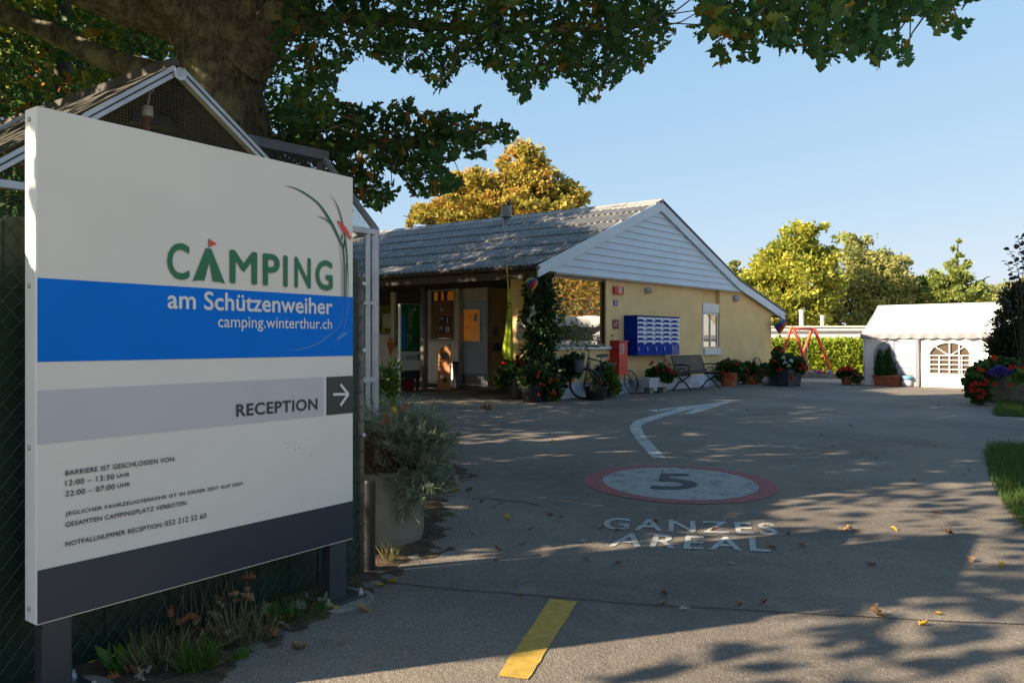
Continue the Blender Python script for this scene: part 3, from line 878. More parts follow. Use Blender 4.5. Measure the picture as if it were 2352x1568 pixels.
# corrugated sheets laid in courses, lower course under upper
mb = MB(FB.m)
nrow = 6; wl = .177; nv = int(LEN / wl * 8)
slope = Vector((RT - ET, 0, RZ - EZ)); nrm = Vector((-slope.z, 0, slope.x)).normalized()
for r in range(nrow):
    a0 = r / nrow - (.0 if r == 0 else .02); a1 = (r + 1) / nrow
    rows = []
    for a, lift in ((a0, .055), (a0 + .002, .060), ((a0 + a1) / 2, .040), (a1, .018)):
        P = []
        for i in range(nv + 1):
            s = i / nv * LEN
            p = Vector((ET - .10, -.12, EZ - .04)) + slope * a * 1.02 + Vector((vl.x, vl.y, 0)) * s
            p += nrm * (lift + .034 * math.sin(2 * math.pi * s / wl))
            P.append(p)
        rows.append(P)
    rows.insert(0, [p - nrm * .03 for p in rows[0]])
    mb.grid(rows)
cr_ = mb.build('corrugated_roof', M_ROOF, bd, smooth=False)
# groove shade painted into the colour: darker towards the troughs of the sheets
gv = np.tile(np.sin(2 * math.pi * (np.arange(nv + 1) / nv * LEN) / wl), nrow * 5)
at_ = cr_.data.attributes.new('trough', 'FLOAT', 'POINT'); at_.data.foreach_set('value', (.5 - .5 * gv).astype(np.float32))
# ridge caps
mb = MB(FB.m)
k = 0; s = -.05
while s < LEN:
    e = min(s + 1.05, LEN)
    for side in (-1, 1):
        P = []
        for q, lift in ((s, .085), (e, .072)):
            base = Vector((RT, -.12, RZ + .02)) + Vector((vl.x, vl.y, 0)) * q
            P.append([base + Vector((0, 0, lift)), base + Vector((side * .32, 0, -.32 * .404 + lift - .012)), base + Vector((side * .325, 0, -.32 * .404 + lift - .06))])
        mb.grid(P)
    mb.tube([Vector((RT, -.12, RZ + .06)) + Vector((vl.x, vl.y, 0)) * s, Vector((RT, -.12, RZ + .05)) + Vector((vl.x, vl.y, 0)) * e], .06, 8)
    s += 1.0
mb.build('ridge_caps', M_ROOF, bd)
# the far slopes and the underside
mb = MB(FB.m)
def along(t, z, s, d=-.10): return Vector((t + vl.x * s, d + vl.y * s, z))
for (t0, z0), (t1, z1_) in (((RT, RZ), (KT, KZ)), ((KT, KZ), (ST, SZ))):
    mb.add([along(t0, z0, 0), along(t1, z1_, 0), along(t1, z1_, LEN), along(t0, z0, LEN), along(t0, z0 + .05, 0), along(t1, z1_ + .05, 0), along(t1, z1_ + .05, LEN), along(t0, z0 + .05, LEN)],
           [(0, 1, 2, 3), (7, 6, 5, 4), (0, 4, 5, 1), (1, 5, 6, 2), (2, 6, 7, 3), (3, 7, 4, 0)])
mb.build('rear_roof_slope', M_ROOF, bd)
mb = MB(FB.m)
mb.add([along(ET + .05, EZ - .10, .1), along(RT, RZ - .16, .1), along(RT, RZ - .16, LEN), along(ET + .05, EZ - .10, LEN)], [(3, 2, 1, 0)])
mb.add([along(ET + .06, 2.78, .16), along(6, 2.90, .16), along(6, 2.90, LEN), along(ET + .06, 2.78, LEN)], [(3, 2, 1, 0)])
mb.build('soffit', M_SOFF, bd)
# gutter and fascia
mb = MB(FB.m)
prof = [(-.085 * math.cos(t), -.075 * math.sin(t)) for t in np.linspace(0, math.pi, 9)]
for s0 in (0,):
    rows = []
    for s in np.linspace(-.04, LEN, 14):
        rows.append([along(ET - .09 + x, EZ - .03 + z, s, -.12) for x, z in prof])
    mb.grid(rows); mb.poly([Vector(p) for p in rows[0]])
mb.build('gutter', M_FASC, bd, smooth=True)
mb = MB(FB.m)
mb.add([along(ET, 2.68, .0), along(ET, 2.93, .0), along(ET, 2.93, LEN), along(ET, 2.68, LEN), along(ET + .04, 2.68, .02), along(ET + .04, 2.93, .02), along(ET + .04, 2.93, LEN), along(ET + .04, 2.68, LEN)],
       [(3, 2, 1, 0), (4, 5, 6, 7), (0, 1, 5, 4), (0, 4, 7, 3)])
mb.build('eave_board', M_FASC, bd)

# gable: lapped white boards and the white verge trims
GZ = 2.845
mb = MB(FB.m)
bh = .172; z = GZ
def t_left(z): return ET + (z - EZ) / (RZ - EZ) * (RT - ET)
def t_right(z):
    return RT + (RZ - z) / (RZ - KZ) * (KT - RT) if z > KZ else KT + (KZ - z) / (KZ - SZ) * (ST - KT)
while z < RZ - .15:
    zt = min(z + bh, RZ - .08)
    tl0 = max(ET + .02, t_left(z) + .02) if z > EZ else ET + .02
    tl1 = max(ET + .02, t_left(zt) + .02); tr0 = min(t_right(z), 9.12) - .02; tr1 = min(t_right(zt), 9.12) - .02
    if tr1 <= tl1: break
    mb.add([(tl0, -.078, z), (tr0, -.078, z), (tr1, -.040, zt + .02), (tl1, -.040, zt + .02), (tl0, -.03, z), (tr0, -.03, z), (tr1, -.02, zt + .02), (tl1, -.02, zt + .02)],
           [(0, 1, 2, 3), (7, 6, 5, 4), (0, 4, 5, 1), (1, 5, 6, 2), (3, 7, 4, 0)])
    z += bh
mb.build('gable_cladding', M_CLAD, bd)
def trim(name, pts, w, d0, d1, m):
    mb = MB(FB.m)
    for (t0, z0), (t1, z1_) in zip(pts[:-1], pts[1:]):
        mb.add([(t0, d0, z0), (t1, d0, z1_), (t1, d0, z1_ - w), (t0, d0, z0 - w), (t0, d1, z0), (t1, d1, z1_), (t1, d1, z1_ - w), (t0, d1, z0 - w)],
               [(3, 2, 1, 0), (4, 5, 6, 7), (0, 1, 5, 4), (3, 7, 6, 2), (1, 2, 6, 5), (0, 4, 7, 3)])
    return mb.build(name, m, bd, bevel=.006)
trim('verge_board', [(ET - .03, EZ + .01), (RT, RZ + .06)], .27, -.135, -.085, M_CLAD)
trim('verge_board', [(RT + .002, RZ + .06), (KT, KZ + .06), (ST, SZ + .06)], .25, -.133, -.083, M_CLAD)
M_EDGE = mat('roof_edge_blue_grey', (.06, .075, .10), .6, var=.15)
trim('verge_flashing', [(RT + .05, RZ + .115), (KT, KZ + .12), (ST + .1, SZ + .105)], .055, -.15, .1, M_EDGE)
mb = MB(FB.m); mb.box(-.02, 9.1, -.10, -.065, GZ - .045, GZ - .002); mb.build('gable_drip_board', M_FRAMEG, bd)
mb = MB(FB.m @ Matrix.Translation((ST + .06, 0, SZ - .02))); 
rows = [[Vector((vl.x * s + x, vl.y * s + y0, z)) for x, z in prof] for s, y0 in ((-.05, -.12), (LEN, 0))]
mb.grid(rows); mb.poly(rows[0]); mb.build('gutter', M_BLACK, bd)

# front wall with its two openings
W0, W1 = .0, FB.hit(1400, 700)[0]; WZ0, WZ1 = 1.19, 2.80
N0 = FB.hit(1614.5, 760)[0]; N1 = FB.hit(1655, 760, 0)[0]
PL = .34
mb = MB(FB.m)
mb.box(.0, 11.42, .03, .30, PL, WZ0 - .05)
mb.box(W1, N0, .031, .301, WZ0 - .05, GZ)
mb.box(N0, N1, .15, .30, WZ0 - .05, GZ)
mb.box(.0, W1, .032, .302, WZ1, GZ)
# right part under the sloping roof
mb.add([(N1, .03, WZ0 - .05), (11.42, .03, WZ0 - .05), (11.42, .03, 2.33), (9.0, .03, 2.98), (9.0, .03, GZ), (N1, .03, GZ),
        (N1, .30, WZ0 - .05), (11.42, .30, WZ0 - .05), (11.42, .30, 2.33), (9.0, .30, 2.98), (9.0, .30, GZ), (N1, .30, GZ)],
       [(0, 1, 2, 3, 4, 5), (11, 10, 9, 8, 7, 6), (1, 7, 8, 2), (0, 5, 11, 6), (2, 8, 9, 3)])
mb.build('front_wall', M_YEL, bd)
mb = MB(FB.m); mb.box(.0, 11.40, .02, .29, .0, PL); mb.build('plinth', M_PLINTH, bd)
# side and rear walls keep the volume closed
mb = MB(FB.m)
def wall(t0, d0, t1, d1, z0, z1_, th=.2):
    a_ = Vector((t0, d0)); b_ = Vector((t1, d1)); n = (b_ - a_).normalized(); n = Vector((-n.y, n.x)) * th
    q = [a_, b_, b_ + n, a_ + n]
    mb.add([(p.x, p.y, z) for z in (z0, z1_) for p in q], [(3, 2, 1, 0), (4, 5, 6, 7), (0, 1, 5, 4), (1, 2, 6, 5), (2, 3, 7, 6), (3, 0, 4, 7)])
s1 = 1.15
wall(.0, .31, vl.x * s1, vl.y * s1, 0, 2.85, -.2)
mb.build('side_wall', M_YEL, bd); mb = MB(FB.m)
wall(11.40, .31, 11.40 + vl.x * LEN, vl.y * LEN, 0, 2.3, .2)
mb.build('side_wall', M_YEL, bd); mb = MB(FB.m)
wall(11.2 + vl.x * LEN, vl.y * LEN, -.4 + vl.x * LEN, vl.y * LEN, 0, 2.7, .2)
mb.build('side_wall', M_YEL, bd)
# yellow wall beside the door, parallel to the front
dl = FB.loc(Dp)
mb = MB(FB.m); mb.box(dl[0] + .02, dl[0] + 4.5, dl[1], dl[1] + .2, 0, 2.95); mb.build('porch_side_wall', M_YEL, bd)

# big window
def window(name, fr, x0, x1, z0, z1_, d, fw, mf, mg, mull=(), rails=(), depth=.06, parent=bd):
    mb = MB(fr.m)
    mb.box(x0, x0 + fw, d, d + depth, z0, z1_); mb.box(x1 - fw, x1, d, d + depth, z0, z1_)
    mb.box(x0 + fw, x1 - fw, d + .001, d + depth, z0, z0 + fw); mb.box(x0 + fw, x1 - fw, d + .001, d + depth, z1_ - fw, z1_)
    for x in mull: mb.box(x - fw * .4, x + fw * .4, d + .003, d + depth, z0 + fw, z1_ - fw)
    for z in rails: mb.box(x0 + fw, x1 - fw, d + .004, d + depth, z - fw * .4, z + fw * .4)
    wn_ = mb.build(name, mf, parent, bevel=.004)
    mb = MB(fr.m); mb.box(x0 + fw * .6, x1 - fw * .6, d + depth * .45, d + depth * .7, z0 + fw * .6, z1_ - fw * .6); mb.build('pane', mg, wn_)
    return wn_
wb = window('large_window', FB, .03, W1 - .02, WZ0, WZ1 - .005, .055, .05, M_FRAMEG, M_GLASS)
mb = MB(FB.m); mb.box(-.02, W1 + .02, -.06, .05, WZ0 - .075, WZ0 - .012); mb.build('sill', M_FRAME, wb, bevel=.005)
mb = MB(FB.m); mb.box(W1 - .16, W1 - .001, -.012, .028, WZ0 - .01, WZ1 + .03); mb.build('reveal', M_YEL, wb)
zt_ = FB.hit(1630, 697, .05)[1]; zm_ = FB.hit(1630, 718, .05)[1]; zb_ = FB.hit(1630, 800, .05)[1]; zs_ = FB.hit(1630, 815, .05)[1]
x0 = FB.hit(1614.5, 760, .05)[0] + .01; x1 = FB.hit(1650, 760, .05)[0]
wn2 = window('narrow_window', FB, x0, x1, zb_, zm_, .06, .055, M_FRAME, M_GLASS, mull=((x0 + x1) / 2,))
mb = MB(FB.m); mb.box(x0 - .02, x1 + .03, .035, .145, zm_ + .002, zt_); mb.build('shutter_box', M_FRAME, wn2, bevel=.005)
mb = MB(FB.m); mb.box(x0 - .02, x1 + .02, -.03, .145, zs_, zb_ - .004); mb.build('sill', M_FRAME, wn2, bevel=.005)

# ------------------------------------------------------------ porch
CEIL = 2.92
P_ = lambda px, py, d=0: FV.hit(px, py, d)
def zoom7(x, y): return (845.8 + x * .17857, 630.0 + y * .17857)
bayd = -.16
# door
dx0 = P_(1055, 800)[0]; dx1 = P_(1117, 800)[0]; dzt = P_(1085, 690)[1]
mb = MB(FV.m); mb.box(dx0, dx1, .02, .07, .02, dzt); dr = mb.build('entrance_door', M_DOOR, bd, bevel=.006)
gx0 = P_(1064.5, 750)[0]; gx1 = P_(1101, 750)[0]; gz1 = P_(1083, 711)[1]; gz0 = P_(1083, 783)[1]
mb = MB(FV.m); mb.box(gx0, gx1, .010, .019, gz0, gz1); mb.build('amber_pane', M_AMBER, dr)
mb = MB(FV.m)
for a_, b_, c_, d_ in ((gx0 - .04, gx1 + .04, gz1, gz1 + .05), (gx0 - .04, gx1 + .04, gz0 - .05, gz0), (gx0 - .05, gx0, gz0, gz1), (gx1, gx1 + .05, gz0, gz1)): mb.box(a_, b_, .004, .0195, c_, d_)
mb.build('glazing_bead', M_DOOR, dr, bevel=.003)
mb = MB(FV.m); mb.box(dx0 + .02, dx1 - .02, .008, .0195, .06, .36); mb.build('kick_plate', mat('kick_plate', (.07, .085, .11), .4, var=.1), dr)
hx_ = dx0 + .10
mb = MB(FV.m); mb.tube([(hx_, .019, 1.30), (hx_, -.05, 1.28), (hx_, -.05, .82), (hx_, .019, .80)], .014, 8); mb.build('handle', M_ALU, dr, smooth=True)
mb = MB(FV.m); mb.box(gx1 - .20, gx1 - .07, .006, .0098, gz1 - .34, gz1 - .12); mb.build('notice', M_FRAMEG, dr)
# porch back wall (door wall and windows wall) built round the openings
def zwall(name, x0, x1, z0, z1_, d, m, th=.18):
    mb = MB(FV.m); mb.box(x0, x1, d, d + th, z0, z1_); return mb.build(name, m, bd)
bx0 = P_(976, 800, bayd)[0]; bx1 = P_(1054, 800, bayd)[0]
lx0 = -7.5
M_PW = mat('porch_grey_wall', (.55, .52, .46), .8, var=.1, scale=3)
mb = MB(FV.m); mb.box(dx0 - .02, dx1 + .01, .025, .2, dzt + .002, CEIL); mb.box(dx1 + .001, dx1 + .04, .0, .2, 0, CEIL); mb.build('door_surround', M_PW, bd)
wx0 = P_(986, 700, bayd)[0]; wx1 = P_(1044.5, 700, bayd)[0]; wz1 = P_(1015, 664, bayd)[1]; wz0 = P_(1015, 782, bayd)[1]
def clad(name, x0, x1, z0, z1_, d, m=M_CLADP, bh=.155):
    mb = MB(FV.m); z = z0
    while z < z1_ - .01:
        zt = min(z + bh, z1_)
        mb.add([(x0, d - .028, z), (x1, d - .028, z), (x1, d - .006, zt), (x0, d - .006, zt), (x0, d, z), (x1, d, z), (x1, d, zt), (x0, d, zt)], [(0, 1, 2, 3), (0, 4, 5, 1), (1, 5, 6, 2), (3, 7, 4, 0)])
        z += bh
    return mb.build(name, m, bd)
mb = MB(FV.m)
mb.box(bx0, wx0, bayd, .15, .05, CEIL); mb.box(wx1, bx1, bayd, .15, .05, CEIL); mb.box(wx0, wx1, bayd + .001, .15, wz1, CEIL); mb.box(wx0, wx1, bayd + .001, .15, .05, wz0)
mb.build('bay_wall', M_PW, bd)
clad('bay_cladding', bx0 + .01, bx1 - .012, .14, wz0 - .10, bayd)
bw = window('bay_window', FV, wx0, wx1, wz0, wz1, bayd + .02, .06, M_FRAMEG, M_GLASSP)
mb = MB(FV.m); mb.box(bx0 - .04, bx1 + .05, bayd - .12, bayd - .001, wz0 - .10, wz0 - .05); mb.build('sill', M_CLADP, bw, bevel=.006)
# things seen behind the bay window: amber board, four sign tiles
sx = lambda f_: wx0 + (wx1 - wx0) * f_
szz = lambda f_: wz1 + (wz0 - wz1) * f_
gd = bayd + .02 + .02
mb = MB(FV.m); mb.box(sx(.16), sx(.96), gd - .004, gd + .006, szz(.22), szz(.05)); mb.build('lit_shelf', M_AMBER, bw)
mb = MB(FV.m); mb.lathe((sx(.62), gd - .012, szz(.215)), [(.09, 0), (.07, .06), (.05, .13), (.08, .17), (.085, .23), (.05, .29), (.01, .31)], 14, 1, .12); mb.box(sx(.32), sx(.44), gd - .011, gd - .005, szz(.22), szz(.05)); mb.build('figurine', M_DARK, bw)
M_BOARD = mat('brown_display_board', (.20, .085, .035), .8, var=.2)
mb = MB(FV.m); mb.box(sx(.16), sx(.96), gd - .003, gd + .006, szz(.95), szz(.24)); mb.build('display_board', M_BOARD, bw)
M_TILE = mat('pictogram_black', (.012, .010, .010), .5, var=.1); M_PICW = mat('pictogram_white', (.50, .48, .45), .6, var=.05)
tiles = [(905, 410, 970, 500, 'wc'), (893, 535, 970, 645, 'tap'), (975, 535, 1050, 645, 'phone'), (893, 660, 970, 755, 'shower'), (975, 660, 1050, 755, 'info')]
for a_, b_, c_, d_, kd in tiles:
    q0 = P_(*zoom7(a_, b_), bayd); q1 = P_(*zoom7(c_, d_), bayd)
    mb = MB(FV.m); mb.box(q0[0], q1[0], gd - .012, gd - .006, q1[1], q0[1]); tl = mb.build('pictogram_tile', M_TILE, bw)
    w_ = q1[0] - q0[0]; h_ = q0[1] - q1[1]
    U = lambda x, z, q0=q0, q1=q1: (q0[0] + (q1[0] - q0[0]) * x, gd - .0135, q1[1] + (q0[1] - q1[1]) * z)
    mb = MB(FV.m)
    def R(x0_, x1_, z0_, z1__): mb.poly([U(x0_, z0_), U(x1_, z0_), U(x1_, z1__), U(x0_, z1__)])
    if kd == 'wc':
        for c in (.3, .72): R(c - .11, c + .11, .38, .74); R(c - .09, c - .02, .08, .38); R(c + .02, c + .09, .08, .38); R(c - .06, c + .06, .78, .92)
    elif kd == 'tap': R(.15, .55, .72, .82); R(.15, .22, .2, .72); R(.5, .8, .58, .74)
    elif kd == 'phone': mb.poly([U(.42, .15), U(.6, .15), U(.62, .3), U(.5, .5), U(.62, .72), U(.58, .88), U(.42, .85), U(.34, .5)])
    elif kd == 'shower': R(.2, .72, .72, .86); R(.2, .32, .2, .72); R(.56, .74, .4, .66)
    else:
        mb.poly([U(.5 + .36 * math.cos(t), .5 + .44 * math.sin(t)) for t in np.linspace(0, 6.28, 24)])
    mb.build('pictogram', M_PICW, tl)
    if kd == 'info':
        mb = MB(FV.m); V2 = lambda x, z: (U(x, z)[0], gd - .0150, U(x, z)[2])
        for x0_, x1_, z0_, z1__ in ((.43, .57, .2, .62), (.43, .57, .70, .84)): mb.poly([V2(x0_, z0_), V2(x1_, z0_), V2(x1_, z1__), V2(x0_, z1__)])
        mb.build('pictogram', M_TILE, tl)
# left part of the wall: two windows over white boards
ax0, ax1, az1, az0 = P_(868, 700)[0], P_(898, 700)[0], P_(885, 664)[1], P_(885, 768)[1]
cx0, cx1, cz1, cz0 = P_(906, 700)[0], P_(967, 700)[0], P_(930, 664)[1], P_(930, 795)[1]
ax0 -= .5
mb = MB(FV.m)
mb.box(lx0, ax0, 0, .18, 0, CEIL); mb.box(ax1, cx0, -.002, .18, .1, CEIL); mb.box(cx1, bx0 + .05, 0.001, .18, .1, CEIL); mb.box(ax0, ax1, .001, .18, az1, CEIL); mb.box(cx0, cx1, .001, .18, cz1, CEIL)
mb.box(ax0, ax1, .001, .18, .1, az0); mb.box(cx0, cx1, .001, .18, .1, cz0)
mb.build('window_wall', M_CLADP, bd)
clad('porch_cladding', lx0, ax1 + .06, .12, az0 - .06, -.001)
clad('porch_cladding', ax1 + .06, bx0, .12, cz0 - .06, -.001)
wA = window('side_window', FV, ax0, ax1, az0, az1, .03, .055, M_FRAMEG, M_GLASSP)
wC = window('side_window', FV, cx0, cx1, cz0, cz1, .03, .055, M_FRAMEG, M_GLASSP)
mb = MB(FV.m); mb.box(ax0 - .05, ax1 + .03, -.09, -.002, az0 - .055, az0 - .012); mb.build('sill', M_CLADP, wA, bevel=.005)
mb = MB(FV.m); mb.box(cx0 - .03, cx1 + .05, -.09, -.002, cz0 - .055, cz0 - .012); mb.build('sill', M_CLADP, wC, bevel=.005)
q0 = P_(*zoom7(178, 508)); q1 = P_(*zoom7(286, 688))
mb = MB(FV.m); mb.box(q0[0], q1[0], .030, .034, q1[1], q0[1]); mb.build('notice', M_PW, wA)
# post
pg = G(974, 893)
mb = MB(); mb.lathe((pg.x, pg.y, 0), [(.105, 0), (.105, CEIL + .02)], 24); mb.build('porch_post', mat('grey_post', (.17, .165, .155), .5, var=.12, scale=3), bd, smooth=True)
# notices in the porch
sd_ = lambda px, py: FV.hit(px, py)
FS = Frame(FB.w(0, .0, 0)[:2], (.821, -.5708))       # side wall of the front room, facing the porch
def panel_on(fr, name, px0, py0, px1, py1, d, m, label, cat, th=.02):
    a_ = fr.hit(px0, py0, d); b_ = fr.hit(px1, py1, d)
    mb = MB(fr.m); mb.box(a_[0], b_[0], d - th, d - .001, b_[1], a_[1]); o = mb.build(name, m)
    return tag(o, label, cat)
M_PAPER = mat('notice_paper', (.36, .36, .34), .8, var=.35, scale=9)
FY = Frame(FB.w(dl[0], dl[1], 0)[:2], (.6761, .7368))
panel_on(FY, 'framed_notice', 1133, 748, 1144, 772, 0, M_PAPER, 'small pale framed notice on the yellow porch wall, above the flyer holder', 'notice')
panel_on(FY, 'flyer_holder', 1131, 788, 1147, 806, 0, mat('flyers_blue_grey', (.13, .14, .19), .7, var=.6, scale=25), 'dark flyer holder under the framed notice on the yellow porch wall', 'holder', .08)
# ------------------------------------------------------------ things fixed to the gable front
M_RED = mat('signal_red', (.50, .012, .016), .38, var=.08, scale=4)
M_BLUE = mat('mailbox_blue', (.002, .035, .30), .5, var=.1, scale=4, spec=.05)
M_BLUED = mat('mailbox_lid_violet', (.085, .10, .32), .5, var=.1, scale=4, spec=.2)
M_WHT = mat('white_plastic', (.66, .68, .74), .45, var=.05, scale=8)

# mailbox cabinet: five columns, six rows
md = -.36
mx0, mzt = FB.hit(1463, 724, md); mx1, _ = FB.hit(1560, 727, md); _, mzb = FB.hit(1463, 816.5, md)
mbx = thing('mailbox_cabinet', 'blue wall mounted mailbox cabinet with thirty white letter slots', 'mailboxes', (*FB.w((mx0 + mx1) / 2, -.15, mzb)[:2], mzb), FB.ang)
mb = MB(FB.m); mb.box(mx0, mx1, md, .03, mzb, mzt - .012); mb.build('cabinet', M_BLUE, mbx, bevel=.006)
mb = MB(FB.m); mb.box(mx0 - .01, mx1 + .012, md - .02, .028, mzt - .011, mzt + .006); mb.build('lid', mat('mailbox_lid', (.012, .035, .12), .5, var=.1), mbx)
cw = (mx1 - mx0) / 5; zl = mzt - .03; zr = mzb + (mzt - mzb) * .275; rh = (zl - zr) / 6
for c in range(5):
    for r in range(6):
        xa_ = mx0 + c * cw; zb__ = zl - (r + 1) * rh
        mb = MB(FB.m); mb.box(xa_ + .016, xa_ + cw - .010, md - .006, md - .0005, zb__ + .012, zb__ + rh - .004); fl = mb.build('letterbox', M_BLUE if (c > 2 or r > 3 or r == 0 or r == 1) else M_BLUED, mbx, bevel=.002)
        mb = MB(FB.m); mb.box(xa_ + .014, xa_ + cw - .008, md - .016, md - .0062, zb__ + rh * .50, zb__ + rh - .010); mb.box(xa_ + .016, xa_ + .034, md - .012, md - .0062, zb__ + rh * .2, zb__ + rh * .5); mb.build('slot_flap', M_WHT, fl, bevel=.002)
        mb = MB(FB.m); mb.box(xa_ + cw * .70, xa_ + cw - .012, md - .014, md - .0062, zb__ + rh * .16, zb__ + rh * .48); mb.build('name_plate', M_WHT, fl)
for c in range(5):
    xa_ = mx0 + c * cw
    mb = MB(FB.m); mb.box(xa_ + .010, xa_ + cw - .006, md - .008, md - .0005, mzb + .01, zr - .006); dr_ = mb.build('parcel_door', M_BLUED if c == 4 else M_BLUE, mbx, bevel=.003)
    mb = MB(FB.m); z_ = mzb + (zr - mzb) * .55; mb.tube([(xa_ + .028, md - .008, z_ + .06), (xa_ + .026, md - .03, z_ + .04), (xa_ + .040, md - .03, z_ - .04), (xa_ + .044, md - .008, z_ - .06)], .011, 6); mb.build('handle', M_ALU, dr_, smooth=True)

# red extinguisher cabinet
rd = -.25
rx0, rzt = FB.hit(1422, 784.5, rd); rx1, _ = FB.hit(1441.5, 785, rd); _, rzb = FB.hit(1430, 861, rd)
rb = thing('extinguisher_cabinet', 'tall red fire extinguisher cabinet hung on the yellow wall beside the bicycle', 'cabinet', (*FB.w((rx0 + rx1) / 2, -.1, rzb)[:2], rzb), FB.ang)
mb = MB(FB.m); mb.box(rx0, rx1, rd, .029, rzb, rzt); mb.build('cabinet', M_RED, rb, bevel=.006)
mb = MB(FB.m); mb.box(rx0 - .01, rx1 + .02, rd - .03, .028, rzt + .001, rzt + .03); mb.build('lid', M_RED, rb, bevel=.005)
mb = MB(FB.m); lx, lz = rx0 + .03, rzt - .06; mb.box(lx, lx + .17, rd - .003, rd - .0005, lz - .22, lz); st = mb.build('sticker', M_PICW, rb)
mb = MB(FB.m); mb.box(lx + .02, lx + .15, rd - .0045, rd - .0032, lz - .20, lz - .02); mb.build('pictogram_field', M_RED, st)
mb = MB(FB.m); mb.tube([(lx + .05, rd - .006, lz - .18), (lx + .05, rd - .006, lz - .06), (lx + .075, rd - .006, lz - .04), (lx + .11, rd - .006, lz - .06), (lx + .11, rd - .006, lz - .18), (lx + .05, rd - .006, lz - .18)], .012, 6); mb.tube([(lx + .06, rd - .006, lz - .18), (lx + .1, rd - .006, lz - .07)], .010, 6); mb.build('pictogram', M_PICW, st)
mb = MB(FB.m @ Matrix.Translation((rx1 - .045, rd, rzt - .19)) @ Matrix.Rotation(math.pi / 2, 4, 'X')); mb.lathe((0, 0, 0), [(.016, 0), (.020, .012), (.012, .02)], 12); mb.build('lock', M_STEEL, rb)
mb = MB(FB.m @ Matrix.Translation((rx0 + .05, rd, (rzt + rzb) / 2 + .05)) @ Matrix.Rotation(math.pi / 2, 4, 'X')); mb.lathe((0, 0, 0), [(.012, 0), (.012, .006)], 10); mb.build('screw', M_STEEL, rb)

def wsign(name, px0, py0, px1, py1, m, label, th=.012):
    a_ = FB.hit(px0, py0, .02); b_ = FB.hit(px1, py1, .02)
    t = thing(name, label, 'sign', (*FB.w((a_[0] + b_[0]) / 2, .02, b_[1])[:2], b_[1]), FB.ang)
    mb = MB(FB.m); mb.box(a_[0], b_[0], .028 - th, .029, b_[1], a_[1]); mb.build('plate', m, t, bevel=.002)
    d = .028 - th - .0015
    def U(x, z): return (a_[0] + (b_[0] - a_[0]) * x, d, b_[1] + (a_[1] - b_[1]) * z)
    return t, U
# red wedge sign with the extinguisher picture: folded out from the wall
t, U = wsign('extinguisher_sign', 1408, 657, 1430, 677, M_RED, 'red wall sign with white extinguisher pictogram, topmost of three signs by the window', .05)
mb = MB(FB.m); mb.poly([U(.52, .12), U(.74, .12), U(.74, .86), U(.52, .86)]); mb.poly([U(.40, .88), U(.74, .88), U(.74, .94), U(.40, .94)]); mb.poly([U(.38, .60), U(.43, .60), U(.45, .92), U(.40, .92)]); mb.poly([U(.43, .30), U(.48, .30), U(.43, .62), U(.38, .62)]); mb.build('pictogram', M_PICW, t)
t, U = wsign('tent_sign', 1409, 688.5, 1418.5, 702, mat('sign_ultramarine', (.04, .03, .36), .5, var=.1), 'small blue wall sign with white tent, between the two red signs')
mb = MB(FB.m); mb.poly([U(.28, .18), U(.44, .18), U(.52, .45), U(.60, .18), U(.78, .18), U(.56, .86), U(.48, .86)]); mb.build('pictogram', M_PICW, t)
t, U = wsign('dog_sign', 1407, 733.5, 1421, 755, mat('sign_dusty_red', (.32, .05, .05), .5, var=.1), 'red wall sign with white drawing and black strips, lowest of three signs by the window')
mb = MB(FB.m); mb.poly([U(0.01, .86), U(.99, .86), U(.99, .99), U(.01, .99)]); mb.poly([U(.01, .01), U(.99, .01), U(.99, .09), U(.01, .09)]); mb.build('black_strip', M_TILE, t)
mb = MB(FB.m); d_ = Vector((0, -.001, 0))
for q in ([(.14, .14), (.26, .14), (.56, .72), (.46, .76)], [(.46, .76), (.56, .72), (.60, .30), (.50, .28)], [(.5, .28), (.72, .16), (.76, .24), (.58, .36)], [(.56, .62), (.82, .82), (.88, .74), (.62, .5)]): mb.poly([Vector(U(*p)) + d_ for p in q])
mb.build('pictogram', M_PICW, t)
mb = MB(FB.m); put_text(mb, 'ANMELDEN', lambda u, v: U(.12 + .76 * u, .895 + .06 * v)) if False else mb.poly([Vector(U(.12, .90)) + d_, Vector(U(.88, .90)) + d_, Vector(U(.88, .95)) + d_, Vector(U(.12, .95)) + d_]); mb.build('text_line', M_PICW, t)

# bulkhead lamps
def lamp(px, py, r, label):
    x, z = FB.hit(px - 4, py, .03)
    t = thing('wall_lamp', label, 'lamp', FB.w(x, .03, z), FB.ang, 'bulkhead lamps on the gable wall')
    M_ = FB.m @ Matrix.Translation((x, .029, z)) @ Matrix.Rotation(math.pi / 2 - .12, 4, 'X')
    mb = MB(M_); mb.lathe((0, 0, -.01), [(r * 1.05, 0), (r * 1.12, .03), (r * .98, .06)], 20); mb.build('base', mat('lamp_base_grey', (.42, .42, .43), .5, var=.2), t, smooth=True)
    mb = MB(M_); mb.lathe((0, 0, .052), [(r * .98, 0), (r * 1.04, .03), (r * .92, .065), (r * .55, .095), (.01, .105)], 20); mb.build('globe', mat('lamp_glass', (.60, .61, .62), .25, var=.1), t, smooth=True)
    mb = MB(M_)
    for k in range(4):
        a = k * math.pi / 4
        mb.tube([(math.cos(a) * r * f, math.sin(a) * r * f, h) for f, h in ((1.06, .05), (1.08, .085), (.97, .122), (.58, .155), (0, .167), (-.58, .155), (-.97, .122), (-1.08, .085), (-1.06, .05))], .006, 5)
    mb.build('guard', M_STEEL, t)
lamp(1488, 668, .075, 'round caged bulkhead lamp above the blue mailbox cabinet')
lamp(1690, 686, .092, 'round caged bulkhead lamp right of the narrow window')

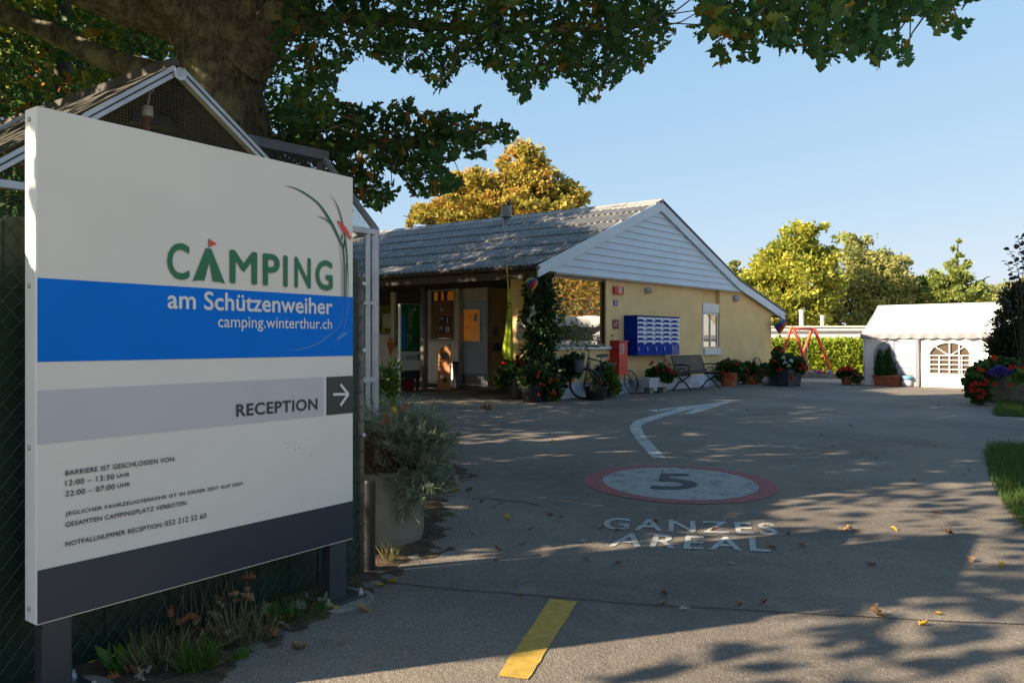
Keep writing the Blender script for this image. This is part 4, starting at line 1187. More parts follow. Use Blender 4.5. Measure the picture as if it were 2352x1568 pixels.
# flue on the roof and a bird sitting on it
fx = FB.o
def roof_at(px, py):
    """where the view ray meets the near roof slope"""
    d = Vector(((px - CX) / F, 1, -(py - CY) / F)); o = Vector((0, 0, H))
    p0 = FB.w(ET, -.12, EZ); e1 = FB.m.to_3x3() @ slope; e2 = FB.m.to_3x3() @ Vector((vl.x, vl.y, 0)); n = e1.cross(e2)
    return o + d * ((p0 - o).dot(n) / d.dot(n))
fp = roof_at(1163, 521)
s_ = fp.y / F
fl = thing('flue', 'grey metal flue pipe with wide cowl rising from the corrugated roof', 'flue', fp)
M_ZINC = mat('weathered_zinc', (.22, .23, .23), .6, .4, var=.3, scale=6, bump=.1)
mb = MB(); mb.lathe(fp, [(8 * s_, -.25), (8 * s_, 23 * s_)], 20); mb.build('pipe', M_ZINC, fl, smooth=True)
mb = MB(); mb.lathe(fp, [(7 * s_, 21 * s_), (12.5 * s_, 22 * s_), (12.8 * s_, 47 * s_), (11.8 * s_, 47.3 * s_), (11.6 * s_, 40 * s_)], 24); mb.build('cowl', M_ZINC, fl)
mb = MB(); mb.lathe(fp, [(16 * s_, -.12), (11 * s_, .02), (8.4 * s_, .10)], 20); mb.build('flashing', M_ZINC, fl)
bp_ = fp + Vector((5.5 * s_, -.05, 47.5 * s_))
M_BIRD = mat('black_feathers', (.010, .010, .014), .5, var=.3, scale=30)
mb = MB(); 
mb.tube([bp_ + Vector(p) * s_ for p in ((-1.5, 1, -2.5), (-.5, .5, 1), (.3, 0, 5), (.6, -.2, 9), (.8, -.4, 11.5), (1.2, -.8, 13), (1.6, -1.2, 14.2))], [1.1 * s_, 3.6 * s_, 4.6 * s_, 3.4 * s_, 2.3 * s_, 2.4 * s_, 1.0 * s_], 12)
mb.tube([bp_ + Vector(p) * s_ for p in ((1.6, -1.4, 13.2), (3.6, -2.2, 12.8))], [.9 * s_, .15 * s_], 8)
mb.tube([bp_ + Vector((-.6, 0, -.4)) * s_, bp_ + Vector((-.6, 0, 2)) * s_], .4 * s_, 5); mb.tube([bp_ + Vector((1.2, 0, -.4)) * s_, bp_ + Vector((1.2, 0, 2)) * s_], .4 * s_, 5)
o = mb.build('bird', M_BIRD, smooth=True); tag(o, 'small black bird perched upright on the metal flue', 'bird')
for n_, (a_, b_, c_, d_) in (('upper', (1186, 738, 1207, 757)), ('lower', (1186, 760, 1204, 779))):
    panel_on(FS, 'wall_notice', a_, b_, c_, d_, -.001, M_PAPER, n_ + ' white notice sheet on the dark porch wall beside the ivy', 'notice', .012)

# ------------------------------------------------------------ aviary behind the fence: aluminium frames, netting, gabled roofs
AV = Frame((-1.153 - .676 * 3.3, 6.5 - .737 * 3.3), (.676, .737))   # x = 3.3 at the right corner
AX = 3.3; EZ_ = 2.24
M_NET = mesh_mat('aviary_netting', (.045, .045, .042), .021, .09, .2)
M_ALUF = mat('aviary_aluminium', (.40, .42, .46), .42, .55, var=.12, scale=7, bump=.05)
M_TARP = mat('weathered_roof_panel', (.050, .045, .038), .7, var=.4, scale=4, bump=.3, bscale=30)
M_RAILG = mat('grey_rail', (.085, .095, .11), .45, .3, var=.2, scale=8)
av = thing('aviary', 'wire netting aviary with white aluminium gable frames behind the sign and fence', 'aviary', (*AV.w(1.6, .8, 0)[:2], 0), AV.ang)

def uvpanel(name, q, m, parent):
    """a flat panel through four points, with true-size UVs so the netting has real pitch"""
    q = [Vector(p) for p in q]
    Mi = ROOT[parent.name].inverted()
    ex = (q[1] - q[0]).normalized(); nn = ex.cross(q[-1] - q[0]).normalized(); ey = nn.cross(ex)
    me = bpy.data.meshes.new(name); me.from_pydata([tuple(Mi @ p) for p in q], [], [tuple(range(len(q)))])
    uv = me.uv_layers.new(name='UVMap')
    for i, p in enumerate(q): uv.data[i].uv = ((p - q[0]).dot(ex), (p - q[0]).dot(ey))
    me.materials.append(m)
    o = bpy.data.objects.new(name, me); COL.objects.link(o); o.parent = parent; ROOT[o.name] = ROOT[parent.name]
    KIDS.setdefault(parent.name, []).append(o)
    return o
def A(x, d, z): return AV.w(x, d, z)
def bar(p, q, w=.04, h=None):
    """square aluminium section between two points, with a groove line"""
    h = h or w
    p = Vector(p); q = Vector(q); d = (q - p); L_ = d.length
    M_ = Matrix.Translation(p) @ d.to_track_quat('X', 'Z').to_matrix().to_4x4()
    return M_, L_, w, h
def bars(name, lst, m, parent, w=.04, bevel=.004):
    mb = MB()
    for p, q in lst:
        M_, L_, w_, h_ = bar(p, q, w)
        mb.box(0, L_, -w / 2, w / 2, -w / 2, w / 2, M_)
    return mb.build(name, m, parent, bevel=bevel)
gx0, gxa, gx1 = AX - 2.80, AX - 1.683, AX - .55
GA = 3.14
# corner posts
for x in (AX, AX - 3.13, AX - 1.6, AX - .55):
    bars('frame_post', [(A(x, 0, 0), A(x, 0, EZ_))], M_ALUF, av, .055)
for x in (AX,):
    bars('frame_post', [(A(x - .075, .0, 0), A(x - .075, .0, EZ_ - .03))], M_ALUF, av, .04)
bars('frame_post', [(A(AX, 1.1, 0), A(AX, 1.1, EZ_))], M_ALUF, av, .05)
bars('eave_rail', [(A(-.6, 0, EZ_ - .02), A(AX + .03, 0, EZ_ - .02))], M_ALUF, av, .05)
bars('eave_rail', [(A(AX, .03, EZ_ - .02), A(AX, 1.1, EZ_ - .02))], M_ALUF, av, .045)
bars('mid_rail', [(A(AX - .6, 0, .98), A(AX, 0, .98)), (A(AX, 0, .98), A(AX, 1.1, .98))], M_ALUF, av, .045)
bars('mid_rail', [(A(AX - .6, 0, 1.62), A(AX, 0, 1.62))], M_ALUF, av, .035)
# front gable
for (xa_, za_), (xb_, zb__) in (((gx0, EZ_ + .02), (gxa - .012, GA)), ((gxa + .012, GA), (gx1, EZ_ + .02))):
    bars('gable_frame', [(A(xa_, -.012, za_), A(xb_, -.012, zb__))], M_ALUF, av, .066)
    bars('frame_groove', [(A(xa_, -.0455, za_), A(xb_, -.0455, zb__))], M_BLACK, av, .010, 0)
mb = MB(AV.m @ Matrix.Translation((gxa, -.055, GA - .03)) @ Matrix.Rotation(math.pi / 2, 4, 'X')); mb.lathe((0, 0, 0), [(.045, 0), (.045, .006), (.015, .008), (.012, .016)], 8); mb.build('corner_bracket', M_STEEL, av)
uvpanel('gable_netting', [A(gx0, .01, EZ_), A(gx1, .01, EZ_), A(gxa, .01, GA - .03)], M_NET, av)
uvpanel('front_netting', [A(-.6, .012, 0), A(AX, .012, 0), A(AX, .012, EZ_), A(-.6, .012, EZ_)], M_NET, av)
uvpanel('end_netting', [A(AX - .005, .02, 0), A(AX - .005, 1.1, 0), A(AX - .005, 1.1, EZ_), A(AX - .005, .02, EZ_)], M_NET, av)
# gabled roof going back from the front gable
D_ = 3.2; sl = Vector((-.82, .57)); slv = (Vector((sl.x, sl.y)).dot(AV.a), Vector((sl.x, sl.y)).dot(AV.n))
def back(x, z, s): return A(x + slv[0] * s, slv[1] * s, z)
mb = MB()
for sgn, xe in ((-1, gx0 - .06), (1, gx1 + .02)):
    ze = EZ_
    q = [back(gxa, GA + .045, .0), back(xe, ze + .045, .0), back(xe, ze + .045, D_), back(gxa, GA + .045, D_)]
    mb.prism(q if sgn > 0 else q[::-1], (0, 0, .012))
mb.build('roof_panels', M_TARP, av)
bars('ridge_rail', [(back(gxa, GA + .06, .01), back(gxa, GA + .06, D_))], M_TARP, av, .06)
for s in (2.1,): bars('purlin', [(back(gx0, EZ_ + .10, s), back(gxa, GA + .08, s))], M_ALUF, av, .03)
# second lower gable to the left
lx_ = gx0 - 1.9
bars('gable_frame', [(A(gx0 - .15, .25, EZ_ + .06), A(gx0 - 1.3, .25, GA - .18))], M_ALUF, av, .07)
mb = MB(); mb.prism([back(gx0 - .18, EZ_ + .10, .5), back(gx0 - .18, EZ_ + .10, 2.6), back(gx0 - 1.5, EZ_ + .55, 2.6), back(gx0 - 1.5, EZ_ + .55, .5)], (0, 0, .012)); mb.build('roof_panels', M_TARP, av)
# right wing with a ridge parallel to the front
rzz = 2.93; rd_ = .60; rx_ = AX - .02
bars('ridge_rail', [(A(gx1 - 1.2, rd_, rzz + .01), A(rx_ + .02 - .08, rd_, rzz + .01))], M_RAILG, av, .085)
bars('rake_frame', [(A(rx_ - .10, rd_, rzz), A(AX + .01, 0.0, EZ_))], M_ALUF, av, .045)
bars('rake_frame', [(A(rx_ - .10, rd_, rzz), A(AX, 1.1, EZ_))], M_ALUF, av, .045)
M_NETD = mesh_mat('fine_netting', (.06, .06, .06), .012, .22, .3)
uvpanel('roof_netting', [A(gx1 - .3, .01, EZ_ + .005), A(AX, .01, EZ_ + .005), A(rx_ - .10, rd_, rzz), A(gx1 - .9, rd_, rzz)], M_NETD, av)
uvpanel('roof_netting', [A(gx1 - .3, 1.1, EZ_), A(AX, 1.1, EZ_), A(rx_ - .10, rd_, rzz), A(gx1 - .9, rd_, rzz)], M_NETD, av)
uvpanel('end_netting', [A(AX - .01, .01, EZ_), A(AX - .01, 1.1, EZ_), A(rx_ - .10, rd_, rzz)], M_NET, av)
uvpanel('rear_netting', [A(-.6, 1.12, 0), A(AX, 1.12, 0), A(AX, 1.12, EZ_), A(-.6, 1.12, EZ_)], M_NET, av)
mb = MB(AV.m); mb.box(-.6, 2.6, 1.125, 1.14, .02, 1.75); mb.build('privacy_panel', M_STRIP, av)
# hanging rope perch
M_ROPE = mat('brown_rope', (.16, .075, .05), .9, var=.3, scale=30, bump=.4, bscale=80)
ptop = AV.hit(338, 258, .35); pb = (ptop[0] - .05, ptop[1] - .75)
rp = thing('rope_perch', 'thick brown rope perch with white wrapped end hanging in the aviary gable', 'rope', AV.w(pb[0], .35, pb[1]), AV.ang)
mb = MB(AV.m)
for k in range(3):
    pts = []
    for i in range(60):
        f_ = i / 59; x = ptop[0] + (pb[0] - ptop[0]) * f_; z = ptop[1] + (pb[1] - ptop[1]) * f_; a = f_ * 26 + k * 2.094
        pts.append((x + .014 * math.cos(a), .35 + .014 * math.sin(a), z))
    mb.tube(pts, .017, 6)
mb.build('rope', M_ROPE, rp, smooth=True)
mb = MB(AV.m); mb.lathe((ptop[0] + .004, .35, ptop[1] - .03), [(.036, 0), (.038, .03), (.037, .07), (.02, .08)], 14); mb.build('wrapped_end', M_WHT, rp, smooth=True)
mb = MB(AV.m); mb.tube([(ptop[0] + .004, .35, ptop[1] + .05), (ptop[0] + .02, .35, ptop[1] + .14), (ptop[0] + .05, .35, ptop[1] + .17)], .006, 6); mb.build('cord', M_WHT, rp)
# ------------------------------------------------------------ planting helpers
M_GER = leaf_mat('geranium_leaf', [(0, (.018, .055, .012)), (.5, (.035, .085, .018)), (.85, (.06, .12, .025)), (1, (.10, .14, .04))], .25)
M_IVY = leaf_mat('ivy_leaf', [(0, (.012, .038, .012)), (.5, (.022, .06, .016)), (.85, (.045, .085, .025)), (1, (.12, .13, .05))], .25)
M_LIME = leaf_mat('light_green_leaf', [(0, (.05, .13, .015)), (.6, (.10, .21, .03)), (1, (.20, .28, .05))], .35)
M_STALK = mat('green_stalk', (.05, .075, .025), .8, var=.3)
M_PET = leaf_mat('red_petal', [(0, (.42, .012, .010)), (.6, (.62, .030, .012)), (1, (.75, .09, .03))], .3)
M_PETP = leaf_mat('orange_red_petal', [(0, (.60, .05, .02)), (1, (.75, .16, .05))], .3)
M_PETW = leaf_mat('white_petal', [(0, (.55, .55, .52)), (1, (.7, .7, .7))], .3)
M_PETV = leaf_mat('violet_petal', [(0, (.05, .03, .22)), (1, (.12, .08, .38))], .3)
M_TERRA = mat('terracotta', (.36, .105, .045), .85, var=.18, scale=6, bump=.1, bscale=60)
M_DGREEN = mat('dark_green_pot', (.016, .026, .018), .5, var=.25)
M_DGREY = mat('dark_grey_pot', (.009, .010, .012), .6, var=.2)
FLOWER = {}
def flower_head(name, p, r, parent, m, n=26):
    """one rounded head of small petals; copies share the mesh data of the first of its kind and size"""
    key = (m.name,)
    if key not in FLOWER:
        d = unit(rng.normal(size=(n, 3)) + np.array([0, 0, .35]))
        P = d * .55 + rng.normal(size=(n, 3)) * .05
        o = leaves(name, P, d + rng.normal(size=(n, 3)) * .6, np.full(n, .62), 'round', m)
        me = o.data
        off = np.array(o.location)
        me.transform(Matrix.Translation(o.location))
        bpy.data.objects.remove(o)
        FLOWER[key] = me
    o = bpy.data.objects.new(name, FLOWER[key]); COL.objects.link(o)
    Mi = ROOT[parent.name].inverted()
    o.parent = parent
    o.matrix_local = Mi @ Matrix.Translation(p) @ Matrix.Rotation(random.random() * 6, 4, 'Z') @ Matrix.Scale(r, 4)
    KIDS.setdefault(parent.name, []).append(o)
    return o
def plant(root, blobs, n, s, mt, kind='round', flowers=(), fm=None, fr=.05, stalks=10, part='foliage', shell=.35, base=None):
    """foliage in ellipsoids (world), with flower heads on stalks"""
    P, d, idx = blob_points(blobs, n, shell)
    P[:, 2] = np.maximum(P[:, 2], .02)
    clump = rng.random(len(blobs))[idx]
    D = d + rng.normal(size=(n, 3)) * .5; D[:, 2] += .2
    fo = leaves(part, P, D, s * (.6 + .8 * rng.random(n)), kind, mt, root, np.clip(.35 * clump + .65 * rng.random(n), 0, 1), nup=1.0)
    mb = MB()
    for k in range(stalks):
        b = blobs[k % len(blobs)]
        q = Vector((b[0], b[1], b[2])) + Vector([random.gauss(0, .4) * b[3 + i] for i in range(3)])
        st_ = base or Vector((b[0], b[1], max(.03, b[2] - b[5])))
        mb.tube([st_, st_.lerp(q, .5) + Vector((random.gauss(0, .03), random.gauss(0, .03), .02)), q], [.008, .006, .003], 5)
    if stalks: mb.build('stalks', M_STALK, root)
    for p in flowers: flower_head('flower', Vector(p), fr * .60 * random.uniform(.8, 1.2), root, fm or M_PET)
    return fo
def Bp(px, py, Y, rx, rz, ry=None):
    """ellipsoid at an image place and distance, radii given in the same image units"""
    p = W(px, py, Y); k = Y / F
    return (p.x, p.y, p.z, rx * k, (ry if ry else rx) * k, rz * k)
def FP(lst, Y, front=.0): return [W(x, y, Y - front) for x, y in lst]

# ------------------------------------------------------------ concrete ring planter with silvery herbs, beside the fence
pc = Vector((-.845, 5.02, 0)); pr = .27
pl = thing('concrete_planter', 'round weathered concrete planter with silvery herb and dry brown stems beside the fence', 'planter', pc)
mb = MB(); mb.lathe(pc, [(pr * .93, .015), (pr * .97, .04), (pr, .09), (pr, .47), (pr - .012, .485), (pr - .045, .485), (pr - .05, .42)], 48)
def conc_mat():
    return mat('stained_concrete', (.10, .088, .062), .95, var=.4, scale=3.2, bump=.22, bscale=110, detail=9, col2=(.22, .20, .16), spec=.15)
mb.build('pot', conc_mat(), pl, smooth=True)
mb = MB(); mb.lathe(pc, [(pr - .05, .40), (pr - .10, .44), (.02, .455)], 32); mb.build('soil', M_SOIL, pl)
M_SILV = leaf_mat('silver_leaf', [(0, (.10, .13, .09)), (.5, (.19, .235, .165)), (.85, (.28, .32, .22)), (1, (.40, .40, .24))], .3)
M_DRY = leaf_mat('dry_stem', [(0, (.05, .026, .014)), (.6, (.11, .055, .03)), (1, (.22, .15, .09))], .2)
def sprigs(n, centre, spread, up, length, out):
    """upright shoots each set with narrow leaves in whorls"""
    P = []; D = []; S = []; mbs = MB(); R = []
    for i in range(n):
        a = random.random() * 6.283; r = math.sqrt(random.random())
        b = Vector(centre) + Vector((math.cos(a) * r * spread[0], math.sin(a) * r * spread[1], random.uniform(0, spread[2])))
        d = Vector((math.cos(a) * r * out + random.gauss(0, .18), math.sin(a) * r * out + random.gauss(0, .18), up + random.gauss(0, .15))).normalized()
        L_ = length * random.uniform(.6, 1.15); cl = random.random()
        tip = b + d * L_
        mbs.tube([b, b.lerp(tip, .5) + Vector((0, 0, -.008)), tip], [.003, .0024, .0014], 4, False)
        for k in range(15):
            f_ = .15 + .85 * k / 14
            for j in range(3):
                t = random.random() * 6.283
                x = d.orthogonal().normalized(); y = d.cross(x)
                o = x * math.cos(t) + y * math.sin(t)
                P.append(b + d * L_ * f_); D.append(o * .9 + d * (.45 + .8 * f_)); S.append(random.uniform(.034, .060)); R.append(min(1, max(0, .55 * cl + .45 * random.random())))
    return np.array(P), np.array(D), np.array(S), np.array(R), mbs
hp = pc + Vector((.19, -.04, .47))
P1, D1, S1, R1, m1 = sprigs(270, hp, (.17, .21, .26), .75, .17, 1.2)
P2, D2, S2, R2, m2_ = sprigs(90, pc + Vector((.25, -.12, .34)), (.12, .14, .14), .1, .15, 1.5)
P3, D3, S3, R3, m3 = sprigs(40, pc + Vector((-.16, -.16, .42)), (.10, .08, .05), .6, .18, 1.0)
P4, D4, S4, R4, m4 = sprigs(50, pc + Vector((-.02, .18, .52)), (.18, .08, .08), 1.0, .34, .6)
P5, D5, S5, R5, m5 = sprigs(9, pc + Vector((.17, -.24, .40)), (.05, .03, .02), -1.0, .22, .3)
leaves('foliage', np.concatenate([P1, P2, P3, P4, P5]), np.concatenate([D1, D2, D3, D4, D5]), np.concatenate([S1, S2, S3, S4, S5]), 'needle', M_SILV, pl, np.concatenate([R1, R2, R3, R4, R5]), nup=.3)
for m_ in (m1, m2_, m3, m4, m5): pass
m1.v_all = None
mm = MB()
for m_ in (m1, m2_, m3, m4, m5): mm.add(m_.v, m_.f)
mm.build('stems', mat('herb_stem', (.16, .15, .09), .9, var=.3), pl)
n = 1500
a = rng.random(n) * 6.283; r = np.sqrt(rng.random(n))
Pd = np.column_stack([pc.x - .02 + .15 * r * np.cos(a), pc.y - .12 + .15 * r * np.sin(a), .46 + .24 * rng.random(n) * (1 - r * .5)])
Dd = np.column_stack([rng.normal(size=n) * .6, rng.normal(size=n) * .6, .4 + rng.random(n)])
leaves('dry_stems', Pd, Dd, (.07 + .12 * rng.random(n)), 'blade', M_DRY, pl, nup=0)

# ------------------------------------------------------------ leafy plant and things left of the porch board
ps = thing('leafy_shrub', 'bright green leafy plant growing at the left end of the porch behind the aviary post', 'shrub', G(893, 936))
Ysh = 14.5
plant(ps, [Bp(880, 870, Ysh, 24, 26), Bp(900, 890, Ysh, 20, 26), Bp(885, 925, Ysh, 28, 24), Bp(905, 850, Ysh, 12, 16)], 700, .12, M_LIME, 'lance', stalks=14)
kf = P_(896, 795, -.35)
kt = thing('face_kite', 'orange diamond shaped kite with smiling face and yellow tail hanging by the white boards', 'decoration', FV.w(kf[0], -.35, kf[1]), FV.ang)
M_ORA = mat('kite_orange', (.62, .17, .03), .6, var=.1)
mb = MB(FV.m)
Kx, Kz = kf
mb.prism([(Kx, -.35, Kz + .28), (Kx + .17, -.35, Kz + .06), (Kx + .02, -.35, Kz - .32), (Kx - .15, -.35, Kz + .06)], (0, .012, 0)); mb.build('sail', M_ORA, kt)
mb = MB(FV.m); mb.tube([(Kx - .06, -.356, Kz - .02), (Kx - .04, -.356, Kz - .12), (Kx + .02, -.356, Kz - .15), (Kx + .07, -.356, Kz - .10), (Kx + .08, -.356, Kz - .0)], .008, 6)
for e_ in (-.05, .06): mb.lathe((Kx + e_, -.358, Kz + .06), [(.014, -.02), (.014, .02)], 8)
mb.build('smile', mat('kite_face', (.12, .02, .005), .6), kt)
mb = MB(FV.m); mb.tube([(Kx, -.345, Kz + .28), (Kx + .03, -.2, Kz + .42), (Kx + .05, -.05, Kz + .50)], .004, 5); mb.build('cord', M_WHT, kt)
mb = MB(FV.m)
pts = [(Kx + .02 + .05 * math.sin(k * .9), -.35, Kz - .32 - .06 * k) for k in range(10)]
rows = [[Vector(p) + Vector((-.03, .01 * math.sin(k), .0)), Vector(p) + Vector((.035, -.012 * math.cos(k), .02))] for k, p in enumerate(pts)]
mb.grid(rows); mb.build('tail', mat('kite_tail_yellow', (.55, .48, .03), .6, var=.2), kt)

# ------------------------------------------------------------ campsite map board
gb = G(943, 899)
FM = Frame((gb.x - .35, gb.y - .30), (.6761, .7368))
mxa, mza = FM.hit(920, 697); mxb, _ = FM.hit(965.5, 697)
mp = thing('map_board', 'narrow standing board with green site map and reception arrow in front of porch post', 'sign board', (*FM.w((mxa + mxb) / 2, .05, 0)[:2], 0), FM.ang)
mb = MB(FM.m); mb.box(mxa, mxb, 0, .10, .42, mza); mb.build('panel', M_SWHITE, mp, bevel=.005)
mb = MB(FM.m); mb.box(mxa - .004, mxa - .0005, .002, .098, .02, mza); mb.build('side_cap', M_SSIDE, mp)
wv = mxb - mxa
def band2(name, m, x0, x1, pt, pb, off=-.003):
    zt = FM.hit(943, pt)[1]; zb = FM.hit(943, pb)[1]
    mb = MB(FM.m); mb.box(mxa + wv * x0, mxa + wv * x1, off, -.0006, zb, zt); return mb.build(name, m, mp), zt, zb
_, mt_, mb0 = band2('map_green', mat('map_green', (.006, .13, .03), .35, var=.15, scale=3), .03, .97, 699, 807)
mb = MB(FM.m)
fr_ = lambda x, z: (mxa + wv * x, -.0042, mb0 + (mt_ - mb0) * z)
mb.poly([fr_(*p) for p in ((.03, .06), (.28, .06), (.27, .2), (.22, .35), (.25, .5), (.20, .62), (.16, .74), (.06, .83), (.03, .84))]); mb.build('map_lake', mat('map_blue', (.01, .15, .48), .35, var=.1), mp)
mb = MB(FM.m)
for cx_, z0_, z1__ in ((.36, .12, .38), (.44, .42, .93), (.52, .13, .36), (.55, .52, .90), (.66, .80, .93), (.72, .86, .94)):
    z = z0_
    while z < z1__:
        w_ = random.uniform(.02, .05); mb.poly([fr_(cx_ - w_, z), fr_(cx_ + w_, z), fr_(cx_ + w_, z + .010), fr_(cx_ - w_, z + .010)]); z += random.choice((.018, .018, .022, .04))
mb.build('map_list', M_PICW, mp)
mb = MB(FM.m); mb.poly([fr_(*p) for p in ((.36, .06), (.62, .12), (.94, .20), (.94, .34), (.66, .32), (.5, .22), (.4, .14))]); mb.build('map_field', mat('map_dark_green', (.006, .075, .02), .4), mp)
b1, z1a, z1b = band2('reception_band', M_SLILAC, .02, .80, 814, 827)
b2, z2a, z2b = band2('arrow_field', M_SDARK, .83, .995, 814, 827)
mb = MB(FM.m); put_text(mb, 'RECEPTION', lambda u, v: FM.m.inverted() @ FM.w(mxa + wv * (.28 + .48 * u), -.0045, z1b + (z1a - z1b) * (.25 + .4 * v)), .02); mb.build('lettering', M_STEXT, mp)
mb = MB(FM.m); zc_ = (z2a + z2b) / 2; xc_ = mxa + wv * .91; q = lambda dx, dz: (xc_ + dx, -.0045, zc_ + dz)
mb.poly([q(-.04, -.008), q(.03, -.008), q(.03, .008), q(-.04, .008)]); mb.poly([q(.005, .042), q(-.008, .032), q(.03, 0), q(.045, 0)]); mb.poly([q(.005, -.042), q(.045, -.0005), q(.03, -.0005), q(-.008, -.032)]); mb.build('arrow', M_SLET, mp)
band2('base_band', M_SDARK, .005, .995, 850, 871)
for x in (.08, .92):
    mb = MB(FM.m); mb.box(mxa + wv * x - .03, mxa + wv * x + .03, .02, .08, 0, .419); mb.build('leg', M_POST, mp)
# red crate behind the board legs
rc = thing('red_crate', 'dark red plastic crate standing behind the legs of the map board', 'crate', FM.w((mxa + mxb) / 2, .36, 0), FM.ang)
M_CRATE = mat('crate_red', (.22, .012, .016), .5, var=.2)
mb = MB(FM.m); x0_, x1_ = mxa + .06, mxb - .08
mb.box(x0_, x1_, .16, .50, .012, .04); mb.box(x0_, x1_, .16, .175, .04, .40); mb.box(x0_, x1_, .485, .50, .04, .40); mb.box(x0_, x0_ + .015, .176, .484, .04, .40); mb.box(x1_ - .015, x1_, .176, .484, .04, .40); mb.build('body', M_CRATE, rc, bevel=.004)
mb = MB(FM.m); mb.box(x0_ - .012, x1_ + .012, .148, .159, .36, .40); mb.box(x0_ - .012, x1_ + .012, .501, .512, .36, .40)
for k in range(5): xx = x0_ + (x1_ - x0_) * (k + .5) / 5; mb.box(xx - .006, xx + .006, .150, .159, .05, .355)
mb.build('rim', M_CRATE, rc)

# heart board and bin by the door
hb = G(1018, 894)
FH = Frame((hb.x, hb.y), (.86, -.51))
hx0, _ = FH.hit(1003.5, 850); hx1, hzt = FH.hit(1032, 788)
M_WOOD = mat('orange_wood', (.42, .165, .055), .7, var=.15, scale=2.5, bump=.15, bscale=25, col2=(.52, .23, .085))
ht = thing('heart_board', 'upright orange wooden board with two heart shapes beside the metal bin', 'decoration', (hb.x, hb.y, 0), FH.ang)
lean = Matrix.Rotation(math.radians(-3), 4, 'X')
mb = MB(FH.m @ lean); mb.prism([(hx0, 0, .04), (hx1, 0, .04), (hx1, 0, hzt), (hx0 + .02, 0, hzt - .16)], (0, .025, 0)); mb.build('board', M_WOOD, ht, bevel=.003)
mb = MB(FH.m); mb.box(hx0 - .05, hx1 + .06, -.08, .14, .0, .039); mb.build('foot', M_WOOD, ht)
def heart(cx, cz, s, y):
    return [(cx + s * 16 * math.sin(t) ** 3 / 17, y, cz + s * (13 * math.cos(t) - 5 * math.cos(2 * t) - 2 * math.cos(3 * t) - math.cos(4 * t)) / 17) for t in np.linspace(0, 2 * math.pi, 40, endpoint=False)]
zz = lambda py: FH.hit(1018, py)[1]
mb = MB(FH.m @ lean); mb.prism(heart((hx0 + hx1) / 2 + .0, zz(817), .125, -.012), (0, .011, 0)); mb.build('heart', M_BLACK, ht)
mb = MB(FH.m @ lean); mb.prism(heart((hx0 + hx1) / 2 + .06, zz(873), .085, -.016), (0, .015, 0)); mb.build('heart', mat('heart_brown', (.10, .03, .015), .7), ht)
mb = MB(FH.m @ lean); mb.prism(heart((hx0 + hx1) / 2 - .045, zz(866), .065, -.010), (0, .009, 0)); mb.build('heart', M_STEEL, ht)
mb = MB(FH.m @ lean); a_ = (hx0 + hx1) / 2; mb.tube([(a_ - .16, -.02, zz(833)), (a_ + .16, -.02, zz(822))], .012, 8); mb.build('stick', M_WOOD, ht)
bg = G(1044, 892); k_ = bg.y / F
bn = thing('metal_bin', 'slim cylindrical metal ash bin standing by the grey entrance door', 'bin', bg)
mb = MB(); mb.lathe(bg, [(9.6 * k_, 0), (9.8 * k_, .02), (9.8 * k_, 58 * k_)], 28); mb.build('body', M_ALU, bn, smooth=True)
mb = MB(); mb.lathe(bg, [(10.1 * k_, 58 * k_), (10.1 * k_, 62 * k_), (7.5 * k_, 62.3 * k_), (7.2 * k_, 60 * k_)], 28); mb.build('rim', M_BLACK, bn)

# ------------------------------------------------------------ ivy on the corner, pots with geraniums
iv = thing('ivy', 'tall column of dark climbing ivy covering the corner of the building by the porch', 'climbing plant', FB.w(-.1, -.2, 0))
ivb = []
for k in range(16):
    z = .15 + k * .172
    w_ = .40 if 2 < k < 14 else .30
    c_ = FB.w(-.30 + random.uniform(-.10, .10), .12 + random.uniform(-.1, .1), z); ivb.append((c_.x, c_.y, c_.z, w_ * .95, w_ * .75, .22))
for k in range(8):
    z = random.uniform(.1, .8)
    c_ = FB.w(random.uniform(-.75, .28), random.uniform(-.15, .15), z); ivb.append((c_.x, c_.y, c_.z, .26, .22, .24))
n = 5800
P, d, idx = blob_points(ivb, n, .35)
leaves('foliage', P, d + rng.normal(size=(n, 3)) * .5 + np.array([0, -.1, -.5]), .055 + .05 * rng.random(n), 'maple', M_IVY, iv, nup=.2)
mb = MB()
for k in range(7):
    x_ = random.uniform(-.5, 0); pts = [FB.w(x_ + random.gauss(0, .05), .1 + random.gauss(0, .04), z) for z in np.linspace(0, 2.7, 12)]
    mb.tube(pts, np.linspace(.016, .005, 12), 6)
mb.build('stems', mat('ivy_stem', (.05, .035, .02), .9, var=.3), iv)
# tendrils along the window
n = 260
tt = np.abs(rng.normal(size=n)) * .50; zz_ = 1.05 + rng.random(n) * 1.5 * np.exp(-tt * 1.0) + .05
tt = np.where(zz_ < 1.75, tt * 1.5, tt * .5)
Pt = np.array([FB.w(a__, -.06 - random.random() * .12, b__) for a__, b__ in zip(tt, zz_)])
leaves('tendril_leaves', Pt, rng.normal(size=(n, 3)) + np.array([0, 0, .5]), .06 + .07 * rng.random(n), 'lance', M_LIME, iv, .8 * rng.random(n), nup=.4)
mb = MB()
for k in range(14):
    x0_ = random.uniform(0, 1.0); z0_ = random.uniform(1.1, 1.25)
    mb.tube([FB.w(x0_, -.08, z0_), FB.w(x0_ + random.uniform(-.05, .1), -.10, z0_ + .2), FB.w(x0_ + random.uniform(-.1, .2), -.10, z0_ + random.uniform(.3, .55))], .004, 4)
mb.build('tendrils', M_STALK, iv)

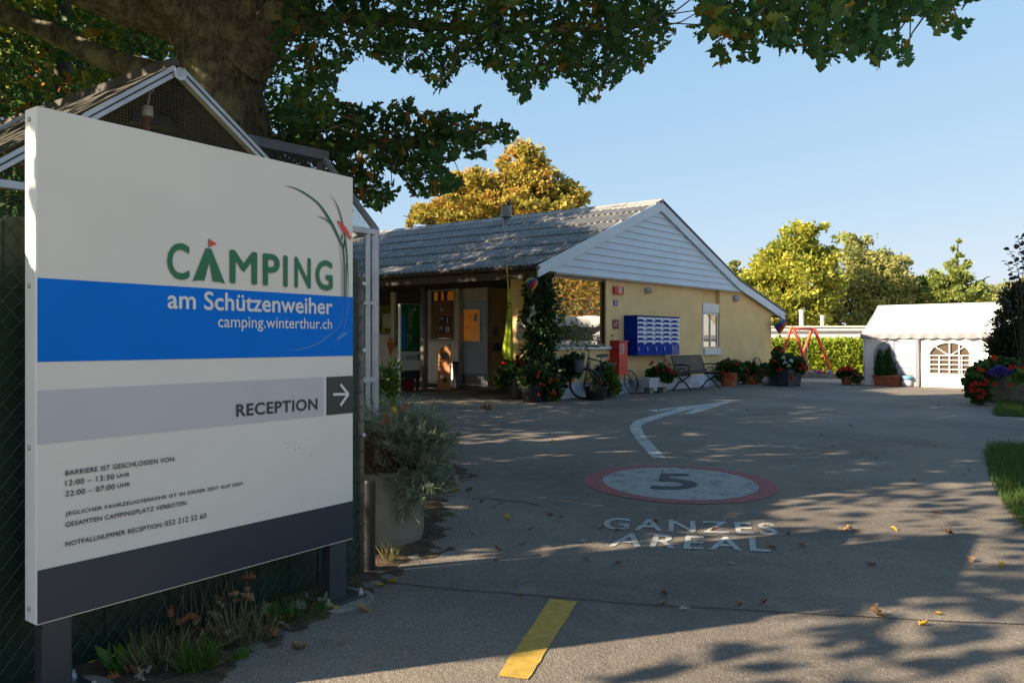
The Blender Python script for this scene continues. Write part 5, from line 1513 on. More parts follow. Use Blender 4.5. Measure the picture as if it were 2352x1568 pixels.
def pot(root, c, r0, r1, h, m, name='pot', n=28, sx=1, sy=1):
    mb = MB(); mb.lathe(c, [(r0, 0), (r0 + (r1 - r0) * .92, h * .86), (r1 * 1.04, h * .87), (r1 * 1.05, h), (r1 * .95, h), (r1 * .90, h * .9)], n, sx, sy); return mb.build(name, m, root, smooth=False)
g1 = G(1192, 916); Y1 = g1.y
t1 = thing('geranium_tub', 'tall dark green tub of red geraniums at the porch corner under the yellow windsock', 'potted plant', g1)
pot(t1, g1, 20 * Y1 / F, 27 * Y1 / F, 62 * Y1 / F, M_DGREEN)
plant(t1, [Bp(1190, 850, Y1, 36, 22), Bp(1160, 862, Y1, 22, 22), Bp(1215, 856, Y1, 22, 24), Bp(1145, 868, Y1 - .1, 12, 12)], 1000, .085, M_GER,
      flowers=FP([(1154, 833), (1185, 832), (1200, 831), (1207, 834), (1198, 838), (1203, 840), (1140, 862), (1205, 853), (1160, 835), (1192, 828)], Y1, .38), fr=.062, base=g1 + Vector((0, 0, .6)))
g2 = G(1225, 922); Y2 = g2.y
t2 = thing('geranium_pot', 'low dark pot of trailing orange red geraniums in front of the ivy', 'potted plant', g2)
pot(t2, g2, 24 * Y2 / F, 30 * Y2 / F, 36 * Y2 / F, M_DGREY)
plant(t2, [Bp(1232, 872, Y2, 28, 22), Bp(1258, 888, Y2, 26, 24), Bp(1275, 900, Y2 - .05, 14, 16), Bp(1212, 880, Y2, 16, 14)], 1100, .08, M_GER,
      flowers=FP([(1237, 855), (1236, 865), (1204, 867), (1266, 871), (1262, 878), (1240, 882), (1270, 897), (1275, 903), (1268, 905), (1238, 906), (1283, 873), (1250, 884)], Y2, .36), fr=.058, base=g2 + Vector((0, 0, .3)), fm=M_PETP)

# white trough with geraniums
wd = -.62
wx0_, wzt_ = FB.hit(1492.5, 868, wd); wx1_, _ = FB.hit(1544, 866, wd); wzb_ = FB.hit(1493, 891.5, wd)[1]
wt = thing('white_trough', 'white rectangular trough of red geraniums between the wagon wheel and bench', 'potted plant', (*FB.w((wx0_ + wx1_) / 2, wd + .2, 0)[:2], 0), FB.ang)
M_WTR = mat('white_trough', (.50, .50, .54), .7, var=.12, scale=8, bump=.1, bscale=60)
mb = MB(FB.m); q = .04
mb.add([(wx0_ + q, wd + q, wzb_), (wx1_ - q, wd + q, wzb_), (wx1_ - q, wd + .30, wzb_), (wx0_ + q, wd + .30, wzb_), (wx0_, wd, wzt_), (wx1_, wd, wzt_), (wx1_, wd + .34, wzt_), (wx0_, wd + .34, wzt_)],
       [(3, 2, 1, 0), (4, 5, 6, 7), (0, 1, 5, 4), (1, 2, 6, 5), (2, 3, 7, 6), (3, 0, 4, 7)])
mb.build('trough', M_WTR, wt, bevel=.01)
for x in (wx0_ + .22, wx1_ - .22):
    mb = MB(FB.m); mb.box(x - .08, x + .08, wd + .08, wd + .26, 0, wzb_ - .001); mb.build('foot', M_CONC, wt)
Yw = FB.w((wx0_ + wx1_) / 2, wd + .17, 0).y
plant(wt, [Bp(1500, 860, Yw, 14, 12), Bp(1517, 856, Yw, 16, 16), Bp(1535, 862, Yw, 12, 12)], 650, .085, M_GER,
      flowers=FP([(1499, 833), (1495, 838), (1527, 829), (1537, 838), (1508, 845), (1541, 851), (1545, 857), (1537, 853), (1522, 850), (1512, 854), (1533, 846)], Yw, .15), fr=.075, base=FB.w((wx0_ + wx1_) / 2, wd + .17, wzt_))

# wagon wheel leaning on the wall
def wheel_thing(name, label, cx, cz, R, d, m, tilt, spokes=10, group=None, hub=.045):
    t = thing(name, label, 'wheel', FB.w(cx, d, cz - R), FB.ang, group)
    M_ = FB.m @ Matrix.Translation((cx, d, cz)) @ Matrix.Rotation(tilt, 4, 'X')
    mb = MB(M_); mb.ring((0, 0, 0), (1, 0, 0), (0, 0, 1), R - .016, .017, 44, 8); mb.build('rim', m, t, smooth=True)
    for k in range(spokes):
        a = 2 * math.pi * k / spokes + .2
        mb = MB(M_); mb.tube([(math.cos(a) * hub * .8, 0, math.sin(a) * hub * .8), (math.cos(a) * (R - .02), 0, math.sin(a) * (R - .02))], [.014, .010], 7); mb.build('spoke', m, t)
    mb = MB(M_ @ Matrix.Rotation(math.pi / 2, 4, 'X')); mb.lathe((0, 0, -.06), [(hub * .7, 0), (hub, .03), (hub, .09), (hub * .6, .13)], 16); mb.build('hub', m, t, smooth=True)
    return t
M_OLDW = mat('grey_old_wood', (.10, .09, .085), .8, var=.3, scale=12, bump=.2)
cxw, czw = FB.hit(1454, 878.5, -.22)
wheel_thing('wagon_wheel', 'old spoked wooden wagon wheel leaning on the wall beside the white trough', cxw, .30, .30, -.16, M_OLDW, -.22, 10)

# bench
M_SLAT = mat('dark_wood_slat', (.032, .026, .030), .6, var=.25, scale=3, bump=.15, bscale=25)
M_IRON = mat('green_cast_iron', (.010, .028, .020), .45, .2, var=.25, scale=20)
by_ = -.30; bx_ = FB.hit(1544, 850, by_)[0]
BW = 1.62
bh_ = thing('park_bench', 'dark wooden slatted bench with green cast iron ends in front of the yellow wall', 'bench', (*FB.w(bx_ + BW / 2, by_ - .3, 0)[:2], 0), FB.ang)
for x in (bx_ + .05, bx_ + BW - .05):
    mb = MB(FB.m); Q = lambda d, z: (x, by_ - d, z)
    mb.tube([Q(-.02, 0.02), Q(.07, .10), Q(.16, .22), Q(.26, .26), Q(.36, .22), Q(.46, .10), Q(.56, .02)], .022, 8)
    mb.tube([Q(.26, .26), Q(.20, .34), Q(.10, .42)], .020, 8); mb.tube([Q(.26, .26), Q(.36, .33), Q(.50, .42)], .020, 8)
    mb.tube([Q(.06, .43), Q(.30, .41), Q(.52, .44)], .020, 8)
    mb.tube([Q(.10, .40), Q(.04, .62), Q(-.06, .92)], [.022, .02, .016], 8)
    mb.tube([Q(.02, .66), Q(.20, .69), Q(.42, .68), Q(.50, .62), Q(.46, .55), Q(.42, .52), Q(.47, .44)], .018, 8)
    mb.tube([Q(.12, .50), Q(.22, .60), Q(.34, .58), Q(.36, .50), Q(.28, .47)], .012, 7)
    mb.build('bench_end', M_IRON, bh_, smooth=True)
for k in range(7):
    d_ = .09 + k * .068; z_ = .455 + (.006 * (k - 3) ** 2 - .02) * .6
    mb = MB(FB.m); mb.box(bx_, bx_ + BW, by_ - d_ - .028, by_ - d_ + .028, z_, z_ + .022); mb.build('seat_slat', M_SLAT, bh_, bevel=.005)
for k in range(7):
    f_ = k / 6; z_ = .53 + f_ * .37; d_ = .085 - f_ * .14
    M_ = FB.m @ Matrix.Translation((bx_ + BW / 2, by_ - d_ - .012, z_)) @ Matrix.Rotation(-.32, 4, 'X')
    mb = MB(M_); mb.box(-BW / 2, BW / 2, -.011, .011, -.027, .027); mb.build('back_slat', M_SLAT, bh_, bevel=.005)

# row of pots with geraniums right of the bench
def gpot(name, label, px, py, wpx, hpx, m, blobs, fl, n=600, fm=None, s=.09, group=None, fr=.07, front=.25, cyl=True):
    if front == .25 and px < 1770:
        g = FB.w(FB.hit(px, 850, -.42)[0], -.42, 0)
    else: g = G(px, py)
    k = g.y / F
    t = thing(name, label, 'potted plant', g, 0, group)
    pot(t, g, wpx * .40 * k, wpx * .5 * k, hpx * k, m)
    plant(t, [Bp(*b[:2], g.y, b[2], b[3]) for b in blobs], n, s, M_GER, flowers=FP(fl, g.y, front), fr=fr, fm=fm, base=g + Vector((0, 0, hpx * k * .8)))
    return t
gpot('geranium_pot', 'terracotta pot of geraniums with tall red heads, right of the bench', 1674, 884, 42, 32, M_TERRA, [(1672, 842, 22, 14), (1660, 850, 14, 12), (1690, 848, 16, 16), (1655, 862, 9, 14)],
     [(1668, 829), (1688, 833), (1693, 835), (1660, 855), (1671, 858), (1673, 866), (1681, 868), (1678, 862)], 700, fr=.085)
gpot('geranium_pot', 'bushy red geraniums hiding their pot below the small wheels on the yellow wall', 1722, 883, 36, 22, M_TERRA, [(1712, 858, 18, 20), (1730, 860, 16, 20), (1722, 846, 16, 12)],
     [(1716, 848), (1737, 857), (1712, 861), (1728, 876), (1736, 872), (1720, 854)], 750, fr=.075, fm=M_PETP)
gpot('geranium_pot', 'sprawling red geraniums at the right corner of the yellow wall, beside the dark tub', 1756, 882, 30, 20, M_TERRA, [(1752, 862, 14, 18), (1764, 866, 12, 16), (1757, 848, 12, 10)],
     [(1755, 851), (1768, 843), (1750, 858), (1764, 863), (1748, 875), (1770, 872)], 560, fr=.075)
gl = G(1762, 884)
mb = MB(); mb.lathe(gl, [(.10, 0), (.16, .06), (.17, .14), (.10, .22), (.06, .24)], 20); o = mb.build('glass_jar', mat('pale_glass', (.35, .36, .37), .15, var=.2), smooth=True); tag(o, 'pale rounded glass jar on the ground at the corner of the yellow wall', 'jar')
for (px, py, r, lab) in ((1700, 838, .30, 'leftmost small old wheel on the yellow wall behind the geraniums'), (1721, 842, .24, 'middle and smallest old wheel on the yellow wall behind the geraniums'), (1741, 836, .36, 'rightmost and largest old wheel on the yellow wall behind the geraniums')):
    x_, z_ = FB.hit(px, py + 10, -.12)
    wheel_thing('old_wheel', lab, x_, z_, r, -.10, M_OLDW, -.1, 8, 'old wheels leaning on the wall', .04)
# big tub at the corner
g = G(1804, 886); k = g.y / F
tb = thing('corner_tub', 'large dark square tub of red and white flowers at the far building corner', 'potted plant', g)
FT_ = Frame((g.x, g.y), (.80, .6))
mb = MB(FT_.m); a_, b_, h_ = .30, .35, .50
mb.add([(-a_, -a_, 0), (a_, -a_, 0), (a_, a_, 0), (-a_, a_, 0), (-b_, -b_, h_), (b_, -b_, h_), (b_, b_, h_), (-b_, b_, h_)], [(3, 2, 1, 0), (4, 5, 6, 7), (0, 1, 5, 4), (1, 2, 6, 5), (2, 3, 7, 6), (3, 0, 4, 7)])
mb.build('tub', mat('slate_blue_tub', (.035, .042, .06), .55, var=.15), tb, bevel=.015)
plant(tb, [Bp(1800, 838, g.y, 28, 22), Bp(1822, 842, g.y, 24, 22), Bp(1788, 815, g.y, 11, 18), Bp(1835, 838, g.y, 14, 14), Bp(1780, 850, g.y, 16, 20)], 1600, .095, M_GER,
      flowers=FP([(1779, 829), (1793, 848), (1786, 851), (1842, 835), (1847, 843), (1838, 846), (1818, 863), (1820, 870), (1795, 806), (1783, 800)], g.y, .4), fr=.08, base=g + Vector((0, 0, .6)))
for p in FP([(1803, 834), (1800, 822), (1817, 829), (1812, 841)], g.y, .45): flower_head('flower', p, .055, tb, M_PETW)

# ------------------------------------------------------------ hanging decorations
M_SOCK = mat('neon_yellow_cloth', (.36, .46, .02), .75, var=.12, scale=9, thin=.25)
es = along(ET - .17, 2.95, 1.02)
e_w = FB.w(*es); 
Ysk = 16.9
top = W(1163, 598, Ysk)
wsx = thing('windsock', 'long neon yellow cloth windsock hanging from the gutter over the geraniums', 'windsock', W(1168, 820, Ysk))
mb = MB(); prof_ = [(598, 1163, .8), (640, 1166, 1.2), (680, 1169.5, 3.2), (700, 1171, 4.2), (740, 1170, 6.5), (770, 1168, 9.0), (800, 1166.5, 11.0), (821, 1166, 11.6)]
rows = []
for (py, px, r) in prof_:
    c_ = W(px, py, Ysk); k = Ysk / F
    rows.append([c_ + Vector((math.cos(t) * r * k * (1 + .16 * math.sin(t * 5)), math.sin(t) * r * k * .8 * (1 + .16 * math.sin(t * 5)), (.05 * math.cos(t * 2 + 1) - .04 * math.cos(t)) * (1 if py > 815 else 0))) for t in np.linspace(0, 2 * math.pi, 29)])
mb.grid(rows); mb.build('cloth', M_SOCK, wsx, smooth=True)
mb = MB()
for k in range(15):
    f_ = random.uniform(.30, .62); i = int(f_ * 7); r_ = rows[i][random.choice((18, 19, 20, 21, 22, 23))]; r2 = rows[i + 1][20]
    p = r_.lerp(r2, random.random()) + Vector((0, -.012, 0)); s = random.uniform(.02, .045)
    mb.poly([p + Vector((random.uniform(-1, 1) * s, 0, random.uniform(-1, 1) * s)) for _ in range(4)])
mb.build('print', M_BLACK, wsx)
def balloon(name, label, px, py, Y, r, tailpts, group=None):
    t = thing(name, label, 'wind spinner', W(px, py + r, Y), 0, group)
    c = W(px, py, Y); k = Y / F; R_ = r * k
    cols = [('spinner_red', (.55, .03, .02)), ('spinner_orange', (.62, .16, .02)), ('spinner_yellow', (.60, .50, .03)), ('spinner_green', (.05, .30, .04)), ('spinner_blue', (.02, .05, .36)), ('spinner_violet', (.12, .03, .26))]
    ms = [mat(n_, c_, .5, var=.05, thin=.2) for n_, c_ in cols]
    mb = MB(); N_ = 24; prof = [(.05, .82), (.42, .80), (.78, .62), (.97, .32), (1.0, .05), (.86, -.32), (.60, -.72), (.34, -1.08), (.16, -1.36)]
    for i in range(len(prof) - 1):
        for j in range(N_):
            zg = (j // 2) % 2
            mb.cur = (i // 1 + (j // 4) + zg) % 6 if False else int((i * .8 + zg * .8 + (j // 4) * 2) % 6)
            def pt(i_, j_):
                r_, z_ = prof[i_]; a = 2 * math.pi * j_ / N_; rr = r_ * (1 - .06 * ((j_ % 4) == 0))
                return c + Vector((math.cos(a) * rr * R_, math.sin(a) * rr * R_, z_ * R_))
            mb.add([pt(i, j), pt(i, j + 1), pt(i + 1, j + 1), pt(i + 1, j)], [(3, 2, 1, 0)])
    mb.build('balloon', ms, t, smooth=True)
    mb = MB(); mb.tube([c + Vector((0, 0, .8 * R_)), c + Vector((0, 0, 1.9 * R_))], .006, 5); mb.build('cord', M_BLACK, t)
    mb = MB(); mb.lathe(c + Vector((0, 0, -1.95 * R_)), [(.10 * R_, 0), (.16 * R_, .02), (.16 * R_, .28 * R_), (.13 * R_, .3 * R_)], 10); mb.tube([c + Vector((.1 * R_, 0, -1.36 * R_)), c + Vector((.1 * R_, 0, -1.68 * R_))], .004, 4); mb.tube([c + Vector((-.1 * R_, 0, -1.36 * R_)), c + Vector((-.1 * R_, 0, -1.68 * R_))], .004, 4); mb.build('basket', M_BLACK, t)
    if tailpts:
        rows = []; n_ = 40
        for i in range(n_ + 1):
            f_ = i / n_; py_ = tailpts[0] + (tailpts[1] - tailpts[0]) * f_; cpt = W(px + 6 * math.sin(f_ * 9) - 3 * f_, py_, Y); a = f_ * 12
            w_ = R_ * (.38 - .2 * f_)
            rows.append([cpt + Vector((math.cos(a) * w_, math.sin(a) * w_, .03)), cpt - Vector((math.cos(a) * w_, math.sin(a) * w_, .03))])
        mb = MB(); mb.grid(rows); mb.build('spiral_tail', mat('spinner_tail', (.24, .36, .36), .6, var=.3, scale=6, col2=(.40, .42, .16), thin=.3), t)
    return t
balloon('balloon_spinner', 'rainbow hot air balloon wind spinner with spiral tail hanging at the eave corner', 1222, 650, 15.9, 14.5, (703, 758))
balloon('balloon_spinner', 'dark multicoloured balloon spinner above the flower tub at the far wall corner', 1791, 745, 25.4, 15, None)
# ------------------------------------------------------------ old black bicycle used as a flower stand
M_BBLK = mat('black_enamel', (.010, .012, .016), .35, .2, var=.2)
M_RUB = mat('tyre_rubber', (.016, .016, .015), .85, var=.2)
M_RIM = mat('dull_chrome', (.20, .20, .19), .4, .8, var=.25, scale=20)
M_LEA = mat('black_saddle', (.014, .012, .011), .5, var=.2)
bdp = -.40
fxx, fzz = FB.hit(1339, 881, bdp); rxx, rzz_ = FB.hit(1393, 876, bdp)
R_ = .35
s0 = fxx; WB = max(.95, rxx - fxx)
bk = thing('bicycle', 'old black roadster bicycle decorated with plants, standing under the large window', 'bicycle', FB.w(s0 + WB / 2, bdp, 0), FB.ang)
def Bq(s, z, d=0.0): return (s0 + s, bdp + d, z)
def wheel(cx, M_):
    mb = MB(M_); mb.ring((0, 0, 0), (1, 0, 0), (0, 0, 1), R_ - .02, .024, 48, 8); w_ = mb.build('wheel', M_RUB, bk, smooth=True)
    mb = MB(M_); mb.ring((0, 0, 0), (1, 0, 0), (0, 0, 1), R_ - .045, .010, 48, 6); mb.build('rim', M_RIM, w_, smooth=True)
    mb = MB(M_)
    for k in range(28):
        a = 2 * math.pi * k / 28; b_ = a + (.5 if k % 2 else -.5)
        mb.tube([(math.cos(b_) * .025, .03 if k % 4 < 2 else -.03, math.sin(b_) * .025), (math.cos(a) * (R_ - .045), 0, math.sin(a) * (R_ - .045))], .0016, 4, False)
    mb.build('spokes', M_RIM, w_)
    mb = MB(M_ @ Matrix.Rotation(math.pi / 2, 4, 'X')); mb.lathe((0, 0, -.05), [(.012, 0), (.03, .015), (.022, .03), (.022, .07), (.03, .085), (.012, .10)], 12); mb.build('hub', M_RIM, w_, smooth=True)
    return w_
def fender(M_, a0, a1):
    mb = MB(M_); rows = []
    for a in np.linspace(a0, a1, 26):
        rows.append([Vector((math.cos(a) * r, y, math.sin(a) * r)) for r, y in ((R_ + .012, -.034), (R_ + .028, -.018), (R_ + .032, 0), (R_ + .028, .018), (R_ + .012, .034))])
    mb.grid(rows); return mb.build('mudguard', M_BBLK, bk, smooth=True)
Mr = FB.m @ Matrix.Translation(Bq(WB, R_))
steer = Matrix.Translation((.0, 0, 0)) @ Matrix.Rotation(math.radians(-50), 4, 'Z')
Mf = FB.m @ Matrix.Translation(Bq(.02, R_, -.03)) @ steer
wheel(WB, Mr); wheel(0, Mf)
fender(Mr, .15, 2.9); fender(Mf, .1, 2.75)
mb = MB(FB.m)
bb = Bq(WB * .57, .31); st = Bq(WB * .73, .86); hd1 = Bq(.20, .92); hd0 = Bq(.15, .70)
mb.tube([hd0, bb], .021, 10); mb.tube([bb, st], .020, 10); mb.tube([hd1, Bq(WB * .72, .84)], .020, 10); mb.tube([Bq(.215, .97), Bq(.14, .66)], .021, 10)
for y in (-.05, .05):
    mb.tube([bb, Bq(WB, R_, y)], .010, 8); mb.tube([Bq(WB * .72, .82), Bq(WB, R_, y)], .009, 8)
mb.build('frame', M_BBLK, bk, smooth=True)
mb = MB(Mf)
for y in (-.05, .05): mb.tube([(0, y, 0), (.03, y, .22), (.10, y * .7, .39)], [.010, .012, .014], 8)
mb.tube([(.10, -.035, .39), (.10, .035, .39)], .014, 8); mb.tube([(.10, 0, .39), (.13, 0, .52)], .014, 8)
mb.build('fork', M_BBLK, bk, smooth=True)
hb_ = FB.m @ Matrix.Translation(Bq(.21, .98)) @ steer
mb = MB(hb_)
mb.tube([(0, 0, 0), (.0, 0, .13)], .012, 8); mb.tube([(.0, 0, .13), (-.08, 0, .15)], .013, 8)
mb.tube([(.20, -.29, .20), (.04, -.27, .22), (-.07, -.18, .18), (-.08, 0, .15), (-.07, .18, .18), (.04, .27, .22), (.20, .29, .20)], .012, 8)
hbar = mb.build('handlebar', M_BBLK, bk, smooth=True)
for y in (-.29, .29):
    mb = MB(hb_); mb.tube([(.08, y * .98, .215), (.22, y, .197)], .018, 8); mb.build('grip', M_RUB, hbar, smooth=True)
mb = MB(hb_); mb.lathe((-.12, 0, .02), [(.02, -.04), (.05, -.02), (.055, .02), (.03, .05)], 14); mb.build('headlamp', M_RIM, bk, smooth=True)
# saddle
mb = MB(FB.m); sx_ = WB * .74
rows = []
for f_ in np.linspace(0, 1, 9):
    s = sx_ - .17 + f_ * .30; w_ = .025 + .085 * max(0, (f_ - .25) / .75) ** 1.3; z_ = .985 + .012 * math.sin(f_ * 3.1) + .012 * f_
    rows.append([Vector(Bq(s, z_ - .055, -w_)), Vector(Bq(s, z_ - .01, -w_ * .95)), Vector(Bq(s, z_ + .008, -w_ * .4)), Vector(Bq(s, z_ + .008, w_ * .4)), Vector(Bq(s, z_ - .01, w_ * .95)), Vector(Bq(s, z_ - .055, w_))])
mb.grid(rows); sa = mb.build('saddle', M_LEA, bk, smooth=True)
mb = MB(FB.m); mb.tube([st, Bq(sx_, .93)], .013, 8)
for y in (-.03, .03): mb.tube([Bq(sx_ - .14, .965, y * .6), Bq(sx_ - .04, .925, y), Bq(sx_ + .10, .945, y * 1.6)], .005, 6)
for y in (-.05, .05): mb.ring(Bq(sx_ + .08, .93, y), (1, 0, 0), (0, 1, 0), .018, .004, 12, 5); mb.ring(Bq(sx_ + .08, .915, y), (1, 0, 0), (0, 1, 0), .018, .004, 12, 5)
mb.build('saddle_springs', M_RIM, sa)
# chain guard, cranks, rack
mb = MB(FB.m); mb.prism([Bq(WB * .45, .27, -.06), Bq(WB * .50, .44, -.06), Bq(WB * .66, .44, -.06), Bq(WB * .99, .39, -.06), Bq(WB * .99, .31, -.06), Bq(WB * .60, .22, -.06)], FB.m.to_3x3().inverted() @ (FB.m.to_3x3() @ Vector((0, .012, 0)))); mb.build('chain_guard', M_BBLK, bk, bevel=.004)
mb = MB(FB.m); mb.tube([bb, Bq(WB * .57 - .02, .31, -.10), Bq(WB * .45, .20, -.10)], .010, 6); mb.box(s0 + WB * .45 - .04, s0 + WB * .45 + .04, bdp - .19, bdp - .10, .19, .215); mb.build('crank', M_RIM, bk)
mb = MB(FB.m)
for y in (-.06, .06): mb.tube([Bq(WB * .78, .74, y), Bq(WB + .28, .80, y)], .006, 6); mb.tube([Bq(WB + .22, .79, y), Bq(WB, R_, y)], .005, 6)
for f_ in np.linspace(0, 1, 5): s = WB * .80 + (WB * .2 + .26) * f_; z_ = .745 + .055 * f_; mb.tube([Bq(s, z_, -.06), Bq(s, z_, .06)], .005, 6)
mb.build('rack', M_RIM, bk)
mb = MB(FB.m); mb.lathe(Bq(WB * .80, .70, -.02), [(.05, -.07), (.07, -.05), (.07, .06), (.04, .08)], 14); mb.build('tool_bag', M_LEA, bk, smooth=True)
# bucket hung low and plants on the bike
q = FB.w(s0 + .10, bdp - .28, 0)
bu = thing('black_tub', 'squat black planting tub on the ground in front of the bicycle wheels', 'tub', q)
pot(bu, q, .20, .27, .30, M_BLACK, 'tub')
mb = MB(); mb.ring(q + Vector((0, 0, .29)), (1, 0, 0), (0, 0, 1), .25, .010, 24, 6, .2, 2.94); mb.build('handle', M_BLACK, bu, smooth=True)
plant(bu, [(q.x, q.y, .32, .16, .16, .07), (q.x + .05, q.y, .42, .08, .08, .12)], 120, .055, M_DRY, 'lance', stalks=6)
Yb = FB.w(s0, bdp, 0).y
bp1 = thing('basket_plant', 'leafy green trailing plant spilling from the front of the black bicycle', 'plant', FB.w(s0 - .1, bdp, .6))
plant(bp1, [Bp(1303, 838, Yb, 20, 16), Bp(1318, 830, Yb, 16, 16), Bp(1322, 850, Yb, 12, 14), Bp(1290, 862, Yb, 12, 18), Bp(1285, 845, Yb, 12, 12)], 620, .10, M_IVY, 'round', stalks=8,
      flowers=FP([(1327, 853), (1336, 851), (1317, 873), (1312, 880), (1345, 872)], Yb, .2), fr=.05)
mb = MB(); p0 = W(1328, 837, Yb - .12); mb.lathe(p0, [(.11, -.17), (.14, .10), (.15, .12), (.13, .12)], 18); mb.build('pot', mat('slate_pot', (.06, .075, .10), .5, var=.2), bp1)
Yc = FB.w(s0 + WB, bdp, 0).y
bp2 = thing('pannier_plant', 'light green bushy plant with orange blooms over the rear wheel of the bicycle', 'plant', FB.w(s0 + WB, bdp - .15, .3))
plant(bp2, [Bp(1390, 852, Yc, 16, 20), Bp(1400, 878, Yc, 18, 22), Bp(1412, 888, Yc - .05, 13, 14), Bp(1378, 870, Yc, 12, 26)], 620, .085, M_LIME, 'round', stalks=8,
      flowers=FP([(1410, 866), (1411, 890), (1413, 898), (1398, 884)], Yc, .2), fr=.05, fm=M_PETP)
# ------------------------------------------------------------ white party tent
TB = Frame((10.5, 23.0), (.743, -.67))
M_PVC = mat('white_pvc', (.78, .78, .79), .55, var=.03, scale=2, bump=.08, bscale=6, thin=.25)
M_PVCG = mat('grey_seam_pvc', (.20, .20, .23), .6, var=.1, scale=4)
M_FILM = mat('clear_film_blind', (.34, .37, .44), .25, var=.08, scale=2, bump=.05, bscale=5)
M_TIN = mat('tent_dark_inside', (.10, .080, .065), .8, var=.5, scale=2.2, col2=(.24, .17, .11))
tn = thing('party_tent', 'white party tent with scalloped eaves and arched windows behind the driveway', 'tent', (*TB.w(2.4, 1.5, 0)[:2], 0), TB.ang)
def T_(px, py, d=0): return TB.hit(px, py, d)
xL = 0.0; xM = T_(2112, 830)[0]; xR = T_(2262, 830)[0]; xE = xR + .45
zE = T_(1985, 768)[1]; DP = 3.6
xr0, zR = T_(2017, 703, DP / 2); xr1 = xE - .05
# roof: sagging cloth
mb = MB(TB.m)
for side in (0, 1):
    rows = []
    for i in range(9):
        f_ = i / 8
        row = []
        for j in range(25):
            g_ = j / 24
            xa_ = xL - .06 + (xE + .06 - xL + .06) * g_; xb_ = xr0 + (xr1 - xr0) * g_
            x = xa_ + (xb_ - xa_) * f_; z = zE + .02 + (zR - zE) * f_ - .05 * math.sin(math.pi * f_) * (1 + .4 * math.sin(g_ * 9)) - .018 * abs(math.sin(g_ * math.pi * 3)) ** .5 * math.sin(math.pi * min(1, f_ * 1.2)); d = -.05 + (DP / 2 + .05) * f_
            if side: d = DP - d
            row.append(Vector((x, d, z)))
        rows.append(row)
    mb.grid(rows if side == 0 else [r[::-1] for r in rows])
mb.add([(xL - .06, -.05, zE + .02), (xr0, DP / 2, zR), (xL - .06, DP + .05, zE + .02)], [(0, 1, 2)])
mb.build('roof', M_PVC, tn, smooth=True)
# valance with scallops
mb = MB(TB.m); rows = [[], []]
n_ = 150
for i in range(n_ + 1):
    x = xL - .07 + (xE + .07 - xL) * i / n_
    rows[0].append(Vector((x, -.07, zE + .03))); rows[1].append(Vector((x, -.085 - .012 * math.sin(i * .5), zE - .10 - .035 * abs(math.sin((x - xL) * math.pi / .33)))))
mb.grid(rows[::-1]); 
rows = [[], []]
for i in range(60):
    d = -.07 + (DP + .14) * i / 59
    rows[0].append(Vector((xL - .075, d, zE + .03))); rows[1].append(Vector((xL - .09, d, zE - .10 - .035 * abs(math.sin(d * math.pi / .33)))))
mb.grid(rows); mb.build('valance', M_PVCG, tn)
M_TPOLE = mat('tent_pole', (.55, .56, .58), .4, .5, var=.1)
for x in (xL, xM - .02, xR, xE):
    for d in (.03, DP - .03):
        mb = MB(TB.m); mb.lathe((x, d, 0), [(.024, 0), (.024, zE + .02)], 12); mb.build('pole', M_TPOLE, tn, smooth=True)
def wall_cloth(name, f, nu, nv, x0, x1, z0, z1_, hole=None, m=M_PVC):
    """cloth wall with soft folds; hole is a test that leaves the window free"""
    mb = MB(TB.m); P = []
    for i in range(nv + 1):
        P.append([Vector((x0 + (x1 - x0) * j / nu, f(x0 + (x1 - x0) * j / nu, z0 + (z1_ - z0) * i / nv), z0 + (z1_ - z0) * i / nv)) for j in range(nu + 1)])
    for i in range(nv):
        for j in range(nu):
            c = (P[i][j] + P[i + 1][j + 1]) / 2
            if hole and hole(c.x, c.z): continue
            mb.add([P[i][j], P[i][j + 1], P[i + 1][j + 1], P[i + 1][j]], [(0, 1, 2, 3)])
    return mb.build(name, m, tn, smooth=True)
fold = lambda x, z: .018 * math.sin(x * 7 + z * 2) + .010 * math.sin(x * 17 + 2 * z) + .012 * math.sin(z * 6 + x * 3) - .05 * max(0, .25 - z) * math.sin(x * 11)
def arch(x, z, xc, hw, zb, zs):
    if z < zb or abs(x - xc) > hw: return False
    return z < zs + math.sqrt(max(0, 1 - ((x - xc) / hw) ** 2)) * hw * .72
w1c = (T_(2003, 830)[0] + T_(2102, 830)[0]) / 2; w1h = (T_(2102, 830)[0] - T_(2003, 830)[0]) / 2 * .93
w2c = (T_(2134, 830)[0] + T_(2229, 830)[0]) / 2; w2h = (T_(2229, 830)[0] - T_(2134, 830)[0]) / 2
zb1 = T_(2050, 863)[1]; zs1 = T_(2050, 812)[1]; zb2 = T_(2180, 861)[1]; zs2 = T_(2180, 817)[1]
wall_cloth('front_cloth', fold, 110, 80, xL, xM - .10, .01, zE, lambda x, z: arch(x, z, w1c, w1h, zb1, zs1))
wall_cloth('front_cloth', lambda x, z: fold(x + 3, z) + .02, 120, 80, xM + .03, xR + .02, .01, zE, lambda x, z: arch(x, z, w2c, w2h, zb2, zs2))
wall_cloth('front_cloth', lambda x, z: fold(x + 5, z), 12, 16, xR + .03, xE, .01, zE)
wall_cloth('door_flap', lambda x, z: fold(x * 2, z) - .03, 16, 40, xM - .10, xM - .012, .01, zE, None, M_PVCG)
mb = MB(TB.m); mb.box(xL, xL + .01, 0, DP, .01, zE); mb.box(xL, xE, DP - .01, DP, .01, zE); mb.box(xE - .01, xE, 0, DP, .01, zE); mb.build('rear_cloth', M_PVC, tn)
mb = MB(TB.m); mb.box(xL + .05, xE - .1, 1.0, 1.04, .02, zE - .1); mb.build('inner_curtain', M_TIN, tn)
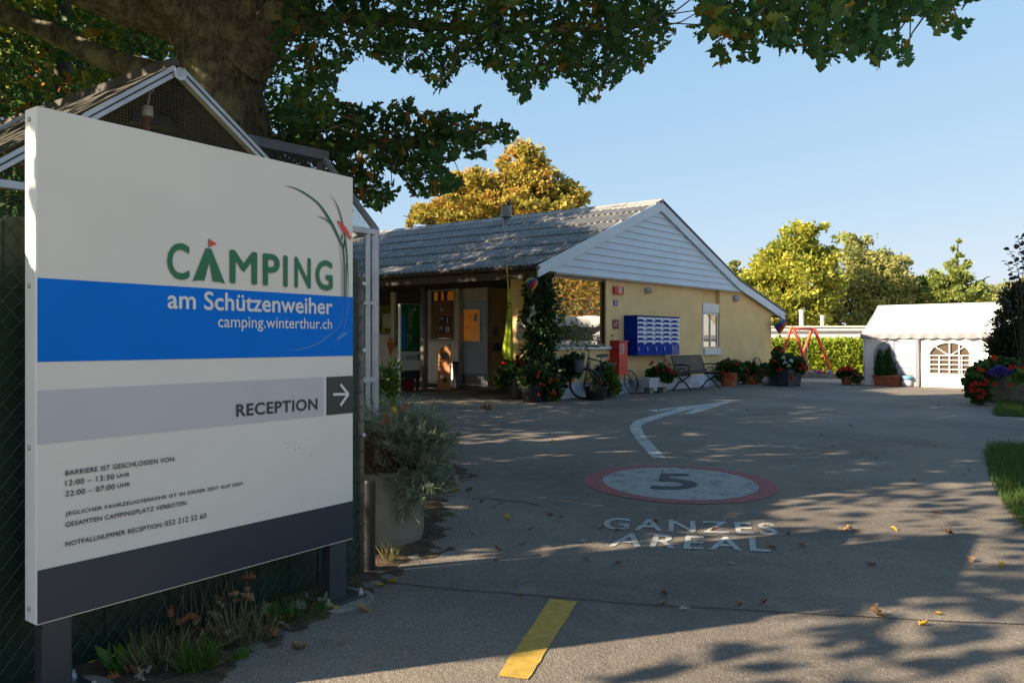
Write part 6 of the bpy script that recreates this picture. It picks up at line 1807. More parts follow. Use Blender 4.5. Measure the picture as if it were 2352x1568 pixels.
def film(name, xc, hw, zb, zs, m, d):
    pts = [(xc - hw * 1.02, d, zb - .01), (xc + hw * 1.02, d, zb - .01)] + [(xc + hw * 1.02 * math.cos(t), d, zs + hw * .735 * math.sin(t)) for t in np.linspace(0, math.pi, 24)]
    mb = MB(TB.m); mb.poly(pts); return mb.build(name, m, tn)
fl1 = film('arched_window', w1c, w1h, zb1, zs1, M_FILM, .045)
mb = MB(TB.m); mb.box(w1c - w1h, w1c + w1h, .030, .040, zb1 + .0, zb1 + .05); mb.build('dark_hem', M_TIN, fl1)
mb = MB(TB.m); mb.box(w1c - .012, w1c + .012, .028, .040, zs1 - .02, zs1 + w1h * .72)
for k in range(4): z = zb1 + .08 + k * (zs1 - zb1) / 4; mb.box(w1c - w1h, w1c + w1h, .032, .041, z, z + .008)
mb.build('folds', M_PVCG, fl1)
fl2 = film('arched_window', w2c, w2h, zb2, zs2, glass_mat('tent_film', (.085, .06, .042), .06), .055)
mb = MB(TB.m); y0, y1 = -.005, .045
for f_ in (-.98, -.5, 0, .46, .58, .96): mb.box(w2c + w2h * f_ - .014, w2c + w2h * f_ + .014, y0, y1, zb2, zs2 + (w2h * .70 * math.sqrt(max(0, 1 - f_ * f_)) if f_ in (0, .46) else 0))
for k in range(5): z = zb2 + .03 + k * (zs2 - zb2 - .02) / 4; mb.box(w2c - w2h, w2c + w2h, y0 + .003, y1 - .003, z - .013, z + .013)
for sgn in (-1, 1): mb.tube([(w2c, .02, zs2 + .0), (w2c + sgn * w2h * .72, .02, zs2 + w2h * .50)], .016, 6)
for t0, t1 in zip(np.linspace(0, math.pi, 24)[:-1], np.linspace(0, math.pi, 24)[1:]): mb.tube([(w2c + w2h * math.cos(t0), .0, zs2 + w2h * .72 * math.sin(t0)), (w2c + w2h * math.cos(t1), .0, zs2 + w2h * .72 * math.sin(t1))], .014, 5)
mb.build('glazing_bars', M_PVC, fl2)
# ------------------------------------------------------------ things before the tent
gq = G(2040, 886); k = gq.y / F
ct = thing('conifer_box', 'long terracotta box of three small clipped conifers in front of the white tent', 'potted plant', gq, TB.ang)
FCt = Frame((gq.x, gq.y), TB.a)
hw, hh = 29 * k, 24 * k
mb = MB(FCt.m); mb.add([(-hw * .92, -.15, 0), (hw * .92, -.15, 0), (hw * .92, .15, 0), (-hw * .92, .15, 0), (-hw, -.19, hh - .06), (hw, -.19, hh - .06), (hw, .19, hh - .06), (-hw, .19, hh - .06)], [(3, 2, 1, 0), (0, 1, 5, 4), (1, 2, 6, 5), (2, 3, 7, 6), (3, 0, 4, 7), (4, 5, 6, 7)])
mb.box(-hw - .03, hw + .03, -.22, .22, hh - .058, hh); mb.build('box', M_TERRA, ct, bevel=.008)
M_CONI = leaf_mat('conifer_green', [(0, (.016, .055, .014)), (.6, (.03, .10, .02)), (1, (.06, .15, .03))], .2)
for cx_, tp in ((2021, 817), (2039, 813), (2056, 815)):
    bl = [Bp(cx_, 855 - i * (855 - tp) / 4.2, gq.y, 9.0 - i * 1.5, 11) for i in range(5)]
    P, d, idx = blob_points(bl, 900, .5); D = d * .6 + np.array([0, 0, 1.0]); leaves('conifer', P, D, .10 + .06 * rng.random(900), 'lance', M_CONI, ct)
gj = G(2084, 888)
jr = thing('blue_white_pot', 'small white pot with blue rim on the ground by the tent entrance', 'pot', gj); k = gj.y / F
mb = MB(); mb.lathe(gj, [(8 * k, 0), (10 * k, 4 * k), (10.5 * k, 12 * k), (9 * k, 16 * k)], 22); mb.build('body', M_WHT, jr, smooth=True)
mb = MB(); mb.lathe(gj, [(10 * k, 16 * k), (12.5 * k, 19 * k), (11.5 * k, 25 * k), (9 * k, 25.5 * k)], 22); mb.build('rim', mat('pot_light_blue', (.10, .28, .45), .4, var=.2), jr, smooth=True)
gpot('geranium_pot', 'sunlit terracotta pot of red flowers standing left of the white tent', 1945, 883, 26, 20, M_TERRA, [(1943, 856, 16, 8), (1952, 862, 14, 10), (1932, 860, 10, 8)],
     [(1932, 847), (1939, 846), (1946, 845), (1953, 846), (1957, 850), (1927, 852), (1949, 851)], 420, fr=.10, s=.08)
gpot('geranium_pot', 'tiny terracotta pot with pinkish bloom wedged between tent corner and red flowers', 1973, 885, 12, 12, M_TERRA, [(1970, 868, 8, 9)], [(1969, 850), (1972, 862)], 160, fr=.06, s=.08, fm=M_PETP)

# ------------------------------------------------------------ playground: swing, coloured balls, hedge, low white building
Ysw = 27.4
sw = thing('swing_frame', 'orange red tubular swing frame of two inverted V legs before the hedge', 'swing', G(1868, 868))
M_SWR = mat('swing_orange_red', (.66, .085, .03), .4, var=.08, scale=5)
def S_(px, py, Y): return W(px, py, Y)
for (lx, ly), (ax_, ay_), (rx_2, ry_), Yq in (((1781, 866), (1820, 752), (1862.5, 868), 27.4), ((1826, 862), (1868, 754), (1914, 866), 27.9)):
    pts = []
    for i in range(31):
        f_ = i / 30 * 2 - 1
        if f_ < -.12: px = lx + (ax_ - 6 - lx) * (f_ + 1) / .88; py = ly + (ay_ + 10 - ly) * (f_ + 1) / .88
        elif f_ > .12: px = ax_ + 6 + (rx_2 - ax_ - 6) * (f_ - .12) / .88; py = ay_ + 10 + (ry_ - ay_ - 10) * (f_ - .12) / .88
        else: a = f_ / .12 * math.pi / 2; px = ax_ + 6 * math.sin(a); py = ay_ + 10 - 10 * math.cos(a)
        p = S_(px, py, Yq + .5 * abs(f_) * (1 if f_ < 0 else -1) * .3); pts.append(p)
    mb = MB(); mb.tube(pts, .055, 10); mb.build('leg_frame', M_SWR, sw, smooth=True)
mb = MB(); mb.tube([S_(1820, 754, 27.4), S_(1868, 756, 27.9)], .045, 10); mb.build('top_bar', M_SWR, sw, smooth=True)
mb = MB()
for px in (1836, 1852): mb.tube([S_(px, 756, 27.6), S_(px + 4, 838, 27.6)], .012, 5)
mb.build('chains', M_STEEL, sw)
mb = MB(); a_ = S_(1839, 838, 27.6); b_ = S_(1857, 838, 27.6); mb.prism([a_ + Vector((0, -.12, 0)), b_ + Vector((0, -.12, 0)), b_ + Vector((0, .12, 0)), a_ + Vector((0, .12, 0))], (0, 0, -.04)); mb.build('seat', mat('swing_seat_teal', (.10, .28, .26), .5), sw)
mb = MB(); q0 = G(1838, 869); q1 = G(1945, 870)
mb.prism([q0, q1, q1 + Vector((.3, .6, 0)), q0 + Vector((.3, .9, 0))], (0, 0, .16)); o = mb.build('sandbox_rim', mat('grey_timber', (.16, .15, .14), .85, var=.3, scale=6)); tag(o, 'low grey sandbox rim on the ground under the orange swing', 'sandbox')
bc = [((1850, 858), 'ochre', (.55, .30, .03)), ((1858, 859), 'brown orange', (.50, .20, .03)), ((1876, 858), 'pink', (.60, .25, .40)), ((1882, 859), 'pale blue', (.15, .28, .62)), ((1893, 855), 'lemon yellow', (.75, .58, .03)), ((1897, 861), 'magenta red', (.55, .03, .12)),
      ((1905, 860), 'violet', (.10, .03, .30)), ((1914, 861), 'coral red', (.62, .12, .12)), ((1921, 861), 'bright red', (.55, .04, .04)), ((1928, 861), 'golden yellow', (.70, .42, .02)), ((1938, 860), 'azure blue', (.03, .22, .60)),
      ((1961, 862), 'amber', (.68, .36, .02)), ((1982, 864), 'teal blue', (.02, .20, .42)), ((1991, 862), 'tangerine', (.65, .28, .03))]
for (px, py), cn, c_ in bc:
    px = 1840 + (px - 1848) * .72
    Yq = 27.2 - .0; k = Yq / F; r = (4.2 if cn != 'teal blue' else 6.2) * k
    p = W(px, py, Yq); p.z = .16 + r * .98 if cn != 'lemon yellow' else .16 + r * 2.7
    mb = MB(); mb.lathe((p.x, p.y, p.z - r), [(r * math.sin(t), r - r * math.cos(t)) for t in np.linspace(.12, math.pi - .12, 12)], 16)
    o = mb.build('play_ball', mat('ball_' + cn.replace(' ', '_'), c_, .4, var=.05), smooth=True); tag(o, cn + ' play ball in the row along the sandbox rim by the swing', 'ball', 'coloured balls along the sandbox')

hd = thing('hedge', 'sunlit clipped yellow green hedge behind the orange swing', 'hedge', (14.0, 32.0, 0))
M_HEDGE = leaf_mat('hedge_leaf', [(0, (.10, .16, .014)), (.5, (.25, .32, .024)), (.85, (.38, .44, .04)), (1, (.50, .52, .08))], .35)
FHd = Frame((9.6, 31.0), (.985, -.17))
n = 15000
u_ = rng.random(n) * 7.2 + 0; v_ = rng.random(n); face = rng.random(n)
hz = FHd.hit(1880, 783)[1]
P = np.where((face < .72)[:, None], np.column_stack([u_, -.02 + .10 * rng.normal(size=n), v_ * hz]), np.column_stack([u_, rng.random(n) * 1.1, hz + .05 * rng.normal(size=n)]))
mm_ = np.array(FHd.m); P = P @ mm_[:3, :3].T + mm_[:3, 3]; P[:, 2] = np.abs(P[:, 2])
cl = .5 + .5 * np.sin(u_ * 5 + 3 * np.sin(v_ * 7)) * np.sin(v_ * 9 + u_ * 2)
D = rng.normal(size=(n, 3)) * .7 + np.array([-.1, -.6, .6])
leaves('foliage', P, D, .09 + .09 * rng.random(n), 'lance', M_HEDGE, hd, np.clip(.3 * cl + .7 * rng.random(n), 0, 1), nup=.3)
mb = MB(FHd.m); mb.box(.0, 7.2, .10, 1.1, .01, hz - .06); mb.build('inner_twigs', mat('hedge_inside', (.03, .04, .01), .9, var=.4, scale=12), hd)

lb = thing('low_white_building', 'low white flat roofed building behind the hedge with two roof vents', 'building', (15, 36, 0))
FL = Frame((11.0, 36.0), (.97, -.24))
z0_ = FL.hit(1860, 757)[1]; zt_ = FL.hit(1860, 748.5)[1]
mb = MB(FL.m); mb.box(-.5, 9, .15, 5, 0, z0_ - .061); mb.build('wall', M_PVC, lb)
mb = MB(FL.m); mb.box(-.7, 9.2, .0, .14, z0_ - .06, zt_ - .06); mb.build('fascia', mat('fascia_grey', (.40, .43, .48), .6, var=.1), lb)
mb = MB(FL.m); mb.box(-.8, 9.3, -.06, 5.2, zt_ - .058, zt_); mb.build('roof', mat('pale_roof_edge', (.62, .60, .55), .7, var=.1), lb)
for px, w_, h_ in ((1841, 5, 33), (1889, 4, 20)):
    x_, zv = FL.hit(px, 750, 1.0); k = 37 / F
    mb = MB(FL.m); mb.lathe((x_, 1.0, zt_ - .02), [(w_ * k, 0), (w_ * k, h_ * k), (w_ * 1.25 * k, h_ * k), (w_ * 1.25 * k, (h_ + 6) * k)], 14); mb.build('roof_vent', mat('vent_grey', (.55, .56, .58), .5, .3), lb, smooth=False)

# ------------------------------------------------------------ right edge: concrete planter, dark bushes
pq = Vector((11.05, 16.75, 0)); pR = .92
rp_ = thing('concrete_tub', 'large round concrete planter of red and violet flowers at the lawn edge on the right', 'planter', pq)
mb = MB(); mb.lathe(pq, [(pR * .96, 0), (pR, .04), (pR, .58), (pR - .03, .61), (pR - .12, .61), (pR - .13, .52)], 56); mb.build('tub', conc_mat(), rp_)
mb = MB(); mb.lathe(pq, [(pR - .13, .5), (.02, .56)], 30); mb.build('soil', M_SOIL, rp_)
plant(rp_, [Bp(2250, 862, 15.9, 22, 20), Bp(2240, 888, 15.75, 18, 26), Bp(2252, 905, 15.8, 16, 22), Bp(2232, 872, 15.9, 14, 12), Bp(2300, 842, 16.4, 40, 16), Bp(2350, 846, 16.3, 30, 16), Bp(2270, 848, 16.2, 20, 16), Bp(2385, 870, 16, 30, 26)], 2600, .085, M_GER,
      flowers=FP([(2284, 822), (2256, 851), (2250, 849), (2320, 844), (2331, 842), (2348, 844), (2266, 874), (2262, 881), (2285, 882), (2248, 882), (2240, 879), (2234, 884), (2258, 899), (2262, 903), (2320, 884), (2246, 896), (2252, 912), (2228, 893), (2233, 898)], 15.75, .25), fr=.075, stalks=16, base=pq + Vector((-.6, -.4, .6)))
for p in FP([(2283, 854), (2290, 857), (2298, 852), (2305, 857), (2278, 858), (2312, 853), (2295, 848), (2320, 856)], 15.75, .1): flower_head('violet_flower', p, .085, rp_, M_PETV)
leaves('lime_leaves', np.array([tuple(W(random.gauss(2350, 12), random.gauss(866, 7), 15.6)) for _ in range(70)]), rng.normal(size=(70, 3)) + np.array([0, -.3, .2]), .07 + .05 * rng.random(70), 'round', M_LIME, rp_)

M_DUSK = leaf_mat('dark_hedge_leaf', [(0, (.016, .028, .010)), (.5, (.030, .040, .014)), (.85, (.055, .050, .018)), (1, (.12, .085, .03))], .2)
db = thing('dark_bush', 'tall dense dark bush rising behind the concrete planter on the right', 'bush', (12.4, 18.6, 0))
Yd = 18.3
dbl = [Bp(2350, 690, Yd, 46, 40), Bp(2335, 740, Yd, 46, 40), Bp(2330, 790, Yd, 52, 40), Bp(2320, 840, Yd, 44, 36), Bp(2400, 700, Yd, 50, 60), Bp(2410, 790, Yd, 60, 80), Bp(2300, 800, Yd, 22, 44)]
n = 17000; P, d, idx = blob_points(dbl, n, .45); P[:, 2] = np.maximum(P[:, 2], .05)
leaves('foliage', P, d + rng.normal(size=(n, 3)) * .6 + np.array([0, 0, .3]), .07 + .08 * rng.random(n), 'lance', M_DUSK, db)
mb = MB(); 
for b in dbl: mb.tube([(b[0] + .1, b[1], 0.0), (b[0], b[1], b[2])], [.03, .01], 6)
mb.build('stems', mat('bush_stem', (.04, .03, .02), .9, var=.3), db)
sb = thing('purple_shrub', 'thin upright shrub with sparse dark purple leaves above the bush on the right edge', 'shrub', (11.9, 17.6, 0))
M_PURP = leaf_mat('purple_leaf', [(0, (.022, .028, .045)), (.6, (.038, .045, .060)), (1, (.07, .045, .04))], .15)
Ys_ = 17.4; mb = MB(); P = []; D = []
shoots = [[(2345, 820), (2348, 700), (2350, 600), (2356, 520)], [(2345, 820), (2338, 690), (2330, 640), (2312, 600)], [(2350, 820), (2345, 660), (2336, 610), (2318, 574)], [(2350, 820), (2356, 640), (2345, 585), (2338, 545)], [(2340, 820), (2325, 720), (2310, 690), (2298, 682)], [(2360, 820), (2372, 600), (2380, 520)]]
for sh in shoots:
    pts = [W(x, y, Ys_) for x, y in sh]; mb.tube(pts, np.linspace(.010, .004, len(pts)), 5)
    for i in range(15):
        f_ = .40 + .60 * i / 14; j = min(int(f_ * (len(pts) - 1)), len(pts) - 2); g_ = f_ * (len(pts) - 1) - j
        p = pts[j].lerp(pts[j + 1], g_); sgn = 1 if i % 2 else -1
        P.append(tuple(p)); D.append((sgn * random.uniform(.6, 1), random.gauss(0, .5), random.uniform(-.15, .35)))
leaves('foliage', np.array(P), np.array(D), .075 + .05 * rng.random(len(P)), 'round', M_PURP, sb, nup=1.2)
mb.build('stems', mat('bush_stem', (.04, .03, .02)), sb)

# ------------------------------------------------------------ what the shop window mirrors: a pale camper van and autumn trees beyond the right edge
def camper():
    Fc = Frame((17.0, 23.6), (.17, -.985))
    t = thing('camper_van', 'white camper van parked on the right, mirrored in the large shop window', 'van', (*Fc.w(2.6, 1.0, 0)[:2], 0), Fc.ang)
    pr_ = [(0, .35), (5.6, .35), (5.6, 2.0), (5.3, 2.35), (1.6, 2.45), (1.0, 2.2), (.55, 1.35), (.05, 1.15)]
    mb = MB(Fc.m); mb.prism([(x, 0, z) for x, z in pr_], (0, 2.0, 0)); bo = mb.build('body', M_PVC, t, bevel=.08, seg=3)
    mb = MB(Fc.m); mb.prism([(1.0, -.012, 1.35), (1.30, -.012, 1.95), (5.2, -.012, 1.95), (5.2, -.012, 1.35)], (0, .010, 0)); mb.build('window_band', mat('tinted_glass', (.02, .02, .025), .08), t)
    for x in (1.0, 4.4):
        mb = MB(Fc.m @ Matrix.Translation((x, -.02, .34)) @ Matrix.Rotation(math.pi / 2, 4, 'X')); mb.lathe((0, 0, -.2), [(.20, 0), (.34, .01), (.34, .20), (.2, .215)], 28); w_ = mb.build('wheel', M_RUB, t)
        mb = MB(Fc.m @ Matrix.Translation((x, -.045, .34)) @ Matrix.Rotation(math.pi / 2, 4, 'X')); mb.lathe((0, 0, -.02), [(.20, 0), (.19, .03), (.05, .035)], 20); mb.build('rim', M_RIM, w_)
    return t
camper()
# ------------------------------------------------------------ trees
def bark_mat(name, c1, c2, lich, scale=1.0):
    m = bpy.data.materials.new(name); m.use_nodes = True
    nt = m.node_tree; N = nt.nodes; L = nt.links; b = N['Principled BSDF']
    tc = N.new('ShaderNodeTexCoord'); mp = N.new('ShaderNodeMapping'); mp.inputs['Scale'].default_value = (9 * scale, 9 * scale, 4.2 * scale); L.new(tc.outputs['Object'], mp.inputs[0])
    n = N.new('ShaderNodeTexNoise'); n.inputs['Scale'].default_value = 2.2; n.inputs['Detail'].default_value = 9; n.inputs['Roughness'].default_value = .7; L.new(mp.outputs[0], n.inputs['Vector'])
    v = N.new('ShaderNodeTexVoronoi'); v.inputs['Scale'].default_value = 1.6; L.new(mp.outputs[0], v.inputs['Vector'])
    r = N.new('ShaderNodeValToRGB'); r.color_ramp.elements[0].position = .35; r.color_ramp.elements[0].color = (*c1, 1); r.color_ramp.elements[1].position = .65; r.color_ramp.elements[1].color = (*c2, 1); L.new(n.outputs[0], r.inputs[0])
    n2 = N.new('ShaderNodeTexNoise'); n2.inputs['Scale'].default_value = 3.4; n2.inputs['Detail'].default_value = 8; n2.inputs['Roughness'].default_value = .68; L.new(tc.outputs['Object'], n2.inputs['Vector'])
    r2 = N.new('ShaderNodeValToRGB'); r2.color_ramp.elements[0].position = .50; r2.color_ramp.elements[0].color = (0, 0, 0, 1); r2.color_ramp.elements[1].position = .60; r2.color_ramp.elements[1].color = (.85, .85, .85, 1); L.new(n2.outputs[0], r2.inputs[0])
    mx = N.new('ShaderNodeMix'); mx.data_type = 'RGBA'; mx.inputs[7].default_value = (*lich, 1); L.new(r2.outputs[0], mx.inputs[0]); L.new(r.outputs[0], mx.inputs[6]); L.new(mx.outputs[2], b.inputs['Base Color'])
    b.inputs['Roughness'].default_value = .95; b.inputs['Specular IOR Level'].default_value = .15
    ad = N.new('ShaderNodeMath'); ad.operation = 'ADD'; L.new(n.outputs[0], ad.inputs[0]); L.new(v.outputs['Distance'], ad.inputs[1])
    bp = N.new('ShaderNodeBump'); bp.inputs['Strength'].default_value = 1.0; bp.inputs['Distance'].default_value = .05; L.new(ad.outputs[0], bp.inputs['Height']); L.new(bp.outputs[0], b.inputs['Normal'])
    return m
M_BARK = bark_mat('oak_bark', (.085, .075, .060), (.30, .27, .22), (.38, .37, .24))
M_BARK2 = mat('far_bark', (.04, .03, .022), .95, var=.4, scale=6)
M_OAK = leaf_mat('oak_leaf', [(0, (.045, .12, .044)), (.5, (.065, .165, .050)), (.74, (.12, .21, .04)), (.88, (.22, .25, .045)), (.94, (.36, .19, .03)), (1, (.46, .17, .035))], .55)
def smooth_path(pts, n=8):
    P = [Vector(p) for p in pts]; out = []
    for i in range(len(P) - 1):
        p0 = P[max(i - 1, 0)]; p1 = P[i]; p2 = P[i + 1]; p3 = P[min(i + 2, len(P) - 1)]
        for t in np.linspace(0, 1, n, endpoint=False):
            out.append(.5 * ((2 * p1) + (p2 - p0) * t + (2 * p0 - 5 * p1 + 4 * p2 - p3) * t * t + (3 * p1 - p0 - 3 * p2 + p3) * t ** 3))
    out.append(P[-1]); return out
def knobbly(pts, rs, n=22, amp=.06):
    """a tube with a rippled, uneven skin"""
    path = smooth_path(pts); r = np.interp(np.linspace(0, 1, len(path)), np.linspace(0, 1, len(rs)), rs)
    mb = MB(); mb.tube(path, list(r), n)
    ph = rng.random(8) * 6.28
    V = []
    for i, v in enumerate(mb.v):
        ring = i // n; k = i % n
        if ring < len(path):
            c = path[ring]; a = 2 * math.pi * k / n
            f_ = 1 + amp * (math.sin(3 * a + ph[0] + ring * .15) + .7 * math.sin(5 * a + ph[1] - ring * .22) + .5 * math.sin(8 * a + ph[2] + ring * .4) + .5 * math.sin(ring * .7 + ph[3] + 2 * a))
            V.append(tuple(c + (Vector(v) - c) * f_))
        else: V.append(v)
    mb.v = V
    return mb

ok = thing('oak_tree', 'huge old oak with lichen covered trunk and overhanging leafy limbs behind the sign', 'tree', W(545, 784, 8.4) - Vector((0, 0, H)))
OB = ok.location.copy()
trunk = [OB + Vector((.02, .0, -.1)), W(548, 560, 8.4), W(528, 330, 8.4), W(507, 200, 8.4), W(512, 60, 8.4), W(522, -120, 8.5), W(520, -500, 8.8), W(470, -1000, 9.2)]
knobbly(trunk, [.68, .51, .435, .42, .47, .46, .36, .16], 40, .035).build('trunk', M_BARK, ok, smooth=True)
limbs = [
    ([W(455, 215, 8.35), W(380, 182, 8.3), W(238, 134, 8.4), W(120, 78, 8.5), W(-20, 25, 8.6), W(-300, -60, 9)], [.28, .16, .125, .115, .10, .05]),
    ([W(470, 90, 8.3), W(400, 50, 8.2), W(300, 20, 8.0), W(180, -20, 7.8), W(-100, -150, 7.4)], [.32, .22, .18, .15, .07]),
    ([W(560, 150, 8.3), W(612, 82, 8.2), W(655, 30, 8.1), W(720, -40, 7.9), W(950, -140, 7.4), W(1350, -190, 6.8), W(1800, -150, 6.2), W(2150, -70, 5.8)], [.30, .22, .19, .17, .13, .09, .06, .025]),
    ([W(575, 340, 8.5), W(660, 330, 8.6), W(800, 335, 8.6), W(960, 320, 8.5), W(1090, 300, 8.4), W(1170, 290, 8.4)], [.16, .10, .06, .04, .022, .01]),
    ([W(640, 60, 8.1), W(800, 40, 8.2), W(1000, 60, 8.0), W(1250, 70, 7.6), W(1500, 60, 7.3)], [.10, .06, .045, .03, .012]),
    ([W(520, -100, 8.5), W(300, -300, 10), W(-100, -400, 12)], [.3, .2, .06]), ([W(520, -300, 8.6), W(900, -600, 9), W(1400, -800, 10)], [.28, .18, .05]),
    ([W(510, -150, 8.4), W(600, -500, 6.5), W(900, -1200, 4.5)], [.26, .16, .05]),
]
for pts, rs in limbs: knobbly(pts, rs, 18, .03).build('limb', M_BARK, ok, smooth=True)
MAIN = [(-700, -900), (1640, -900), (1530, -60), (1542, 10), (1550, 85), (1505, 130), (1478, 165), (1440, 160), (1432, 185), (1395, 205), (1372, 240), (1335, 238), (1320, 205), (1290, 175), (1262, 190), (1225, 205), (1205, 238), (1180, 232), (1165, 190), (1130, 160), (1085, 150), (1060, 160), (1030, 210), (1000, 208), (985, 180), (950, 170), (905, 160), (860, 130), (800, 150), (770, 172), (775, 230), (770, 300), (640, 330), (600, 420), (-700, 440)]
DLOW = [(620, 240), (795, 238), (839, 246), (890, 234), (938, 230), (954, 246), (1013, 254), (1057, 262), (1093, 246), (1101, 274), (1148, 290), (1176, 278), (1190, 313), (1156, 337), (1109, 329), (1121, 365), (1057, 361), (1017, 381), (1073, 420), (1025, 444), (1001, 452), (954, 452), (922, 413), (890, 381), (875, 405), (922, 436), (894, 468), (875, 492), (839, 472), (819, 452), (700, 430), (610, 340)]
EAST = [(1602, -10), (1590, 66), (1600, 92), (1639, 71), (1627, 121), (1659, 153), (1678, 142), (1687, 117), (1708, 151), (1739, 142), (1730, 96), (1744, 103), (1758, 106), (1787, 110), (1808, 114), (1843, 99), (1858, 114), (1868, 142), (1893, 151), (1918, 138), (1921, 117), (1950, 137), (1975, 131), (2010, 151), (2019, 158), (2032, 146), (2056, 131), (2078, 153), (2092, 142), (2097, 119), (2074, 92), (2049, 71), (2085, 50), (2106, 39), (2128, 46), (2156, 76), (2181, 64), (2195, 92), (2230, 91), (2241, 60), (2213, 43), (2184, 35), (2191, 7), (2241, 14), (2248, -60), (1602, -60)]
def sprig_leaves(poly, n, y0, y1, lo=None, hi=None, per=6, spread=.16, ydark=None):
    p = np.array(poly, float); a = p.min(0) if lo is None else np.array(lo); b = p.max(0) if hi is None else np.array(hi)
    P = []; D = []; R = []; C = []
    while len(P) < n:
        px, py = a[0] + random.random() * (b[0] - a[0]), a[1] + random.random() * (b[1] - a[1])
        if not in_poly(np.array([px]), np.array([py]), poly)[0]: continue
        Y = random.uniform(y0, y1); c = W(px, py, Y); col = random.random() ** 1.35 * .88
        if random.random() < .022: col = random.uniform(.88, 1.0)
        C.append(c); dd = Vector((random.gauss(0, 1), random.gauss(0, 1), random.gauss(-.25, .6))).normalized()
        for k in range(per):
            d = (dd + Vector((random.gauss(0, .8), random.gauss(0, .8), random.gauss(-.15, .7)))).normalized()
            q = c + Vector((random.gauss(0, 1), random.gauss(0, 1), random.gauss(0, 1))) * spread * .5
            e = q + d * .09
            qx, qy = CX + F * e.x / e.y, CY - F * (e.z - H) / e.y
            if not in_poly(np.array([qx]), np.array([qy]), poly)[0]: continue
            P.append(tuple(q)); D.append(tuple(d)); R.append(min(1, max(0, col + random.gauss(0, .07))))
    return np.array(P), np.array(D), np.array(R), C
sets = [sprig_leaves(MAIN, 5600, 6.6, 10.2, (600, -60), (1560, 330)), sprig_leaves(MAIN, 4600, 8.8, 13.0, (-250, -60), (640, 330)), sprig_leaves(DLOW, 2500, 7.6, 9.6), sprig_leaves(EAST, 1650, 5.2, 7.2)]
P = np.concatenate([s[0] for s in sets]); D = np.concatenate([s[1] for s in sets]); R = np.concatenate([s[2] for s in sets])
# nobody wants leaves inside the trunk: keep the view of the bark clear
qx = CX + F * P[:, 0] / P[:, 1]; qy = CY - F * (P[:, 2] - H) / P[:, 1]
keep = ~((qx > 385) & (qx < 640) & (qy < 330) & (P[:, 1] < 8.9))
P, D, R = P[keep], D[keep], R[keep]
leaves('crown', P, D, .075 + .085 * rng.random(len(P)), 'oak', M_OAK, ok, R, nup=.5)
# a few big orange and yellow leaves near the aviary ridge
P2 = []; D2 = []
for px, py in ((135, 197), (150, 205), (165, 200), (160, 215), (172, 190), (190, 220), (205, 222), (182, 232), (215, 225), (380, 150), (392, 158), (400, 145), (388, 140), (20, 255), (45, 250), (180, 45), (188, 60), (196, 70)):
    P2.append(tuple(W(px, py, random.uniform(6.6, 7.6)))); D2.append((random.gauss(.4, .6), random.gauss(-.2, .3), random.gauss(-.4, .5)))
leaves('autumn_leaves', np.array(P2), np.array(D2), .13 + .05 * rng.random(len(P2)), 'oak', M_OAK, ok, .90 + .08 * rng.random(len(P2)), nup=.2)
# twigs
mb = MB(); lim = [q for pts, rs in limbs for q in smooth_path(pts, 5)]
for s in sets:
    for c in s[3][::5]:
        t = min(lim, key=lambda q: (q - c).length_squared); d = (t - c); L_ = d.length
        if L_ < .05: continue
        d = d.normalized(); e = c + d * min(L_, random.uniform(.35, .8)) + Vector((random.gauss(0, .08), random.gauss(0, .08), random.gauss(0, .06)))
        px, py = CX + F * e.x / e.y, CY - F * (e.z - H) / e.y
        if 385 < px < 640 and e.y < 8.9: continue
        if not any(in_poly(np.array([px]), np.array([py]), q_)[0] for q_ in (MAIN, DLOW, EAST)): continue
        mb.tube([c, (c + e) / 2 + Vector((random.gauss(0, .03), 0, random.gauss(0, .03))), e], [.004, .006, .009], 5, False)
mb.build('twigs', M_BARK, ok)
# the lower, inner part of the crown behind the sign and the aviary
n = 9000
LP = np.column_stack([rng.random(n), rng.random(n), rng.random(n)])
LY = 9.6 + 4.4 * LP[:, 2]; lpx = -500 + 1290 * LP[:, 0]; lpy = 300 + 270 * LP[:, 1]
k_ = ~((lpx > 600) & (lpy < 425)) & ~((lpx > 400) & (lpx < 640) & (lpy < 330))
LQ = np.column_stack([(lpx - CX) / F * LY, LY, H - (lpy - CY) / F * LY])[k_]
leaves('inner_crown', LQ, rng.normal(size=LQ.shape) + np.array([0, 0, -.2]), .16 + .09 * rng.random(len(LQ)), 'oak', M_OAK, ok, rng.random(len(LQ)) ** 1.4, nup=.8)
# the part of the crown above and beside the picture, which gives the shade
def outside_frame(P, m=150):
    with np.errstate(divide='ignore', invalid='ignore'):
        x = CX + F * P[:, 0] / P[:, 1]; y = CY - F * (P[:, 2] - H) / P[:, 1]
    return (P[:, 1] < .3) | (x < -m) | (x > 2352 + m) | (y < -m)
sd2 = Vector((-sd.x, -sd.y)).normalized()
def shade_crown(c, r, n, cut=None):
    d = unit(rng.normal(size=(n, 3))) * (rng.random(n) ** (1 / 3))[:, None]
    # uneven: drop some clumps so that sun flecks get through
    P = np.array(c) + d * np.array(r)
    g = np.sin(P[:, 0] * 1.9 + 1) * np.sin(P[:, 1] * 1.7 + 2) * np.sin(P[:, 2] * 1.8) 
    k = (g > -.30) & outside_frame(P) & (P[:, 2] > 2.6)
    if cut is not None: k &= cut(P)
    s = (12.0 - P[:, 0]) / sd2.x; ty = P[:, 1] + s * sd2.y; tz = P[:, 2] - s * sd.z / math.hypot(sd.x, sd.y)
    k &= ~((ty > 19.3) & (ty < 34) & (tz > -1.5) & (tz < 3.6))          # the tent, swing and hedge stand clear of this shade
    return P[k]
SH = shade_crown((-2.6, 9.2, 8.6), (8.8, 8.2, 5.2), 52000)
